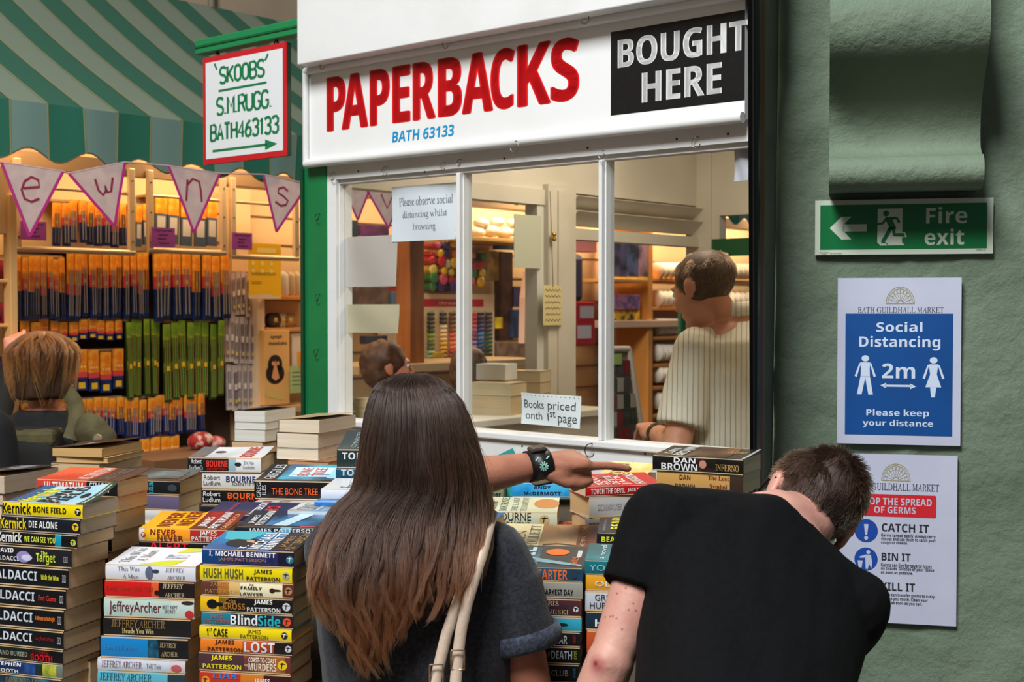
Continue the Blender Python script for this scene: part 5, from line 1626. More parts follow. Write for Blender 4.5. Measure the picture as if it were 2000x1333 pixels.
# ------------------------------------------------------------------ the stall table that carries the stacks
TZ = 0.90
table = empty('book_table', 'long book table hidden under the paperback stacks in front of the kiosk', 'table', (0, 0, 0))
TM = mat((96, 84, 70), .7)
mb = MB()
tt = [(-1.25, 2.30), (-.375, 2.30), (-.372, 2.50), (.10, 2.50), (.11, 2.43), (.42, 2.43), (.58, 2.66), (.50, 2.86), (-.56, 3.74), (-1.25, 3.4)]
mb.prism(tt, 'z', TZ - .03, TZ, TM)
mb.build('table_top', table)
for (x, y) in ((-1.18, 2.42), (.38, 2.50), (.44, 2.78), (-1.18, 3.3), (-.58, 3.62)):
    mb = MB()
    mb.box(x - .03, x + .03, y - .03, y + .03, 0, TZ - .03, TM)
    mb.build('leg', table)
for (o, ra, l, w, z) in RISERS:
    if z - TZ < .004:
        continue
    mb = MB()
    inset = .012
    mb.box(inset, l - inset, inset, w - inset, TZ if o.y < 3.9 and not (o.x < -.8 and o.y > 3.5) else 0.0, z - .0004, TM)
    mb.build('riser', table, (o.x, o.y, 0), ra)
# ------------------------------------------------------------------ people
V = Vector


def basis(x, y, z, o):
    return Matrix(((x[0], y[0], z[0], o[0]), (x[1], y[1], z[1], o[1]), (x[2], y[2], z[2], o[2]), (0, 0, 0, 1)))


def p_cap(p0, p1, r0, r1, flat=False, n=18):
    """tapered limb from p0 to p1; closed; round or flat ends"""
    p0, p1 = V(p0), V(p1)
    d = (p1 - p0); L = d.length; d.normalize()
    up = V((0, 0, 1)) if abs(d.z) < .9 else V((1, 0, 0))
    x = d.cross(up).normalized(); y = d.cross(x)
    prof = []
    if flat:
        prof = [(0.0, 0), (r0, 0)] + [(r0 + (r1 - r0) * t, L * t) for t in (.33, .66)] + [(r1, L), (0.0, L)]
    else:
        prof = [(r0 * math.sin(a), -r0 * math.cos(a)) for a in (0.0, .5, 1.0, 1.4)] + [(r0, 0), (r0 + (r1 - r0) * .5, L * .5), (r1, L)] + [(r1 * math.cos(a), L + r1 * math.sin(a)) for a in (.3, .7, 1.1, 1.5708)]
    vs, fs = [], []
    for r, h in prof:
        r = max(r, 1e-4)
        for k in range(n):
            a = 2 * math.pi * k / n
            vs.append(p0 + d * h + (x * math.cos(a) + y * math.sin(a)) * r)
    m = len(prof)
    for i in range(m - 1):
        for k in range(n):
            fs.append((i * n + k, i * n + (k + 1) % n, (i + 1) * n + (k + 1) % n, (i + 1) * n + k))
    fs += [tuple(range(n - 1, -1, -1)), tuple(range((m - 1) * n, m * n))]
    return vs, fs


def p_ell(c, r, M=None, n=20):
    mb = MB()
    mb.ball((0, 0, 0), r, None, n)
    c = V(c)
    if M is None:
        return [V(p) + c for p in mb.v], mb.f
    R = M.to_3x3()
    return [R @ V(p) + M @ c if False else M @ (V(p) + c) for p in mb.v], mb.f


def p_loft(rings, n=28):
    """rings: (centre, half-width vector, half-depth vector, superellipse power)"""
    vs, fs = [], []
    for rg in rings:
        c, a, b = V(rg[0]), V(rg[1]), V(rg[2])
        pw = rg[3] if len(rg) > 3 else 1.0
        for k in range(n):
            t = 2 * math.pi * k / n
            ct, st = math.cos(t), math.sin(t)
            vs.append(c + a * math.copysign(abs(ct) ** pw, ct) + b * math.copysign(abs(st) ** pw, st))
    m = len(rings)
    for i in range(m - 1):
        for k in range(n):
            fs.append((i * n + k, i * n + (k + 1) % n, (i + 1) * n + (k + 1) % n, (i + 1) * n + k))
    fs += [tuple(range(n - 1, -1, -1)), tuple(range((m - 1) * n, m * n))]
    return vs, fs


def fuse(name, prims, voxel, smooth, m, parent=None, disp=None, label=None, factor=.5):
    """one continuous surface grown around overlapping closed shapes"""
    mb = MB()
    for vs, fs in prims:
        mb.add(vs, fs, m, True)
    me0 = mb.mesh(name)
    bm = bmesh.new(); bm.from_mesh(me0)
    bmesh.ops.recalc_face_normals(bm, faces=bm.faces[:])
    bm.to_mesh(me0); bm.free()
    t = bpy.data.objects.new(name + '_form', me0)
    COL.objects.link(t)
    r = t.modifiers.new('r', 'REMESH'); r.mode = 'VOXEL'; r.voxel_size = voxel; r.use_smooth_shade = True
    s = t.modifiers.new('s', 'SMOOTH'); s.iterations = smooth; s.factor = factor
    dg = bpy.context.evaluated_depsgraph_get()
    me = bpy.data.meshes.new_from_object(t.evaluated_get(dg), depsgraph=dg)
    me.name = name
    bpy.data.objects.remove(t)
    bpy.data.meshes.remove(me0)
    if disp:
        nm = [v.normal.copy() for v in me.vertices]
        for v, nn in zip(me.vertices, nm):
            d = disp(v.co, nn)
            v.co = v.co + (d if isinstance(d, Vector) else nn * d)
    me.materials.clear(); me.materials.append(m)
    for p in me.polygons:
        p.use_smooth = True
        p.material_index = 0
    o = bpy.data.objects.new(name, me)
    COL.objects.link(o)
    if parent:
        o.parent = parent
        o.matrix_parent_inverse = Matrix.Translation(-V(parent.location))
    if label:
        o['label'] = label
    return o


def head_prims(M, s=1.0, ears=True, neck_to=None, neck_r=.052):
    """head with +y face, +z up around M's origin (mid head)"""
    MM = M @ Matrix.Diagonal((s, s, s, 1))
    E = lambda c, r: p_ell(c, r, MM)
    T = lambda p: MM @ V(p)
    pr = [E((0, -.016, .03), (.0745, .094, .082)), E((0, .030, -.045), (.056, .058, .066)), E((0, .036, -.005), (.062, .055, .080)),
          p_cap(T((0, .086, .018)), T((0, .108, -.022)), .009 * s, .0125 * s), E((.011, .096, -.026), (.009, .010, .008)), E((-.011, .096, -.026), (.009, .010, .008)),
          E((0, .079, .030), (.048, .016, .011)), E((.036, .066, -.018), (.022, .022, .020)), E((-.036, .066, -.018), (.022, .022, .020)),
          E((0, .088, -.050), (.022, .009, .006)), E((0, .086, -.059), (.020, .009, .0065)), E((0, .076, -.088), (.024, .020, .017))]
    if ears:
        for q in (1, -1):
            pr += [E((.078 * q, -.006, .0), (.008, .019, .031)), E((.080 * q, -.012, .012), (.009, .018, .018)), E((.076 * q, .004, -.022), (.007, .009, .012))]
    if neck_to is not None:
        pr.append(p_cap(T((0, -.02, -.03)), neck_to, neck_r * s, neck_r * 1.12 * s))
    return pr


def eyes(M, parent, s=1.0):
    for q in (1, -1):
        mb = MB()
        c = M @ V((.031 * q * s, .078 * s, .012 * s))
        loc = parent.location if parent else V((0, 0, 0))
        mb.ball(c - V(loc), .0115 * s, mat((232, 228, 222), .2), 12)
        c2 = M @ V((.031 * q * s, .0865 * s, .012 * s))
        mb.ball(c2 - V(loc), .0052 * s, mat((50, 36, 26), .15), 10)
        mb.build('eye', parent)


FING = ((-.030, (.045, .027, .022), .0098), (-.010, (.048, .030, .023), .0090), (.011, (.044, .028, .023), .0086), (.029, (.034, .022, .019), .0076))


def hand_prims(M, curls, thumb=None, left=True, s=1.0, spread=.05):
    """wrist at M's origin, +x to the fingertips, +z the back of the hand, thumb on -y (left) or +y (right)"""
    q = 1 if left else -1
    MM = M @ Matrix.Diagonal((s, s, s, 1))
    T = lambda p: MM @ V((p[0], p[1] * q, p[2]))
    a, b = (MM.to_3x3() @ V((0, 1, 0))), (MM.to_3x3() @ V((0, 0, 1)))
    pr = [p_loft([(T((-.02, 0, 0)), a * .027, b * .020), (T((.01, 0, .001)), a * .029, b * .021), (T((.04, -.001, .003)), a * .037, b * .0195), (T((.07, -.001, .004)), a * .041, b * .0170), (T((.092, 0, .002)), a * .040, b * .0135)], 24)]
    pr.append(p_ell((.035, -.020 * q, -.012), (.034, .020, .018), MM))
    pr.append(p_ell((.035, .024 * q, -.010), (.034, .015, .015), MM))
    for (y, ls, r), cu in zip(FING, curls):
        p = V((.090 - abs(y + .008) * .22, y, .002)); ang = 0.0
        pr.append(p_ell((p.x, p.y * q, .008), (.011, .010, .009), MM))
        yaw = y * spread / .03
        for k, (l, cv) in enumerate(zip(ls, cu)):
            ang += math.radians(cv)
            d = V((math.cos(ang) * math.cos(yaw), math.sin(yaw), -math.sin(ang)))
            p2 = p + d * l
            r0 = r * (1 - .07 * k)
            pr.append(p_cap(T(p), T(p2), r0, r0 * .91, n=14))
            p = p2
    th = thumb or ((.018, -.024, -.008), (.052, -.050, -.016), (.078, -.060, -.014), (.102, -.064, -.010))
    rr = (.0135, .0115, .0105, .0090)
    for i in range(3):
        pr.append(p_cap(T(th[i]), T(th[i + 1]), rr[i], rr[i + 1], n=14))
    return pr


def hair_curves(name, strands, rad, ramp, parent, seed=1):
    """strands: list of point lists (world)"""
    hc = bpy.data.hair_curves.new(name)
    hc.add_curves([len(s) for s in strands])
    off = V(parent.location) if parent else V((0, 0, 0))
    flat, rads = [], []
    for s in strands:
        n = len(s)
        for i, p in enumerate(s):
            flat += [p[0] - off.x, p[1] - off.y, p[2] - off.z]
            t = i / (n - 1)
            rads.append(rad * (1 - .55 * t * t))
    hc.attributes['position'].data.foreach_set('vector', flat)
    ra = hc.attributes.get('radius') or hc.attributes.new('radius', 'FLOAT', 'POINT')
    ra.data.foreach_set('value', rads)
    m = bpy.data.materials.new('hair_strands')
    m.use_nodes = True
    nt = m.node_tree
    nt.nodes.remove(nt.nodes['Principled BSDF'])
    b = nt.nodes.new('ShaderNodeBsdfHairPrincipled')
    try:
        b.model = 'CHIANG'
    except Exception:
        pass
    b.parametrization = 'COLOR'
    hi = nt.nodes.new('ShaderNodeHairInfo')
    cr = nt.nodes.new('ShaderNodeValToRGB')
    for i, (pos, c) in enumerate(ramp):
        e = cr.color_ramp.elements[i] if i < 2 else cr.color_ramp.elements.new(pos)
        e.position = pos; e.color = lin(c)
    mx = nt.nodes.new('ShaderNodeMix'); mx.data_type = 'RGBA'; mx.blend_type = 'MULTIPLY'; mx.inputs['Factor'].default_value = 1
    r2 = nt.nodes.new('ShaderNodeValToRGB')
    r2.color_ramp.elements[0].color = (.35, .34, .33, 1); r2.color_ramp.elements[1].color = (1.5, 1.42, 1.35, 1)
    nt.links.new(hi.outputs['Intercept'], cr.inputs['Fac'])
    nt.links.new(hi.outputs['Random'], r2.inputs['Fac'])
    nt.links.new(cr.outputs['Color'], mx.inputs['A']); nt.links.new(r2.outputs['Color'], mx.inputs['B'])
    nt.links.new(mx.outputs['Result'], b.inputs['Color'])
    b.inputs['Roughness'].default_value = .36
    b.inputs['Radial Roughness'].default_value = .4
    nt.links.new(b.outputs[0], nt.nodes['Material Output'].inputs['Surface'])
    hc.materials.append(m)
    o = bpy.data.objects.new(name, hc)
    COL.objects.link(o)
    if parent:
        o.parent = parent
    return o


def interp(tab, y):
    if y <= tab[0][0]:
        return tab[0][1]
    for (a, b), (c, d) in zip(tab, tab[1:]):
        if y <= c:
            t = (y - a) / (c - a)
            t = t * t * (3 - 2 * t) * .5 + t * .5
            return b + (d - b) * t
    return tab[-1][1]


def heather(c1, c2, scale, rough=.85, bump=None, stretch=None):
    return mat(c1, rough, mix=(c2, scale, .38, .66), bump=bump, stretch=stretch, sheen=.15)


def legs_prims(hipL, hipR, kneeL, kneeR, ankL, ankR, r=(.085, .06, .045)):
    return [p_cap(hipL, kneeL, r[0], r[1]), p_cap(kneeL, ankL, r[1], r[2]), p_cap(hipR, kneeR, r[0], r[1]), p_cap(kneeR, ankR, r[1], r[2])]


def shoes(parent, anks, fdir, m):
    f = V((fdir[0], fdir[1], 0)).normalized()
    for a in anks:
        a = V(a)
        fuse('shoe', [p_ell((a.x, a.y, .05), (.05, .05, .05)), p_cap((a.x, a.y, .042), (a.x + f.x * .15, a.y + f.y * .15, .036), .042, .036), p_cap((a.x - f.x * .03, a.y - f.y * .03, .03), (a.x + f.x * .16, a.y + f.y * .16, .03), .03, .03)], .012, 3, m, parent,
             disp=lambda co, n: V((0, 0, max(0, .002 - co.z))))


# ============ the long haired shopper with her back to us
SK_W = mat((178, 118, 92), .5, mix=((160, 100, 76), 18, .35, .7), bump=(160, .12), sss=.12)
lady = empty('person', 'woman seen from behind with long brown hair, dark T-shirt, pointing at the books', 'person', (-.16, 2.36, 0))
Yw = 2.36
hM = basis((1, 0, 0), (0, .97, -.24), (0, .24, .97), (-.165, 2.365, 1.372))
wr = at(1056, 908, 2.62)
kn = at(1134, 902, 2.655)
hx = (kn - wr).normalized()
hz = (V((-.10, -.30, .95)) - hx * hx.dot(V((-.10, -.30, .95)))).normalized()
hy = hz.cross(hx)
lhM = basis(hx, hy, hz, wr)
elb = at(862, 938, 2.56)
shl = V((-.315, 2.36, 1.185))
shr = V((-.018, 2.345, 1.182))
er = at(1040, 1360, 2.34)
torso = [((-.165, 2.37, 1.29), (.06, 0, 0), (0, .055, 0)), ((-.165, 2.36, 1.245), (.11, 0, 0), (0, .07, 0)), ((-.166, 2.355, 1.20), (.165, 0, 0), (0, .09, 0)), ((-.166, 2.36, 1.12), (.178, 0, 0), (0, .105, 0)),
         ((-.166, 2.36, 1.0), (.165, 0, 0), (0, .11, 0)), ((-.166, 2.36, .90), (.155, 0, 0), (0, .105, 0)), ((-.166, 2.36, .80), (.18, 0, 0), (0, .12, 0)), ((-.166, 2.36, .74), (.175, 0, 0), (0, .12, 0))]
hr_w = V((.04, 2.335, .70))
pr = head_prims(hM, .95, True, (-.165, 2.372, 1.24), .047) + [p_loft(torso)]
pr += [p_cap(shl, elb, .046, .037), p_cap(elb, at(960, 926, 2.59), .040, .036), p_cap(at(960, 926, 2.59), wr, .036, .0255)]
pr += [p_cap(shr, er, .047, .037), p_cap(er, V((.045, 2.34, .83)), .037, .034), p_cap(V((.045, 2.34, .83)), hr_w, .034, .024)]
pr += hand_prims(lhM, ((3, 5, 6), (74, 92, 55), (78, 92, 55), (80, 90, 50)), ((.012, -.022, -.014), (.042, -.036, -.028), (.072, -.036, -.033), (.097, -.030, -.031)), True, 1.0)
pr += [p_ell((.083, -.010, -.022), (.026, .022, .022), lhM), p_ell((.055, -.020, -.020), (.034, .018, .018), lhM)]
rhM = basis((0, .05, -1), (0, -1, -.05), (1, 0, 0), hr_w)
pr += hand_prims(rhM, ((14, 20, 15), (16, 22, 15), (18, 24, 15), (20, 24, 15)), None, False, .95)
hL, hR, kL, kR, aL, aR = (-.255, 2.36, .76), (-.075, 2.36, .76), (-.25, 2.34, .44), (-.08, 2.34, .44), (-.25, 2.36, .09), (-.08, 2.36, .09)
pr += legs_prims(hL, hR, kL, kR, aL, aR, (.08, .055, .04))
fuse('body', pr, .0042, 4, SK_W, lady)
eyes(hM, lady, .95)
# nails
mb = MB()
o0 = V(lady.location)
tip = lhM @ V((.166, -.0305, .0005))
HM = heather((9, 10, 15), (35, 39, 51), 150, bump=(220, .3))


def folds(amp, kx=9, kz=5, seed=0.0):
    def f(co, n):
        a = noise.noise(V((co.x * kx + seed, co.y * kx * .6, co.z * kz)))
        b = noise.noise(V((co.x * kx * 2.3 + seed, co.y * 3, co.z * kz * 2.0 + 4)))
        return amp * (a + .45 * b)
    return f


g = .010
shirt = [(c, (V(a) * (1 + g / V(a).length * 1.2)), (V(b) * (1 + g / V(b).length * 1.2))) + tuple() for c, a, b in torso]
shirt = shirt[1:7]
shirt[0] = ((-.166, 2.352, 1.250), (.092, 0, 0), (0, .068, 0))
pr = [p_loft(shirt)]
sle_end = at(1022, 1246, 2.34)
sdir = (er - shr).normalized()
pr += [p_cap(shr + V((-.01, 0, .0)), shr + (sle_end - shr) * .5, .060, .060), p_cap(shr + (sle_end - shr) * .3, sle_end, .060, .061, True)]
pr += [p_cap(shl, shl + (elb - shl) * .35, .060, .058), p_cap(shl, shl + (elb - shl) * .55, .060, .058, True)]
pr += [p_cap((-.165, 2.352, 1.215), shr + V((-.01, 0, .012)), .062, .048), p_cap((-.165, 2.352, 1.215), shl + V((0.01, 0, .012)), .062, .048)]
fuse('t_shirt', pr, .005, 3, HM, lady, folds(.006), 'dark heathered T-shirt with rolled sleeves')
# rolled cuff
HC = heather((26, 30, 42), (60, 68, 88), 150, bump=(220, .3))
for a, d, nm in ((sle_end, sdir, 'right'), (shl + (elb - shl) * .55, (elb - shl).normalized(), 'left')):
    up = V((.25, -.1, 1)) if nm == 'right' else V((0, 0, 1))
    x = d.cross(V((0, 1, 0.2))).normalized(); y = d.cross(x)
    vs, fs = [], []
    prof = [(.058, -.016), (.066, -.017), (.069, -.004), (.068, .012), (.062, .017), (.054, .012)]
    n = 36
    for r, h in prof:
        for k in range(n):
            t = 2 * math.pi * k / n
            rr = r * (1 + .02 * math.sin(3 * t + 1) + .012 * math.sin(7 * t))
            vs.append(a + d * h + (x * math.cos(t) + y * math.sin(t)) * rr - o0)
    m_ = len(prof)
    for i in range(m_):
        for k in range(n):
            fs.append((i * n + k, i * n + (k + 1) % n, ((i + 1) % m_) * n + (k + 1) % n, ((i + 1) % m_) * n + k))
    mb = MB(); mb.add(vs, fs, HC, True)
    mb.build('sleeve_cuff', lady)
DEN = heather((36, 42, 58), (52, 60, 80), 120)
fuse('trousers', [p_loft([((-.166, 2.36, .86), (.165, 0, 0), (0, .115, 0)), ((-.166, 2.36, .78), (.19, 0, 0), (0, .13, 0)), ((-.166, 2.36, .70), (.185, 0, 0), (0, .125, 0))])] + legs_prims(hL, hR, kL, kR, aL, aR, (.092, .066, .055)), .010, 3, DEN, lady, folds(.004))
shoes(lady, (aL, aR), (0, 1), mat((40, 38, 40), .5))

# her hair
TL = [(728, 788), (736, 766), (748, 742), (765, 729), (790, 719), (820, 712), (860, 705), (900, 700), (935, 696), (960, 690), (980, 668), (1000, 646), (1030, 628), (1060, 617), (1100, 606), (1140, 600), (1180, 610), (1220, 630), (1260, 655), (1310, 690)]
TR = [(728, 832), (736, 852), (748, 872), (765, 890), (790, 908), (820, 921), (860, 933), (900, 941), (950, 949), (1000, 953), (1050, 952), (1100, 946), (1150, 934), (1200, 915), (1250, 880), (1310, 800)]
TY = [(728, 2.345), (740, 2.315), (760, 2.288), (790, 2.268), (830, 2.257), (900, 2.250), (960, 2.250), (1010, 2.245), (1060, 2.228), (1110, 2.214), (1160, 2.206), (1220, 2.204), (1320, 2.206)]
TD = [(728, .02), (760, .05), (800, .075), (900, .088), (960, .085), (1020, .075), (1080, .055), (1160, .03), (1310, .015)]
TE = [(-1.0, 1120), (-.8, 1215), (-.55, 1290), (-.3, 1300), (-.05, 1245), (.25, 1200), (.55, 1180), (.8, 1135), (1.0, 1090)]


def sm(tab, y, w=26):
    return (interp(tab, y - w) + 2 * interp(tab, y - w / 2) + 2 * interp(tab, y) + 2 * interp(tab, y + w / 2) + interp(tab, y + w)) / 8


def hpt(u, y, lay, dx=0.0):
    l, r = interp(TL, y), interp(TR, y)
    px = l + (r - l) * (u + 1) / 2 + dx
    uu = max(-1, min(1, u))
    Y = (sm(TY, y) if y > 760 else interp(TY, y)) + sm(TD, y) * (1 - math.sqrt(max(0, 1 - uu * uu * .97))) - lay
    Y += .007 * math.exp(-((uu - .04) / .13) ** 2) * max(0, min(1, (y - 735) / 30)) * max(0, min(1, (930 - y) / 90))
    return at(px, y, Y)


random.seed(11)
strands = []
NCL = 230
clumps = []
for c in range(NCL):
    u = random.uniform(-1, 1)
    clumps.append((u, random.uniform(0, 6.28), random.uniform(.7, 1.3), random.uniform(-60, 30), random.uniform(-.012, .014), random.uniform(-13, 13)))
NPT = 26
for i in range(19000):
    cu, ph, fr, de, dl, dxo = random.choice(clumps)
    u = cu + random.gauss(0, .045)
    if abs(u) > 1.01:
        u = math.copysign(2.0 - abs(u), u)
    ye = interp(TE, u) + de + random.uniform(-30, 12)
    ys = 729 + random.random() ** 2 * 26
    lay = random.random() ** 1.6 * .010
    pts = []
    for k in range(NPT):
        t = k / (NPT - 1)
        y = ys + (ye - ys) * t
        w = max(0, (y - 800) / 400)
        ucl = u + (cu - u) * min(.75, w * .9)
        dx = w * (9 * math.sin(y / 48 * fr + ph) + dxo * 1.3) + w * w * 6 * math.sin(y / 21 + ph * 2) + 3.0 * math.sin(y / 33 + i * 1.7) * w
        dx += 2.5 * math.sin(y / 95 + u * 9)
        pts.append(hpt(ucl, y, lay + dl * w + .004 * w * math.sin(y / 40 + ph), dx))
    strands.append(pts)
for i in range(140):                                   # flyaways
    u = random.uniform(-1, 1); ye = random.uniform(900, 1200); ph = random.uniform(0, 6)
    strands.append([hpt(u, 731 + (ye - 731) * k / (NPT - 1), .014, (k / NPT) ** 2 * 26 * math.sin(ph + k * .16)) for k in range(NPT)])
hair_curves('hair', strands, .00040, [(0, (30, 17, 10)), (.4, (40, 23, 14)), (.75, (60, 35, 21)), (1, (108, 64, 37))], lady)
# dense hair mass under the strands
mb = MB()
rows = [730, 738, 750, 770, 800, 840, 880, 920, 960, 990, 1020, 1060, 1100, 1140, 1180, 1215]
nu = 25
vs = []
for y in rows:
    for i in range(nu):
        u = -.93 + 1.86 * i / (nu - 1)
        if y > 1100:
            u *= 1 - (y - 1100) / 420
        vs.append(hpt(u, y, -.005) - o0)
    for i in range(nu - 2, 0, -1):
        u = -.93 + 1.86 * i / (nu - 1)
        if y > 1100:
            u *= 1 - (y - 1100) / 420
        q = hpt(u, y, -.02 - interp(TD, y) * (1 - u * u) * .5) - o0
        vs.append(q)
rn = nu + nu - 2
fs = []
for j in range(len(rows) - 1):
    for i in range(rn):
        fs.append((j * rn + i, j * rn + (i + 1) % rn, (j + 1) * rn + (i + 1) % rn, (j + 1) * rn + i))
fs += [tuple(range(rn)), tuple(range(len(vs) - 1, len(vs) - 1 - rn, -1))]
mb.add(vs, fs, mat((22, 14, 11), .6, mix=((36, 22, 16), 60, .4, .6), stretch=(1, 1, .06)), True)
mb.build('hair_mass', lady)

# wrist watch on a wide black strap
fa = (wr - at(960, 926, 2.59)).normalized()
wc = wr - fa * .004
upv = (V((-.25, -.22, .94)) - fa * fa.dot(V((-.25, -.22, .94)))).normalized()
sv = fa.cross(upv)                                        # towards the far side or near side
watch = empty('wrist_watch', 'watch with a wide black strap and mint flower on the pointing wrist', 'watch', tuple(wc))
mb = MB()
vs, fs = [], []
n = 40
wy = wc - fa * .002
prof = [(-.023, .0), (-.024, .003), (.022, .003), (.023, .0)]
for h, e in prof:
    for k in range(n):
        t = 2 * math.pi * k / n
        tp = 1 - h * 2.0
        vs.append(fa * h + (sv * math.cos(t) * (.0300 * tp + e) + upv * math.sin(t) * (.0272 * tp + e)))
for i in range(4):
    for k in range(n):
        fs.append((i * n + k, i * n + (k + 1) % n, ((i + 1) % 4) * n + (k + 1) % n, ((i + 1) % 4) * n + k))
mb.add(vs, fs, mat((26, 18, 18), .42, bump=(90, .1)), True)
MINT = mat((150, 206, 190), .5)
near = -sv if sv.y > 0 else sv


def strap_pt(a, b):
    """a along the arm, b angle up the near side"""
    t = b
    d = near * math.cos(t) * (.0300 * (1 - a * 2) + .0042) + upv * math.sin(t) * (.0272 * (1 - a * 2) + .0042)
    return tuple(fa * a + d)


for k in range(10):
    a = 2 * math.pi * k / 10
    c, s_ = math.cos(a), math.sin(a)
    pts = [(.002, -.0009), (.0085, -.0016), (.0098, 0), (.0085, .0016), (.002, .0009)]
    mb.poly(strap_pt, [((x * c - y * s_), .18 + (x * s_ + y * c) / .030) for x, y in pts], MINT)
for a0 in (-.010, .012):
    mb.stroke(strap_pt, [(a0 - .004, .62), (a0, .72), (a0 + .003, .80)], .004, MINT)
mb.build('strap', watch)
cM = basis(fa, fa.cross(upv) * -1, upv, V((0, 0, 0)) + upv * .033)
ST_ = mat((120, 108, 104), .25, .85)
mb = MB()
mb.box(-.017, .017, -.015, .015, -.004, .0035, ST_, cM, bev=.003)
mb.build('case', watch)
mb = MB()
mb.box(-.0135, .0135, -.0118, .0118, .0034, .0042, mat((24, 22, 24), .1), cM, bev=.0006)
mb.build('dial', watch)
mb = MB()
mb.box(-.015, .024, -.012, .012, -.0725, -.0690, ST_, cM, bev=.001)
mb.build('clasp', watch)

# her shoulder bag
BG = mat((196, 174, 154), .42, bump=(70, .15))
bag = empty('shoulder_bag', 'beige leather shoulder bag hanging on two straps down the back of the long haired shopper', 'bag', (-.16, 2.16, .72))
bo = V(bag.location)


def strap(pts, w, name):
    c = [at(x, y, Y) - bo for x, y, Y in pts]
    mb = MB()
    vs = []
    for i, p in enumerate(c):
        t = (c[min(i + 1, len(c) - 1)] - c[max(i - 1, 0)]).normalized()
        sd = t.cross(V((0, -1, 0))).normalized()
        nn = sd.cross(t)
        for a, b in ((-w, -.0025), (0, -.005), (w, -.0025), (w, .0015), (-w, .0015)):
            vs.append(p + sd * a + nn * (b if nn.y > 0 else -b))
    fs = []
    for i in range(len(c) - 1):
        for k in range(5):
            fs.append((i * 5 + k, i * 5 + (k + 1) % 5, (i + 1) * 5 + (k + 1) % 5, (i + 1) * 5 + k))
    fs += [(0, 1, 2, 3, 4), tuple(range(len(vs) - 1, len(vs) - 6, -1))]
    mb.add(vs, fs, BG, True)
    mb.build(name, bag)


strap([(962, 1000, 2.33), (952, 1040, 2.272), (941, 1085, 2.240), (928, 1125, 2.222), (912, 1180, 2.212), (901, 1230, 2.206), (895, 1275, 2.20), (890, 1330, 2.185), (884, 1440, 2.16)], .0095, 'strap')
strap([(935, 1060, 2.262), (910, 1130, 2.236), (889, 1190, 2.216), (872, 1240, 2.208), (860, 1290, 2.20), (850, 1330, 2.187), (838, 1440, 2.16)], .0095, 'strap')
GD = mat((206, 176, 140), .22, .95)
for (x, y, Y) in ((894, 1290, 2.188), (852, 1318, 2.182)):
    mb = MB()
    c = at(x, y, Y) - bo
    q = [(-.011, .016), (.011, .016), (.011, -.016), (-.011, -.016), (-.011, .016)]
    mb.tube([c + V((a, 0, b)) for a, b in q], .0018, GD, 6)
    mb.build('buckle', bag)
fuse('bag_body', [p_loft([((-.16, 2.15, .88), (.10, 0, 0), (0, .03, 0), .6), ((-.16, 2.15, .75), (.12, 0, 0), (0, .045, 0), .6), ((-.16, 2.15, .62), (.12, 0, 0), (0, .05, 0), .6)])], .009, 4, BG, bag)

# ============ the black shirted shopper bending over the table
SK_M = mat((214, 160, 142), .5, mix=((198, 140, 124), 16, .35, .7), bump=(150, .12), sss=.12)
gent = empty('person', 'man in a black T-shirt bending forward over the books with short brown hair', 'person', (.287, 1.93, 0))
C7 = V((.4716, 2.25, 1.287))
s_ax = V((.28, .74, .61)).normalized()
r_ax = V((.905, 0, -.425)).normalized()
s_ax = (s_ax - r_ax * s_ax.dot(r_ax)).normalized()
n_ax = r_ax.cross(s_ax)
n_ax = n_ax if n_ax.y < 0 else -n_ax


def mring(d, hw, hd, off=0.0, pw=.9):
    return (C7 + s_ax * d - n_ax * (hd + .004 - off) + r_ax * max(0, -.06 - d) * .10, r_ax * hw, n_ax * hd, pw)


mt = [mring(.02, .06, .055), mring(-.02, .11, .07), mring(-.06, .17, .09), mring(-.12, .195, .11), mring(-.22, .175, .12), mring(-.35, .158, .115), mring(-.47, .155, .11), mring(-.56, .165, .115)]
SL = V((.258, 2.255, 1.252)); SR = V((.578, 2.25, 1.112))
EL = at(1192, 1292, 2.17); WL_ = V((.075, 2.17, .80))
ER = V((.585, 2.44, 1.0)); WR_ = V((.515, 2.50, .950))
r_h = V((.8, 0, -.6))
u0 = V((.6, 0, .8)); pt = math.radians(42)
u_h = u0 * math.cos(pt) + V((0, 1, 0)) * math.sin(pt)
f_h = u_h.cross(r_h)
hc_ = at(1577, 1000, 2.36)
mM = basis(r_h, f_h, u_h, hc_)
pelv = C7 - s_ax * .56 - n_ax * .1
pr = head_prims(mM, 1.0, True, None) + [p_loft(mt)]
pr += [p_cap(mM @ V((0, -.018, -.04)), C7 - n_ax * .055, .050, .056)]
pr += [p_cap(SL, SL + (EL - SL) * .5, .050, .0465), p_cap(SL + (EL - SL) * .5, EL, .0465, .036), p_ell(EL + V((-.006, -.012, 0)), (.030, .030, .034)), p_cap(EL, EL + (WL_ - EL) * .35, .040, .041), p_cap(EL + (WL_ - EL) * .35, WL_, .041, .027)]
pr += [p_cap(SR, ER, .050, .038), p_cap(ER, WR_, .038, .026)]
lM = basis((WL_ - EL).normalized(), V((0, -1, 0)), V((-1, 0, 0)), WL_)
xx = (WL_ - EL).normalized(); zz = V((-1, 0, 0)); zz = (zz - xx * zz.dot(xx)).normalized(); yy = zz.cross(xx)
pr += hand_prims(basis(xx, yy, zz, WL_), ((16, 22, 16), (18, 24, 16), (20, 26, 16), (22, 26, 16)), None, True)
xx = (V((.44, 2.66, .952)) - WR_).normalized(); zz = V((0, 0, 1)); zz = (zz - xx * zz.dot(xx)).normalized(); yy = zz.cross(xx)
pr += hand_prims(basis(xx, yy, zz, WR_), ((14, 20, 14), (16, 22, 16), (18, 22, 16), (20, 22, 16)), None, False)
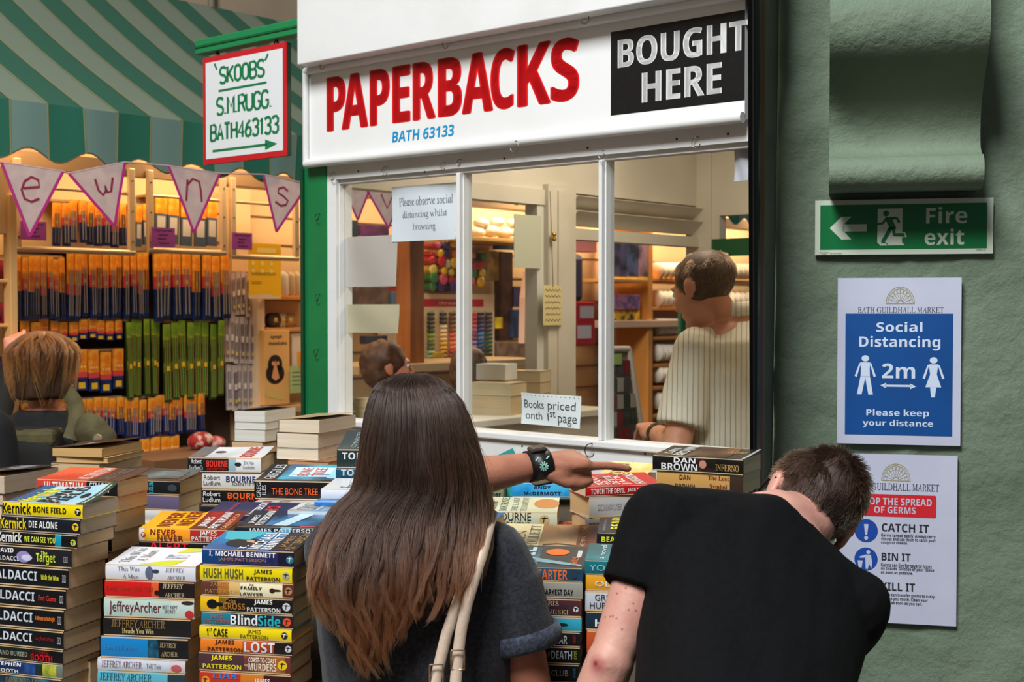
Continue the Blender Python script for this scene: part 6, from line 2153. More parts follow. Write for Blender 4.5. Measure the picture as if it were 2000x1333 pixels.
hipL, hipR = pelv + V((-.09, 0, 0)), pelv + V((.09, 0, 0))
knL, knR, akL, akR = V((.18, 1.97, .47)), V((.40, 1.97, .47)), V((.17, 1.86, .09)), V((.41, 1.86, .09))
pr += legs_prims(hipL, hipR, knL, knR, akL, akR, (.088, .062, .045))


def elbow_bump(co, n):
    return .0


body_m = fuse('body', pr, .0045, 4, SK_M, gent)
# the reddened elbow and freckles belong to the skin
def skin_marks(m, marks):
    """freckles and a graze: small soft-edged patches of another skin colour"""
    nt = m.node_tree
    bs = nt.nodes['Principled BSDF']
    cur = bs.inputs['Base Color'].links[0].from_socket
    tc = nt.nodes.new('ShaderNodeTexCoord')
    for (p, r, c, soft) in marks:
        d = nt.nodes.new('ShaderNodeVectorMath'); d.operation = 'DISTANCE'
        d.inputs[1].default_value = p
        nt.links.new(tc.outputs['Object'], d.inputs[0])
        mr = nt.nodes.new('ShaderNodeMapRange')
        mr.inputs['From Min'].default_value = r * soft; mr.inputs['From Max'].default_value = r
        mr.inputs['To Min'].default_value = .85; mr.inputs['To Max'].default_value = 0
        nt.links.new(d.outputs['Value'], mr.inputs['Value'])
        mx = nt.nodes.new('ShaderNodeMix'); mx.data_type = 'RGBA'
        nt.links.new(mr.outputs['Result'], mx.inputs['Factor'])
        nt.links.new(cur, mx.inputs['A']); mx.inputs['B'].default_value = lin(c)
        cur = mx.outputs['Result']
    nt.links.new(cur, bs.inputs['Base Color'])


dgm = bpy.context.evaluated_depsgraph_get()


def on_skin(x, y, fallback):
    d = ray(x, y).normalized()
    hit, loc, nn, idx = body_m.ray_cast(V((0, 0, CAMZ)), d)
    return loc if hit else at(x, y, fallback)


dgm.update()
mk = [(on_skin(1166, 1300, 2.14), .021, (178, 92, 90), .25), (on_skin(1163, 1297, 2.14), .006, (112, 44, 48), .3), (on_skin(1170, 1322, 2.14), .008, (200, 140, 130), .3)]
for x, y in ((1237, 1180), (1228, 1192), (1242, 1194), (1192, 1205), (1197, 1204), (1204, 1209), (1215, 1230), (1170, 1212), (1182, 1206), (1205, 1160), (1222, 1150)):
    mk.append((on_skin(x, y, 2.16), .0028, (146, 88, 72), .35))
skin_marks(SK_M, mk)
eyes(mM, gent)
BT = mat((6, 6, 8), .9, mix=((9, 9, 11), 90, .4, .6), bump=(160, .15), spec=.2)
g = .009
pr = [p_loft([(c - n_ax * 0, a * (1 + g * 1.3 / a.length), b * (1 + g * 1.3 / b.length), pw) for c, a, b, pw in [mring(-.012, .088, .066, -.004)] + mt[2:]])]
hem = SL + (EL - SL) * .50
pr += [p_cap(SL, SL + (hem - SL) * .6, .072, .068), p_cap(SL + (hem - SL) * .2, hem, .068, .064, True)]
hemr = SR + (ER - SR) * .5
pr += [p_cap(SR, SR + (hemr - SR) * .6, .070, .066), p_cap(SR, hemr, .068, .064, True)]
cb = C7 - n_ax * .052 - s_ax * .03
pr += [p_cap(cb, SL + V((.02, 0, .004)), .060, .062), p_cap(cb, SR + V((-.01, 0, .01)), .056, .060)]


def bfold(co, n):
    a = noise.noise(V((co.x * 7 + co.z * 5, co.y * 4, co.z * 3)))
    b = noise.noise(V((co.x * 15, co.y * 9, co.z * 9 + 3)))
    c = noise.noise(V((co.x * 22 - co.z * 10, co.y * 8, co.z * 12)))
    return .009 * a + .005 * b + .003 * c


fuse('t_shirt', pr, .0055, 3, BT, gent, bfold, 'plain black T-shirt')
fuse('trousers', [p_loft([(c, a * 1.08, b * 1.08, pw) for c, a, b, pw in (mring(-.50, .175, .115), mring(-.56, .18, .12), mring(-.60, .175, .115))])] + legs_prims(hipL, hipR, knL, knR, akL, akR, (.098, .072, .058)), .011, 3, heather((30, 32, 40), (44, 48, 58), 120), gent, folds(.004))
shoes(gent, (akL, akR), (0, 1), mat((30, 28, 28), .5))

HB = mat((44, 30, 24), .6, mix=((66, 46, 36), 70, .4, .65))


def short_hair(parent, M, m, ramp, n, length, s=1.0, nape=-.035, bald=None, rad=.00042, seed=3, shell=True, front=.06, stand=.5):
    """cropped hair: a close cap plus short strands over the skull"""
    rnd = random.Random(seed)
    MM = M @ Matrix.Diagonal((s, s, s, 1))
    st = []
    c0, rr = V((0, -.016, .03)), V((.0755, .0955, .0830))
    keep = []
    while len(st) < n:
        d = V((rnd.gauss(0, 1), rnd.gauss(0, 1), rnd.gauss(0, 1))).normalized()
        p = c0 + V((d.x * rr.x, d.y * rr.y, d.z * rr.z))
        lim = nape + (.055 if p.y > .03 else 0) + max(0, (p.y + .02)) * .9 + .012 * noise.noise(p * 40)
        if p.z < lim or p.y > front:
            continue
        if bald and (p - V(bald[0])).length < bald[1] * (1 + .25 * noise.noise(p * 30)) and rnd.random() < .93:
            continue
        nn = V((d.x / rr.x, d.y / rr.y, d.z / rr.z)).normalized()
        crown = V((0.01, -.055, .095))
        flow = (p - crown); flow = flow - nn * flow.dot(nn)
        flow = flow.normalized() if flow.length > 1e-4 else V((0, 1, 0))
        w = V((noise.noise(p * 25), noise.noise(p * 25 + V((9, 0, 0))), noise.noise(p * 25 + V((0, 9, 0))))) * .9
        l = length * rnd.uniform(.6, 1.15) * (1.0 if p.z > .02 else .65)
        dd = (flow * .8 + nn * stand + w).normalized()
        st.append([MM @ (p + dd * l * t + flow * l * .35 * t * t - nn * .002) for t in (0, .35, .7, 1.0)])
    if shell:
        mb = MB()
        bm = bmesh.new()
        bmesh.ops.create_uvsphere(bm, u_segments=48, v_segments=32, radius=1)
        kill = []
        for v in bm.verts:
            v.co = c0 + V((v.co.x * (rr.x + .0015), v.co.y * (rr.y + .0015), v.co.z * (rr.z + .0015)))
        for f in bm.faces:
            p = f.calc_center_median()
            lim = nape + .004 + (.055 if p.y > .03 else 0) + max(0, (p.y + .02)) * .9
            if p.z < lim or p.y > front or (bald and (p - V(bald[0])).length < bald[1] * .95):
                kill.append(f)
        bmesh.ops.delete(bm, geom=kill, context='FACES')
        r = bmesh.ops.solidify(bm, geom=bm.faces[:], thickness=.0012)
        bm.verts.index_update()
        off = V(parent.location)
        mb.add([MM @ v.co - off for v in bm.verts], [[v.index for v in f.verts] for f in bm.faces], m, True)
        bm.free()
        mb.build('hair_mass', parent)
    hair_curves('hair', st, rad, ramp, parent)


short_hair(gent, mM, HB, [(0, (30, 20, 16)), (.6, (46, 32, 25)), (1, (74, 52, 40))], 11000, .021, 1.0, -.068, rad=.00050)
mb = MB()
gl = mat((16, 15, 16), .3)
go = V(gent.location)
for q in (1, -1):
    mb = MB()
    mb.tube([mM @ V((.083 * q, -.020, .0)) - go, mM @ V((.086 * q, -.012, .026)) - go, mM @ V((.082 * q, .02, .028)) - go, mM @ V((.074 * q, .09, .026)) - go], .0032, gl, 8)
    mb.build('glasses_arm', gent)

# ============ the shopkeeper inside the kiosk
SK_K = mat((206, 146, 116), .5, mix=((188, 124, 98), 16, .35, .7), sss=.1)
keeper = empty('person', 'man inside the kiosk in a striped short-sleeved shirt with thinning brown hair', 'person', (.67, 3.98, 0))
kc = V((.672, 4.0, 0))
fk = V((-.66, .75, 0)).normalized(); rk_ = V((fk.y, -fk.x, 0))
hk = at(1374, 566, 3.95)
fh = V((-.66, .66, -.34)).normalized(); rh = fh.cross(V((0, 0, 1))).normalized(); uh = rh.cross(fh)
kM = basis(rh, fh, uh, hk)


def kr_(z, hw, hd, off=0.0):
    return (V((kc.x, kc.y, z)) + fk * off, rk_ * hw, fk * hd, .9)


kt = [kr_(1.60, .062, .06, .01), kr_(1.565, .12, .075), kr_(1.52, .19, .095), kr_(1.42, .205, .115), kr_(1.25, .19, .12), kr_(1.10, .185, .12), kr_(.95, .185, .12), kr_(.90, .18, .12)]
kSL = V((kc.x, kc.y, 1.495)) - rk_ * .185
kSR = V((kc.x, kc.y, 1.495)) + rk_ * .185
kEL = at(1322, 872, 3.82)
kWL = at(1281, 846, 4.02)
kER = kSR + V((.06, .02, -.29)); kWR = kER + V((-.2, .14, .05))
pr = head_prims(kM, 1.0, True, V((kc.x - .022, kc.y - .01, 1.57)), .044) + [p_loft(kt), p_cap(kSL, kEL, .050, .042), p_cap(kEL, kWL, .044, .029), p_cap(kSR, kER, .05, .042), p_cap(kER, kWR, .042, .028)]
xx = (kWL - kEL).normalized(); zz = V((0, 0, 1)); zz = (zz - xx * zz.dot(xx)).normalized(); yy = zz.cross(xx)
pr += hand_prims(basis(xx, yy, zz, kWL), ((20, 30, 20), (30, 35, 20), (35, 35, 20), (40, 35, 20)), None, True)
xx = (kWR - kER).normalized(); zz = V((0, 0, 1)); zz = (zz - xx * zz.dot(xx)).normalized(); yy = zz.cross(xx)
pr += hand_prims(basis(xx, yy, zz, kWR), ((20, 30, 20), (24, 30, 20), (28, 30, 20), (30, 30, 20)), None, False)
kp = V((kc.x, kc.y, .88))
kl = [kp - rk_ * .09, kp + rk_ * .09, V((kc.x, kc.y, .48)) - rk_ * .09, V((kc.x, kc.y, .48)) + rk_ * .09, V((kc.x, kc.y, .09)) - rk_ * .09, V((kc.x, kc.y, .09)) + rk_ * .09]
pr += legs_prims(*kl)
fuse('body', pr, .006, 3, SK_K, keeper)
eyes(kM, keeper)


def stripes():
    m = mat((206, 200, 184), .75, bump=(120, .1), name='striped_cotton', sheen=.1)
    nt = m.node_tree
    b = nt.nodes['Principled BSDF']
    tc = nt.nodes.new('ShaderNodeTexCoord')
    w = nt.nodes.new('ShaderNodeTexWave')
    w.wave_type = 'BANDS'; w.bands_direction = 'X'
    w.inputs['Scale'].default_value = 21
    w.inputs['Distortion'].default_value = .5
    mp = nt.nodes.new('ShaderNodeMapping')
    mp.inputs['Rotation'].default_value = (0, 0, math.radians(10))
    r = nt.nodes.new('ShaderNodeValToRGB')
    r.color_ramp.elements[0].position = .0; r.color_ramp.elements[0].color = lin((158, 144, 120))
    r.color_ramp.elements[1].position = .16; r.color_ramp.elements[1].color = lin((212, 206, 190))
    nt.links.new(tc.outputs['Object'], mp.inputs[0]); nt.links.new(mp.outputs[0], w.inputs['Vector'])
    nt.links.new(w.outputs['Fac'], r.inputs[0]); nt.links.new(r.outputs[0], b.inputs['Base Color'])
    return m


g = .012
pr = [p_loft([(c, a * (1 + g * 1.4 / a.length), b * (1 + g * 1.4 / b.length), pw) for c, a, b, pw in [kr_(1.578, .062, .058), kr_(1.555, .105, .07)] + kt[2:7]])]
hem = kSL + (kEL - kSL) * .80
pr += [p_cap(kSL, kSL + (hem - kSL) * .5, .068, .068), p_cap(kSL, hem, .066, .074, True)]
hem2 = kSR + (kER - kSR) * .75
pr += [p_cap(kSR, kSR + (hem2 - kSR) * .5, .068, .068), p_cap(kSR, hem2, .066, .072, True)]
pr += [p_cap((kc.x, kc.y, 1.528), kSL + V((0, 0, .006)), .052, .054), p_cap((kc.x, kc.y, 1.528), kSR + V((0, 0, .006)), .052, .054)]
SHM = stripes()
fuse('shirt', pr, .007, 3, SHM, keeper, folds(.009, 7, 5, 2.0), 'pale striped short-sleeved shirt')
mb = MB()
ko = V(keeper.location)
vs, fs = [], []
n = 30
cc = V((kc.x - .010, kc.y - .004, 1.590)) + fk * .004
for r, h in ((.068, -.012), (.080, .0), (.072, .034), (.066, .036), (.060, .0)):
    for k in range(n):
        t = 2 * math.pi * k / n
        vs.append(cc + (rk_ * math.cos(t) * r + fk * math.sin(t) * r) + V((0, 0, h - .012 * math.sin(t))) - ko)
for i in range(5):
    for k in range(n):
        fs.append((i * n + k, i * n + (k + 1) % n, ((i + 1) % 5) * n + (k + 1) % n, ((i + 1) % 5) * n + k))
mb.add(vs, fs, SHM, True)
mb.build('collar', keeper)
fuse('trousers', [p_loft([kr_(.97, .188, .125), kr_(.90, .195, .13), kr_(.82, .19, .125)])] + legs_prims(*kl, (.1, .075, .06)), .012, 3, mat((70, 64, 56), .8), keeper)
shoes(keeper, (kl[4], kl[5]), fk, mat((50, 40, 34), .5))
short_hair(keeper, kM, mat((60, 40, 27), .6, mix=((80, 56, 38), 60, .4, .6)), [(0, (42, 28, 17)), (.6, (60, 41, 26)), (1, (88, 63, 42))], 8000, .015, 1.0, -.092, stand=.22, bald=((.02, -.045, .105), .038), rad=.0006, seed=5)
mb = MB()
fa2 = (kWL - kEL).normalized()
mb.tube([kWL - fa2 * .03 - ko, kWL - fa2 * .008 - ko], .0335, mat((30, 26, 24), .4), 20)
mb.build('watch_band', keeper)

# ============ brown haired shopper at the haberdashery
SK_G = mat((214, 140, 110), .5, sss=.1)
girl = empty('person', 'shopper with a brown bob and black top reaching up at the haberdashery', 'person', (-1.52, 4.3, 0))
gc = V((-1.52, 4.32, 0))
gM = basis((1, 0, 0), (0, 1, 0), (0, 0, 1), (-1.52, 4.32, 1.412))


def gr_(z, hw, hd):
    return (V((gc.x, gc.y, z)), V((hw, 0, 0)), V((0, hd, 0)), .9)


gt = [gr_(1.30, .052, .05), gr_(1.26, .10, .065), gr_(1.21, .150, .08), gr_(1.12, .165, .095), gr_(.98, .155, .1), gr_(.85, .165, .11), gr_(.78, .165, .11)]
gSL, gSR = V((gc.x - .145, gc.y, 1.205)), V((gc.x + .145, gc.y, 1.205))
gE = V((gc.x - .235, 4.52, 1.22)); gW = at(27, 706, 4.66)
gE2 = V((gc.x + .19, 4.34, .97)); gW2 = V((gc.x + .15, 4.5, .84))
pr = head_prims(gM, .95, True, V((gc.x, gc.y, 1.26)), .046) + [p_loft(gt), p_cap(gSL, gE, .042, .034), p_cap(gE, gW, .034, .025), p_cap(gSR, gE2, .042, .034), p_cap(gE2, gW2, .034, .025)]
pr += hand_prims(basis(V((-.1, .35, .93)).normalized(), V((-.95, -.3, .0)).normalized(), V((-.95, -.3, 0)).normalized().cross(V((-.1, .35, .93)).normalized()) * -1, gW), ((30, 50, 30), (50, 60, 30), (55, 60, 30), (60, 60, 30)), None, True, .95)
pr += hand_prims(basis(V((0, .3, -.95)).normalized(), V((0, -.95, -.3)), V((1, 0, 0)), gW2), ((16, 20, 16),) * 4, None, False, .95)
gl_ = [V((gc.x - .08, gc.y, .80)), V((gc.x + .08, gc.y, .80)), V((gc.x - .085, gc.y, .45)), V((gc.x + .085, gc.y, .45)), V((gc.x - .085, gc.y, .09)), V((gc.x + .085, gc.y, .09))]
pr += legs_prims(*gl_)
fuse('body', pr, .0065, 3, SK_G, girl)
eyes(gM, girl, .95)
TB = mat((16, 15, 16), .85, bump=(80, .2))
pr = [p_loft([(c, a * 1.08, b * 1.12, pw) for c, a, b, pw in [gr_(1.285, .075, .065)] + gt[2:]])]
pr += [p_cap(gSL, gE, .053, .046), p_cap(gE, gE + (gW - gE) * .8, .046, .036), p_cap(gSR, gE2, .053, .046), p_cap(gE2, gE2 + (gW2 - gE2) * .85, .046, .036), p_cap((gc.x, gc.y, 1.24), gSL, .056, .05), p_cap((gc.x, gc.y, 1.24), gSR, .056, .05)]
fuse('top', pr, .009, 3, TB, girl, folds(.006), 'black long-sleeved top')
fuse('trousers', legs_prims(*gl_, (.1, .072, .055)) + [p_loft([gr_(.86, .172, .118), gr_(.76, .17, .115)])], .012, 3, mat((34, 34, 40), .8), girl)
shoes(girl, (gl_[4], gl_[5]), (0, 1), mat((40, 36, 34), .5))
# bob hair
rnd = random.Random(21)
st = []
for i in range(3600):
    a = rnd.uniform(0, 2 * math.pi)
    if abs(((a - math.pi / 2 + math.pi) % (2 * math.pi)) - math.pi) < .75:
        continue
    l = rnd.uniform(.85, 1.1)
    cl = random.Random(int(a * 14)); ph, fq = cl.uniform(0, 6.28) + rnd.gauss(0, .4), cl.uniform(.8, 1.4)
    R = rnd.uniform(.9, 1.0) * cl.uniform(.93, 1.07)
    l *= cl.uniform(.82, 1.12)
    pts = []
    for k in range(12):
        t = k / 11
        th = t * 1.75 * l
        rad = .104 * R
        if th < 1.35:
            p = V((math.cos(a) * math.sin(th) * rad, math.sin(a) * math.sin(th) * rad * 1.08 - .012, .045 + math.cos(th) * .085))
        else:
            e = (th - 1.35)
            p = V((math.cos(a) * rad * (1 - .25 * e), math.sin(a) * rad * 1.08 * (1 - .3 * e) - .012, .045 + .0186 - e * .24))
        p += V((math.sin(ph + t * 7 * fq), math.cos(ph * 2 + t * 6 * fq), 0)) * .018 * t
        pts.append(gM @ p)
    st.append(pts)
hair_curves('hair', st, .0009, [(0, (84, 46, 18)), (.5, (104, 60, 26)), (1, (140, 88, 42))], girl)
fuse('hair_mass', [p_ell((0, -.014, .030), (.090, .098, .096), gM), p_loft([(gM @ V((0, -.035, .03)), V((.090, 0, 0)), V((0, .078, 0))), (gM @ V((0, -.045, -.05)), V((.084, 0, 0)), V((0, .064, 0))), (gM @ V((0, -.05, -.088)), V((.075, 0, 0)), V((0, .055, 0)))])], .009, 2, mat((46, 26, 13), .6, mix=((70, 42, 20), 40, .4, .65), stretch=(1, 1, .1)), girl, folds(.006, 30, 6))
# olive rucksack
OL = mat((92, 84, 50), .8, mix=((76, 70, 40), 20, .4, .6), bump=(60, .3))
rs = empty('rucksack', 'olive green canvas rucksack worn by the brown haired shopper', 'rucksack', (-1.46, 4.15, .8))
ro = V(rs.location)
fuse('rucksack_body', [p_loft([((-1.50, 4.14, 1.242), (.088, 0, 0), (0, .05, 0), .6), ((-1.50, 4.135, 1.18), (.100, 0, 0), (0, .062, 0), .6), ((-1.50, 4.13, .98), (.12, 0, 0), (0, .07, 0), .6), ((-1.50, 4.13, .84), (.12, 0, 0), (0, .07, 0), .6)])], .010, 3, mat((22, 20, 18), .8), rs, folds(.004))
mb = MB()
mb.box(-.128, .090, -.085, .03, 1.189 - .8, 1.242 - .8, OL, Matrix.Translation((-.04, .015, 0)), bev=.015)
mb.build('top_band', rs)
fuse('side_pouch', [p_ell(at(178, 842, 4.16), (.058, .05, .055)), p_ell(at(196, 858, 4.16), (.05, .05, .05)), p_cap(at(170, 840, 4.2), at(190, 905, 4.2), .05, .06)], .008, 3, OL, rs, folds(.006, 20, 14))
mb = MB()
pts = [at(118, 757, 4.36), at(133, 765, 4.28), at(146, 785, 4.215), at(152, 808, 4.17), at(150, 832, 4.15), at(140, 860, 4.15)]
for i in range(len(pts) - 1):
    pass
vs, fs = [], []
for i, p in enumerate(pts):
    t = (pts[min(i + 1, len(pts) - 1)] - pts[max(i - 1, 0)]).normalized()
    sd = t.cross(V((.3, -1, 0))).normalized()
    for a, b in ((-.024, 0), (.024, 0), (.024, .012), (-.024, .012)):
        vs.append(p + sd * a + V((0, -b, b * .3)) - ro)
for i in range(len(pts) - 1):
    for k in range(4):
        fs.append((i * 4 + k, i * 4 + (k + 1) % 4, (i + 1) * 4 + (k + 1) % 4, (i + 1) * 4 + k))
fs += [(0, 1, 2, 3), tuple(range(len(vs) - 1, len(vs) - 5, -1))]
mb.add(vs, fs, OL, True)
mb.build('strap', rs)
mb = MB()
mb.lathe([(.012, -.004), (.014, 0), (.012, .004)], mat((206, 180, 150), .3, .6), 16, Matrix.Translation(at(191, 857, 4.10) - ro) @ Matrix.Rotation(math.pi / 2, 4, 'X'))
mb.build('metal_stud', rs)

# ============ simple distant people and one at the very edge


def bystander(label, x, y, ztop, face, coat, hair, skin, s=1.0, trou=(60, 56, 60), arm=None):
    root = empty('person', label, 'person', (x, y, 0))
    f = V((math.cos(math.radians(face)), math.sin(math.radians(face)), 0)); r = V((f.y, -f.x, 0))
    zc = ztop - .115 * s
    M = basis(r, f, V((0, 0, 1)), (x, y, zc))
    R = lambda z, hw, hd: (V((x, y, z)), r * hw, f * hd, .9)
    sh = zc - .20 * s
    t = [R(sh + .09, .055, .052), R(sh + .045, .11, .07), R(sh, .17, .09), R(sh - .12, .185, .105), R(sh - .28, .17, .105), R(sh - .42, .18, .11), R(sh - .48, .178, .11)]
    sL, sR = V((x, y, sh)) - r * .165, V((x, y, sh)) + r * .165
    eL, eR = sL + V((0, 0, -.27)) - r * .03, sR + V((0, 0, -.27)) + r * .03
    wL, wR = eL + f * .16 + V((0, 0, -.16)), eR + f * .16 + V((0, 0, -.16))
    if arm:
        eR = sR + f * .12 + V((0, 0, -.22)); wR = eR + f * .2 + V((0, 0, .1))
    hp = sh - .44
    lg = [V((x, y, hp)) - r * .085, V((x, y, hp)) + r * .085, V((x, y, hp * .53)) - r * .085, V((x, y, hp * .53)) + r * .085, V((x, y, .09)) - r * .085, V((x, y, .09)) + r * .085]
    pr = head_prims(M, s, True, V((x, y, sh + .04)), .05) + [p_loft(t)]
    for a, e, w_, lf in ((sL, eL, wL, True), (sR, eR, wR, False)):
        pr += [p_cap(a, e, .045, .036), p_cap(e, w_, .036, .025)]
        xx = (w_ - e).normalized(); zz = V((0, 0, 1)); zz = (zz - xx * zz.dot(xx)).normalized()
        pr += hand_prims(basis(xx, zz.cross(xx), zz, w_), ((18, 24, 16),) * 4, None, lf)
    pr += legs_prims(*lg)
    fuse('body', pr, .008, 3, skin, root)
    eyes(M, root, s)
    pr = [p_loft([(c, a * 1.09, b * 1.12, pw) for c, a, b, pw in [R(sh + .075, .075, .066)] + t[2:]])]
    for a, e, w_ in ((sL, eL, wL), (sR, eR, wR)):
        pr += [p_cap(a, e, .057, .05), p_cap(e, e + (w_ - e) * .85, .05, .038), p_cap((x, y, sh + .03), a, .06, .054)]
    fuse('coat', pr, .011, 3, coat, root, folds(.006))
    fuse('trousers', legs_prims(*lg, (.1, .074, .058)) + [p_loft([R(hp + .04, .188, .12), R(hp - .05, .18, .115)])], .013, 3, mat(trou, .8), root)
    shoes(root, (lg[4], lg[5]), f, mat((40, 36, 34), .5))
    if hair:
        fuse('hair', [p_ell((0, -.022, .036), (.088, .1, .088), M), p_ell((0, -.05, -.01), (.082, .062, .075), M)], .009, 2, hair, root, folds(.008, 30, 20))
    return root


p = at(-138, 600, 3.62)
bystander('shopper in black at the left edge of the photo, only a shoulder showing', p.x, p.y, 1.60, 100, mat((14, 14, 16), .85, bump=(80, .2)), mat((40, 30, 24), .6), SK_G)
p = at(757, 600, 5.62)
bystander('brown haired shopper with a pink top seen low through the left pane', p.x, p.y, CAMZ - 67 * 5.62 / F, 15, mat((222, 160, 150), .8, mix=((226, 214, 200), 14, .45, .55)), mat((92, 58, 34), .6, mix=((66, 40, 24), 40, .4, .6)), SK_G)
p = at(920, 600, 6.08)
bystander('shopper with a brown head of hair seen low behind the second mullion', p.x, p.y, CAMZ - 80 * 6.08 / F, 60, mat((120, 96, 84), .8), mat((96, 64, 38), .6, mix=((70, 44, 26), 40, .4, .6)), SK_G)
# ------------------------------------------------------------------ signs, posters and papers
def wall_panel(name, l, r, t, b, th, m, label, cat, xm=None):
    """flat board on the green wall; returns (builder, P, finish). P takes image-like fractions in metres from lower left"""
    v = -th - .010
    xm = xm or (l + r) / 2
    u0, u1 = G.pix(l, (t + b) / 2, v)[0], G.pix(r, (t + b) / 2, v)[0]
    z0, z1 = G.pix(xm, b, v)[1], G.pix(xm, t, v)[1]
    mb = MB()
    mb.box(u0, u1, v, -.004, z0, z1, m)
    w, h = u1 - u0, z1 - z0

    def lay(k):
        return lambda a, c: (u0 + a * w, v - .0004 * k, z0 + c * h)

    def fin():
        return tag(mb.build(name, loc=G.w(0, 0, 0), rz=G.a), label, cat)
    return mb, lay, fin, w, h


FW = mat((206, 216, 196), .4)
FG = mat((4, 112, 58), .35)
mb, lay, fin, w, h = wall_panel('fire_exit_sign', 1592, 1940, 389, 497, .004, FW, 'green and white fire exit sign with an arrow and running figure on the green wall', 'sign')
P1, P2, P3, P4 = lay(1), lay(2), lay(3), lay(4)
mb.rect(P1, .03, .966, .095, .91, FG)
q = lambda x, y: ((x - 115) / 1790, (642 - y) / 552)
mb.poly(P2, [(.084, .49), (.151, .695), (.208, .695), (.166, .556), (.166, .424), (.208, .28), (.151, .28)], FW)
mb.rect(P2, .16, .296, .424, .556, FW)
mb.poly(P2, [q(755, 183), q(1005, 183), q(1005, 420), q(1030, 420), q(1052, 470), q(1002, 472), q(1002, 522), q(1030, 550), q(785, 553), q(752, 520)], FW)
hx_, hy_ = q(840, 232)
mb.disc(P3, hx_, hy_, .0172, .0172 * w / h, FG, 20)
qm = lambda x, y: ((x - 115) / 1790 * w, (642 - y) / 552 * h)
P3m = lambda a, c: P3(a / w, c / h)
P4m = lambda a, c: P4(a / w, c / h)
k_ = w / 1790
mb.poly(P3, [q(832, 268), q(950, 268), q(940, 290), q(905, 292), q(945, 385), q(860, 400), q(868, 360), q(845, 318)], FG)
mb.stroke(P3m, [qm(850, 275), qm(805, 330), qm(752, 336)], 24 * k_, FG)
mb.stroke(P3m, [qm(900, 280), qm(948, 280), qm(975, 325)], 26 * k_, FG)
mb.stroke(P3m, [qm(888, 370), qm(858, 430), qm(805, 522)], 40 * k_, FG)
mb.stroke(P3m, [qm(912, 365), qm(925, 445), qm(1030, 448)], 38 * k_, FG)
mb.poly(P4, [q(1020, 424), q(1033, 424), q(1050, 468), q(1036, 468)], FW)
mb.stroke(P4m, [qm(790, 524), qm(840, 524), qm(860, 550)], 8 * k_, FG)
for s, x0, x1, y0, y1 in (('Fire', 1242, 1650, 340, 175), ('exit', 1228, 1620, 552, 390)):
    a, b = q(x0, y0), q(x1, y1)
    mb.text(P2, s, a[0], b[0], a[1], b[1], FW, 'b')
ink = mat((40, 60, 46), .6)
for s, x0, x1, y0, y1 in (('SOUTHERN', 165, 260, 627, 613), ('FIRE', 190, 232, 642, 630), ('Tel: 01393 760520', 268, 395, 636, 622), ('EVERLUX', 1738, 1835, 615, 598)):
    a, b = q(x0, y0), q(x1, y1)
    mb.text(P1, s, a[0], b[0], a[1], b[1], ink, 'r')
fin()

PAPER = mat((194, 197, 216), .55, mix=((186, 189, 208), 8, .4, .7))
GOLD = mat((150, 142, 84), .5)
NAVY = mat((40, 40, 56), .6)


def fan(mb, P, x, y, rx, ry):
    pts = lambda k: [(x + rx * k * math.cos(math.pi * i / 24), y + ry * k * math.sin(math.pi * i / 24)) for i in range(25)]
    for k, wd in ((1, .05), (.90, .03), (.2, .04)):
        mb.stroke(P, pts(k), rx * wd, GOLD)
    mb.stroke(P, [(x - rx, y), (x + rx, y)], rx * .05, GOLD)
    for i in range(1, 10):
        a = math.pi * i / 10
        mb.stroke(P, [(x + rx * .2 * math.cos(a), y + ry * .2 * math.sin(a)), (x + rx * .9 * math.cos(a), y + ry * .9 * math.sin(a))], rx * .03, GOLD)
    for i in range(10):
        a = math.pi * (i + .5) / 10
        cx, cy = x + rx * .74 * math.cos(a), y + ry * .74 * math.sin(a)
        mb.stroke(P, [(cx + rx * .10 * math.cos(t), cy + ry * .12 * math.sin(t)) for t in [j * math.pi / 6 for j in range(13)]], rx * .025, GOLD)


mb, lay, fin, w, h = wall_panel('distancing_poster', 1635.5, 1877, 543, 869, .0012, PAPER, 'white and blue poster about keeping two metres apart on the green wall', 'poster')
P1, P2, P3 = lay(1), lay(2), lay(3)
BLUEP = mat((0, 74, 144), .45, mix=((0, 68, 132), 6, .4, .7))
q = lambda x, y: ((x - 132) / 893, (1290 - y) / 1205)
P1m = lambda a, c: P1(a / w, c / h)
P2m = lambda a, c: P2(a / w, c / h)
fan(mb, P1m, .51 * w, .845 * h, .115 * w, .10 * h)
mb.text(P1, 'BATH GUILDHALL MARKET', .166, .86, .79, .824, NAVY, 'h')
mb.rect(P1, .065, .935, .055, .786, BLUEP)
LB = mat((206, 218, 236), .45)
for s, x0, x1, y0, y1 in (('Social', 415, 748, 475, 403), ('Distancing', 292, 877, 608, 505), ('2m', 458, 698, 810, 703), ('Please keep', 347, 800, 1097, 1035), ('your distance', 320, 830, 1170, 1112)):
    a, b = q(x0, y0), q(x1, y1)
    mb.text(P2, s, a[0], b[0], a[1], b[1], LB, 'b')
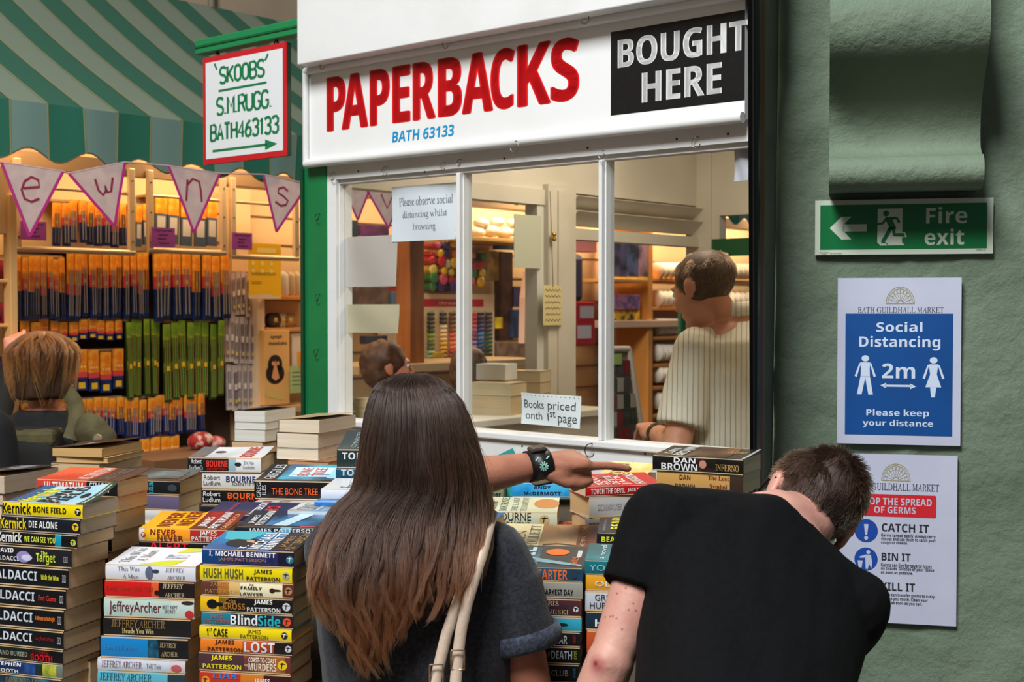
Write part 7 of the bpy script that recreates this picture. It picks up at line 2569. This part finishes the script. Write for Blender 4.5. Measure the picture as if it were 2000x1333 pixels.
for cx, fem in ((337, False), (830, True)):
    yo = 0 if not fem else 10
    a = q(cx, 668 + yo)
    mb.disc(P2, a[0], a[1], .031, .019, LB, 18)
    Q = lambda x, y: q(cx + x, y + yo)
    if not fem:
        mb.poly(P2, [Q(-38, 697), Q(38, 697), Q(32, 740), Q(34, 800), Q(-34, 800), Q(-32, 740)], LB)
        mb.poly(P2, [Q(-34, 796), Q(0, 796), Q(-2, 820), Q(-26, 930), Q(-60, 930)], LB)
        mb.poly(P2, [Q(0, 796), Q(34, 796), Q(57, 930), Q(24, 932), Q(2, 820)], LB)
    else:
        mb.poly(P2, [Q(-34, 697), Q(34, 697), Q(24, 770), Q(56, 862), Q(-58, 862), Q(-24, 770)], LB)
        mb.poly(P2, [Q(-24, 860), Q(22, 860), Q(10, 935), Q(-16, 935)], LB)
    for sg in (1, -1):
        mb.poly(P2, [Q(sg * 30, 697), Q(sg * 44, 704), Q(sg * 78, 796), Q(sg * 62, 804)], LB)
mb.poly(P2, [q(448, 862), q(490, 843), q(490, 884)], LB)
mb.poly(P2, [q(706, 868), q(664, 847), q(664, 888)], LB)
mb.rect(P2, q(480, 0)[0], q(675, 0)[0], q(0, 872)[1], q(0, 857)[1], LB)
fin()

mb, lay, fin, w, h = wall_panel('hygiene_poster', 1631, 1869, 890, 1221, .0012, PAPER, 'white poster with a red heading and blue round symbols behind the bending man', 'poster', xm=1800)
P1, P2, P3 = lay(1), lay(2), lay(3)
q = lambda x, y: ((x - 1631) / 238, (1221 - y) / 331)
P1m = lambda a, c: P1(a / w, c / h)
a = q(1750, 941)
fan(mb, P1m, a[0] * w, a[1] * h, 28 / 238 * w, 33 / 331 * h)
RD = mat((206, 34, 44), .45)
DK = mat((30, 32, 40), .6)
a, b = q(1671, 1012), q(1829, 968)
mb.rect(P1, a[0] + .015, b[0] - .015, a[1], b[1], RD)
mb.rect(lay(1.2), a[0], b[0], a[1] + .015, b[1] - .015, RD)
for cx in (a[0] + .015, b[0] - .015):
    for cy in (a[1] + .015, b[1] - .015):
        mb.disc(lay(1.1), cx, cy, .015, .0155, RD, 12)
for s, x0, x1, y0, y1, m, f in (('BATH GUILDHALL MARKET', 1666, 1834, 960, 946, NAVY, 'h'), ('STOP THE SPREAD', 1680, 1820, 989, 975, PAPER, 'b'), ('OF GERMS', 1708, 1789, 1005, 992, PAPER, 'b'),
                                ('CATCH IT', 1723, 1815, 1041, 1025, DK, 'b'), ('BIN IT', 1723, 1780, 1098, 1083, DK, 'b'), ('KILL IT', 1723, 1789, 1157, 1141, DK, 'b'),
                                ('Germs spread easily. Always carry', 1722, 1828, 1053, 1044.5, DK, 'b'), ('tissues and use them to catch your', 1722, 1828, 1060.5, 1052, DK, 'b'), ('cough or sneeze.', 1722, 1774, 1066.5, 1059.5, DK, 'b'),
                                ('Germs can live for several hours', 1722, 1821, 1110.5, 1102.5, DK, 'b'), ('on tissues. Dispose of your tissue', 1722, 1825.5, 1118, 1110, DK, 'b'), ('as soon as possible.', 1722, 1784.5, 1125.5, 1118, DK, 'b'),
                                ('Hands can transfer germs to every', 1722, 1827, 1169.5, 1161.5, DK, 'b'), ('surface you touch. Clean your', 1722, 1814, 1177.5, 1169.5, DK, 'b'), ('hands as soon as you can.', 1722, 1803, 1185, 1177.5, DK, 'b')):
    a, b = q(x0, y0), q(x1, y1)
    mb.text(P2, s, a[0], b[0], a[1], b[1], m, f)
CB = mat((20, 70, 160), .45)
for i, y in enumerate((1041, 1097, 1156)):
    a = q(1692.5, y)
    mb.disc(P1, a[0], a[1], 23 / 238, 23 / 331, CB, 32)
    if i == 0:
        mb.poly(P2, [q(1688, 1028), q(1697, 1028), q(1694.5, 1049), q(1690.5, 1049)], PAPER)
        mb.disc(P2, q(1692.5, 0)[0], q(0, 1055)[1], 4 / 238, 4 / 331, PAPER, 12)
    elif i == 1:
        mb.disc(P2, q(1697, 0)[0], q(0, 1083)[1], 4 / 238, 4 / 331, PAPER, 12)
        mb.poly(P2, [q(1691, 1088), q(1702, 1088), q(1705, 1104), q(1703, 1116), q(1699, 1106), q(1696, 1117), q(1692, 1116)], PAPER)
        mb.poly(P2, [q(1692, 1088), q(1680, 1092), q(1680, 1095), q(1692, 1094)], PAPER)
        mb.poly(P2, [q(1676, 1100), q(1686, 1100), q(1684, 1114), q(1678, 1114)], PAPER)
    else:
        mb.disc(P2, a[0], a[1], 10 / 238, 7 / 331, PAPER, 12)
fin()

# ---- papers on the kiosk glass
vP = .0365


def pane_paper(name, l, r, t, b, m, label, marks=None, v=vP, slant=0.0, cat='notice'):
    u0, u1 = K.pix(l, (t + b) / 2, v)[0], K.pix(r, (t + b) / 2, v)[0]
    z0, z1 = K.pix((l + r) / 2, b, v)[1], K.pix((l + r) / 2, t, v)[1]
    mb = MB()
    n = 10
    bow = lambda a, c: v + .0035 + .003 * math.sin(a * 5 + c * 3)
    vs = [(u0 + (u1 - u0) * i / n, bow(i / n, j / n) + (.0006 if k else 0), z0 + (z1 - z0) * j / n + slant * (i / n - .5)) for k in (0, 1) for j in range(n + 1) for i in range(n + 1)]
    N = (n + 1) ** 2
    fs = []
    for k in (0, 1):
        for j in range(n):
            for i in range(n):
                f = (k * N + j * (n + 1) + i, k * N + j * (n + 1) + i + 1, k * N + (j + 1) * (n + 1) + i + 1, k * N + (j + 1) * (n + 1) + i)
                fs.append(f if k == 0 else f[::-1])
    mb.add(vs, fs, m, True)
    P = lambda a, c: (u0 + a * (u1 - u0), bow(a, c) - .0005, z0 + c * (z1 - z0) + slant * (a - .5))
    if marks:
        marks(mb, P)
    return tag(mb.build(name, loc=K.w(0, 0, 0), rz=K.a), label, cat)


INKG = mat((74, 80, 92), .6)


def m_obs(mb, P):
    mb.text(P, 'Please observe social', .12, .95, .64, .80, INKG, 'h')
    mb.text(P, 'distancing whilst', .17, .87, .385, .555, INKG, 'h')
    mb.text(P, 'browsing', .33, .70, .16, .325, INKG, 'h')


pane_paper('window_notice', 763, 889, 361, 470, mat((226, 232, 242), .6), 'white printed notice about social distancing behind the left pane', m_obs)
OLDP = mat((196, 186, 172), .7)
pane_paper('paper_sheet', 676, 773, 461, 560, mat((188, 178, 172), .7), 'plain grey-beige paper sheet taped low on the left pane beside the jamb', cat='paper')
pane_paper('paper_strip', 673, 777, 595, 651, mat((190, 178, 150), .7), 'plain beige paper strip taped below the grey-beige sheet', cat='paper')
pane_paper('paper_sheet', 1432, 1461, 288, 353, mat((190, 190, 200), .7), 'bluish torn paper sheet at the top right corner of the right pane', cat='paper',
           marks=lambda mb, P: [mb.disc(P, .04, .05 + .045 * i, .02, .012, mat((60, 50, 46), .8), 6) for i in range(20)])


def m_price(mb, P):
    ink = mat((56, 58, 70), .6)
    mb.text(P, 'Books', .05, .40, .52, .78, ink, 'r')
    mb.text(P, 'priced', .47, .92, .44, .80, ink, 'r')
    mb.text(P, 'onth', .07, .36, .17, .42, ink, 'r')
    mb.text(P, '1', .455, .475, .16, .40, ink, 'r')
    mb.text(P, 'st', .50, .60, .28, .48, ink, 'r')
    mb.text(P, 'page', .64, .95, .04, .34, ink, 'r')
    for i in range(14):
        mb.disc(P, .05 + .07 * i, .93, .010, .016, mat((120, 110, 100), .7), 6)


pane_paper('price_note', 1016, 1132, 771, 833, mat((222, 228, 232), .6), 'white handwritten note with a perforated top edge about book prices on the middle pane', m_price, slant=-.002)
# papers on the side wall inside
for (nm, l, r, t, b, c, lab) in (('paper_sheet', 1004, 1057, 420, 524, (186, 190, 172), 'plain pale sheet taped on the kiosk side window beside the post'),):
    y = -.062
    a, za = S.pix(l, (t + b) / 2, y)[0], S.pix((l + r) / 2, t, y)[1]
    e, zb = S.pix(r, (t + b) / 2, y)[0], S.pix((l + r) / 2, b, y)[1]
    mb = MB()
    mb.box(a, e, y, y + .0015, zb, za, mat(c, .7))
    tag(mb.build(nm, loc=S.w(0, 0, 0), rz=S.a), lab, 'paper')
y = -.090
a, za = S.pix(1061, 600, y)[0], S.pix(1080, 558, y)[1]
e, zb = S.pix(1098, 600, y)[0], S.pix(1080, 636, y)[1]
tagp = empty('hanging_tag', 'cream handwritten tag hanging on a string from the kiosk inner post', 'tag', S.w(0, 0, 0), S.a)
mb = MB()
mb.box(a, e, y, y + .002, zb, za, mat((214, 200, 150), .6), bev=.0008)
P = lambda i, j: (a + i * (e - a), y - .0006, zb + j * (za - zb))
for k in range(6):
    yy_ = .88 - k * .15
    mb.stroke(P, [(.1 + .8 * i / 14, yy_ + .03 * math.sin(i * 2.1 + k)) for i in range(15)], .022, mat((110, 96, 70), .7))
mb.build('card', tagp)
uu, zt_s = S.pix(1076, 374, y)
mb = MB()
mb.tube([(uu - .005, y, zt_s), (uu + .002, y - .002, (zt_s + za) / 2), ((a + e) / 2, y - .001, za - .004)], .0016, mat((120, 100, 74), .8), 6)
mb.build('string', tagp)
ub_, zbr = S.pix(1081, 463, y)
mb = MB()
mb.lathe([(.0, -.016), (.008, -.014), (.009, -.006), (.004, 0), (.009, .006), (.008, .014), (0, .016)], mat((190, 150, 60), .25, .9), 14, Matrix.Translation((ub_, y - .002, zbr)))
mb.build('brass_bead', tagp)

# teal card tucked behind the raised arm
mb = MB()
a_, b_, c_ = at(972, 893, 3.02), at(997, 893, 3.02), at(997, 880, 3.02)
o_ = (a_ + b_) / 2
mb.box(-.03, .03, -.001, .001, -.10, .0, mat((40, 150, 150), .5), Matrix.Rotation(-.45, 4, 'Y'))
tag(mb.build('teal_card', loc=(c_.x - .022, c_.y, c_.z - .008)), 'teal card tucked upright behind the raised forearm', 'card')
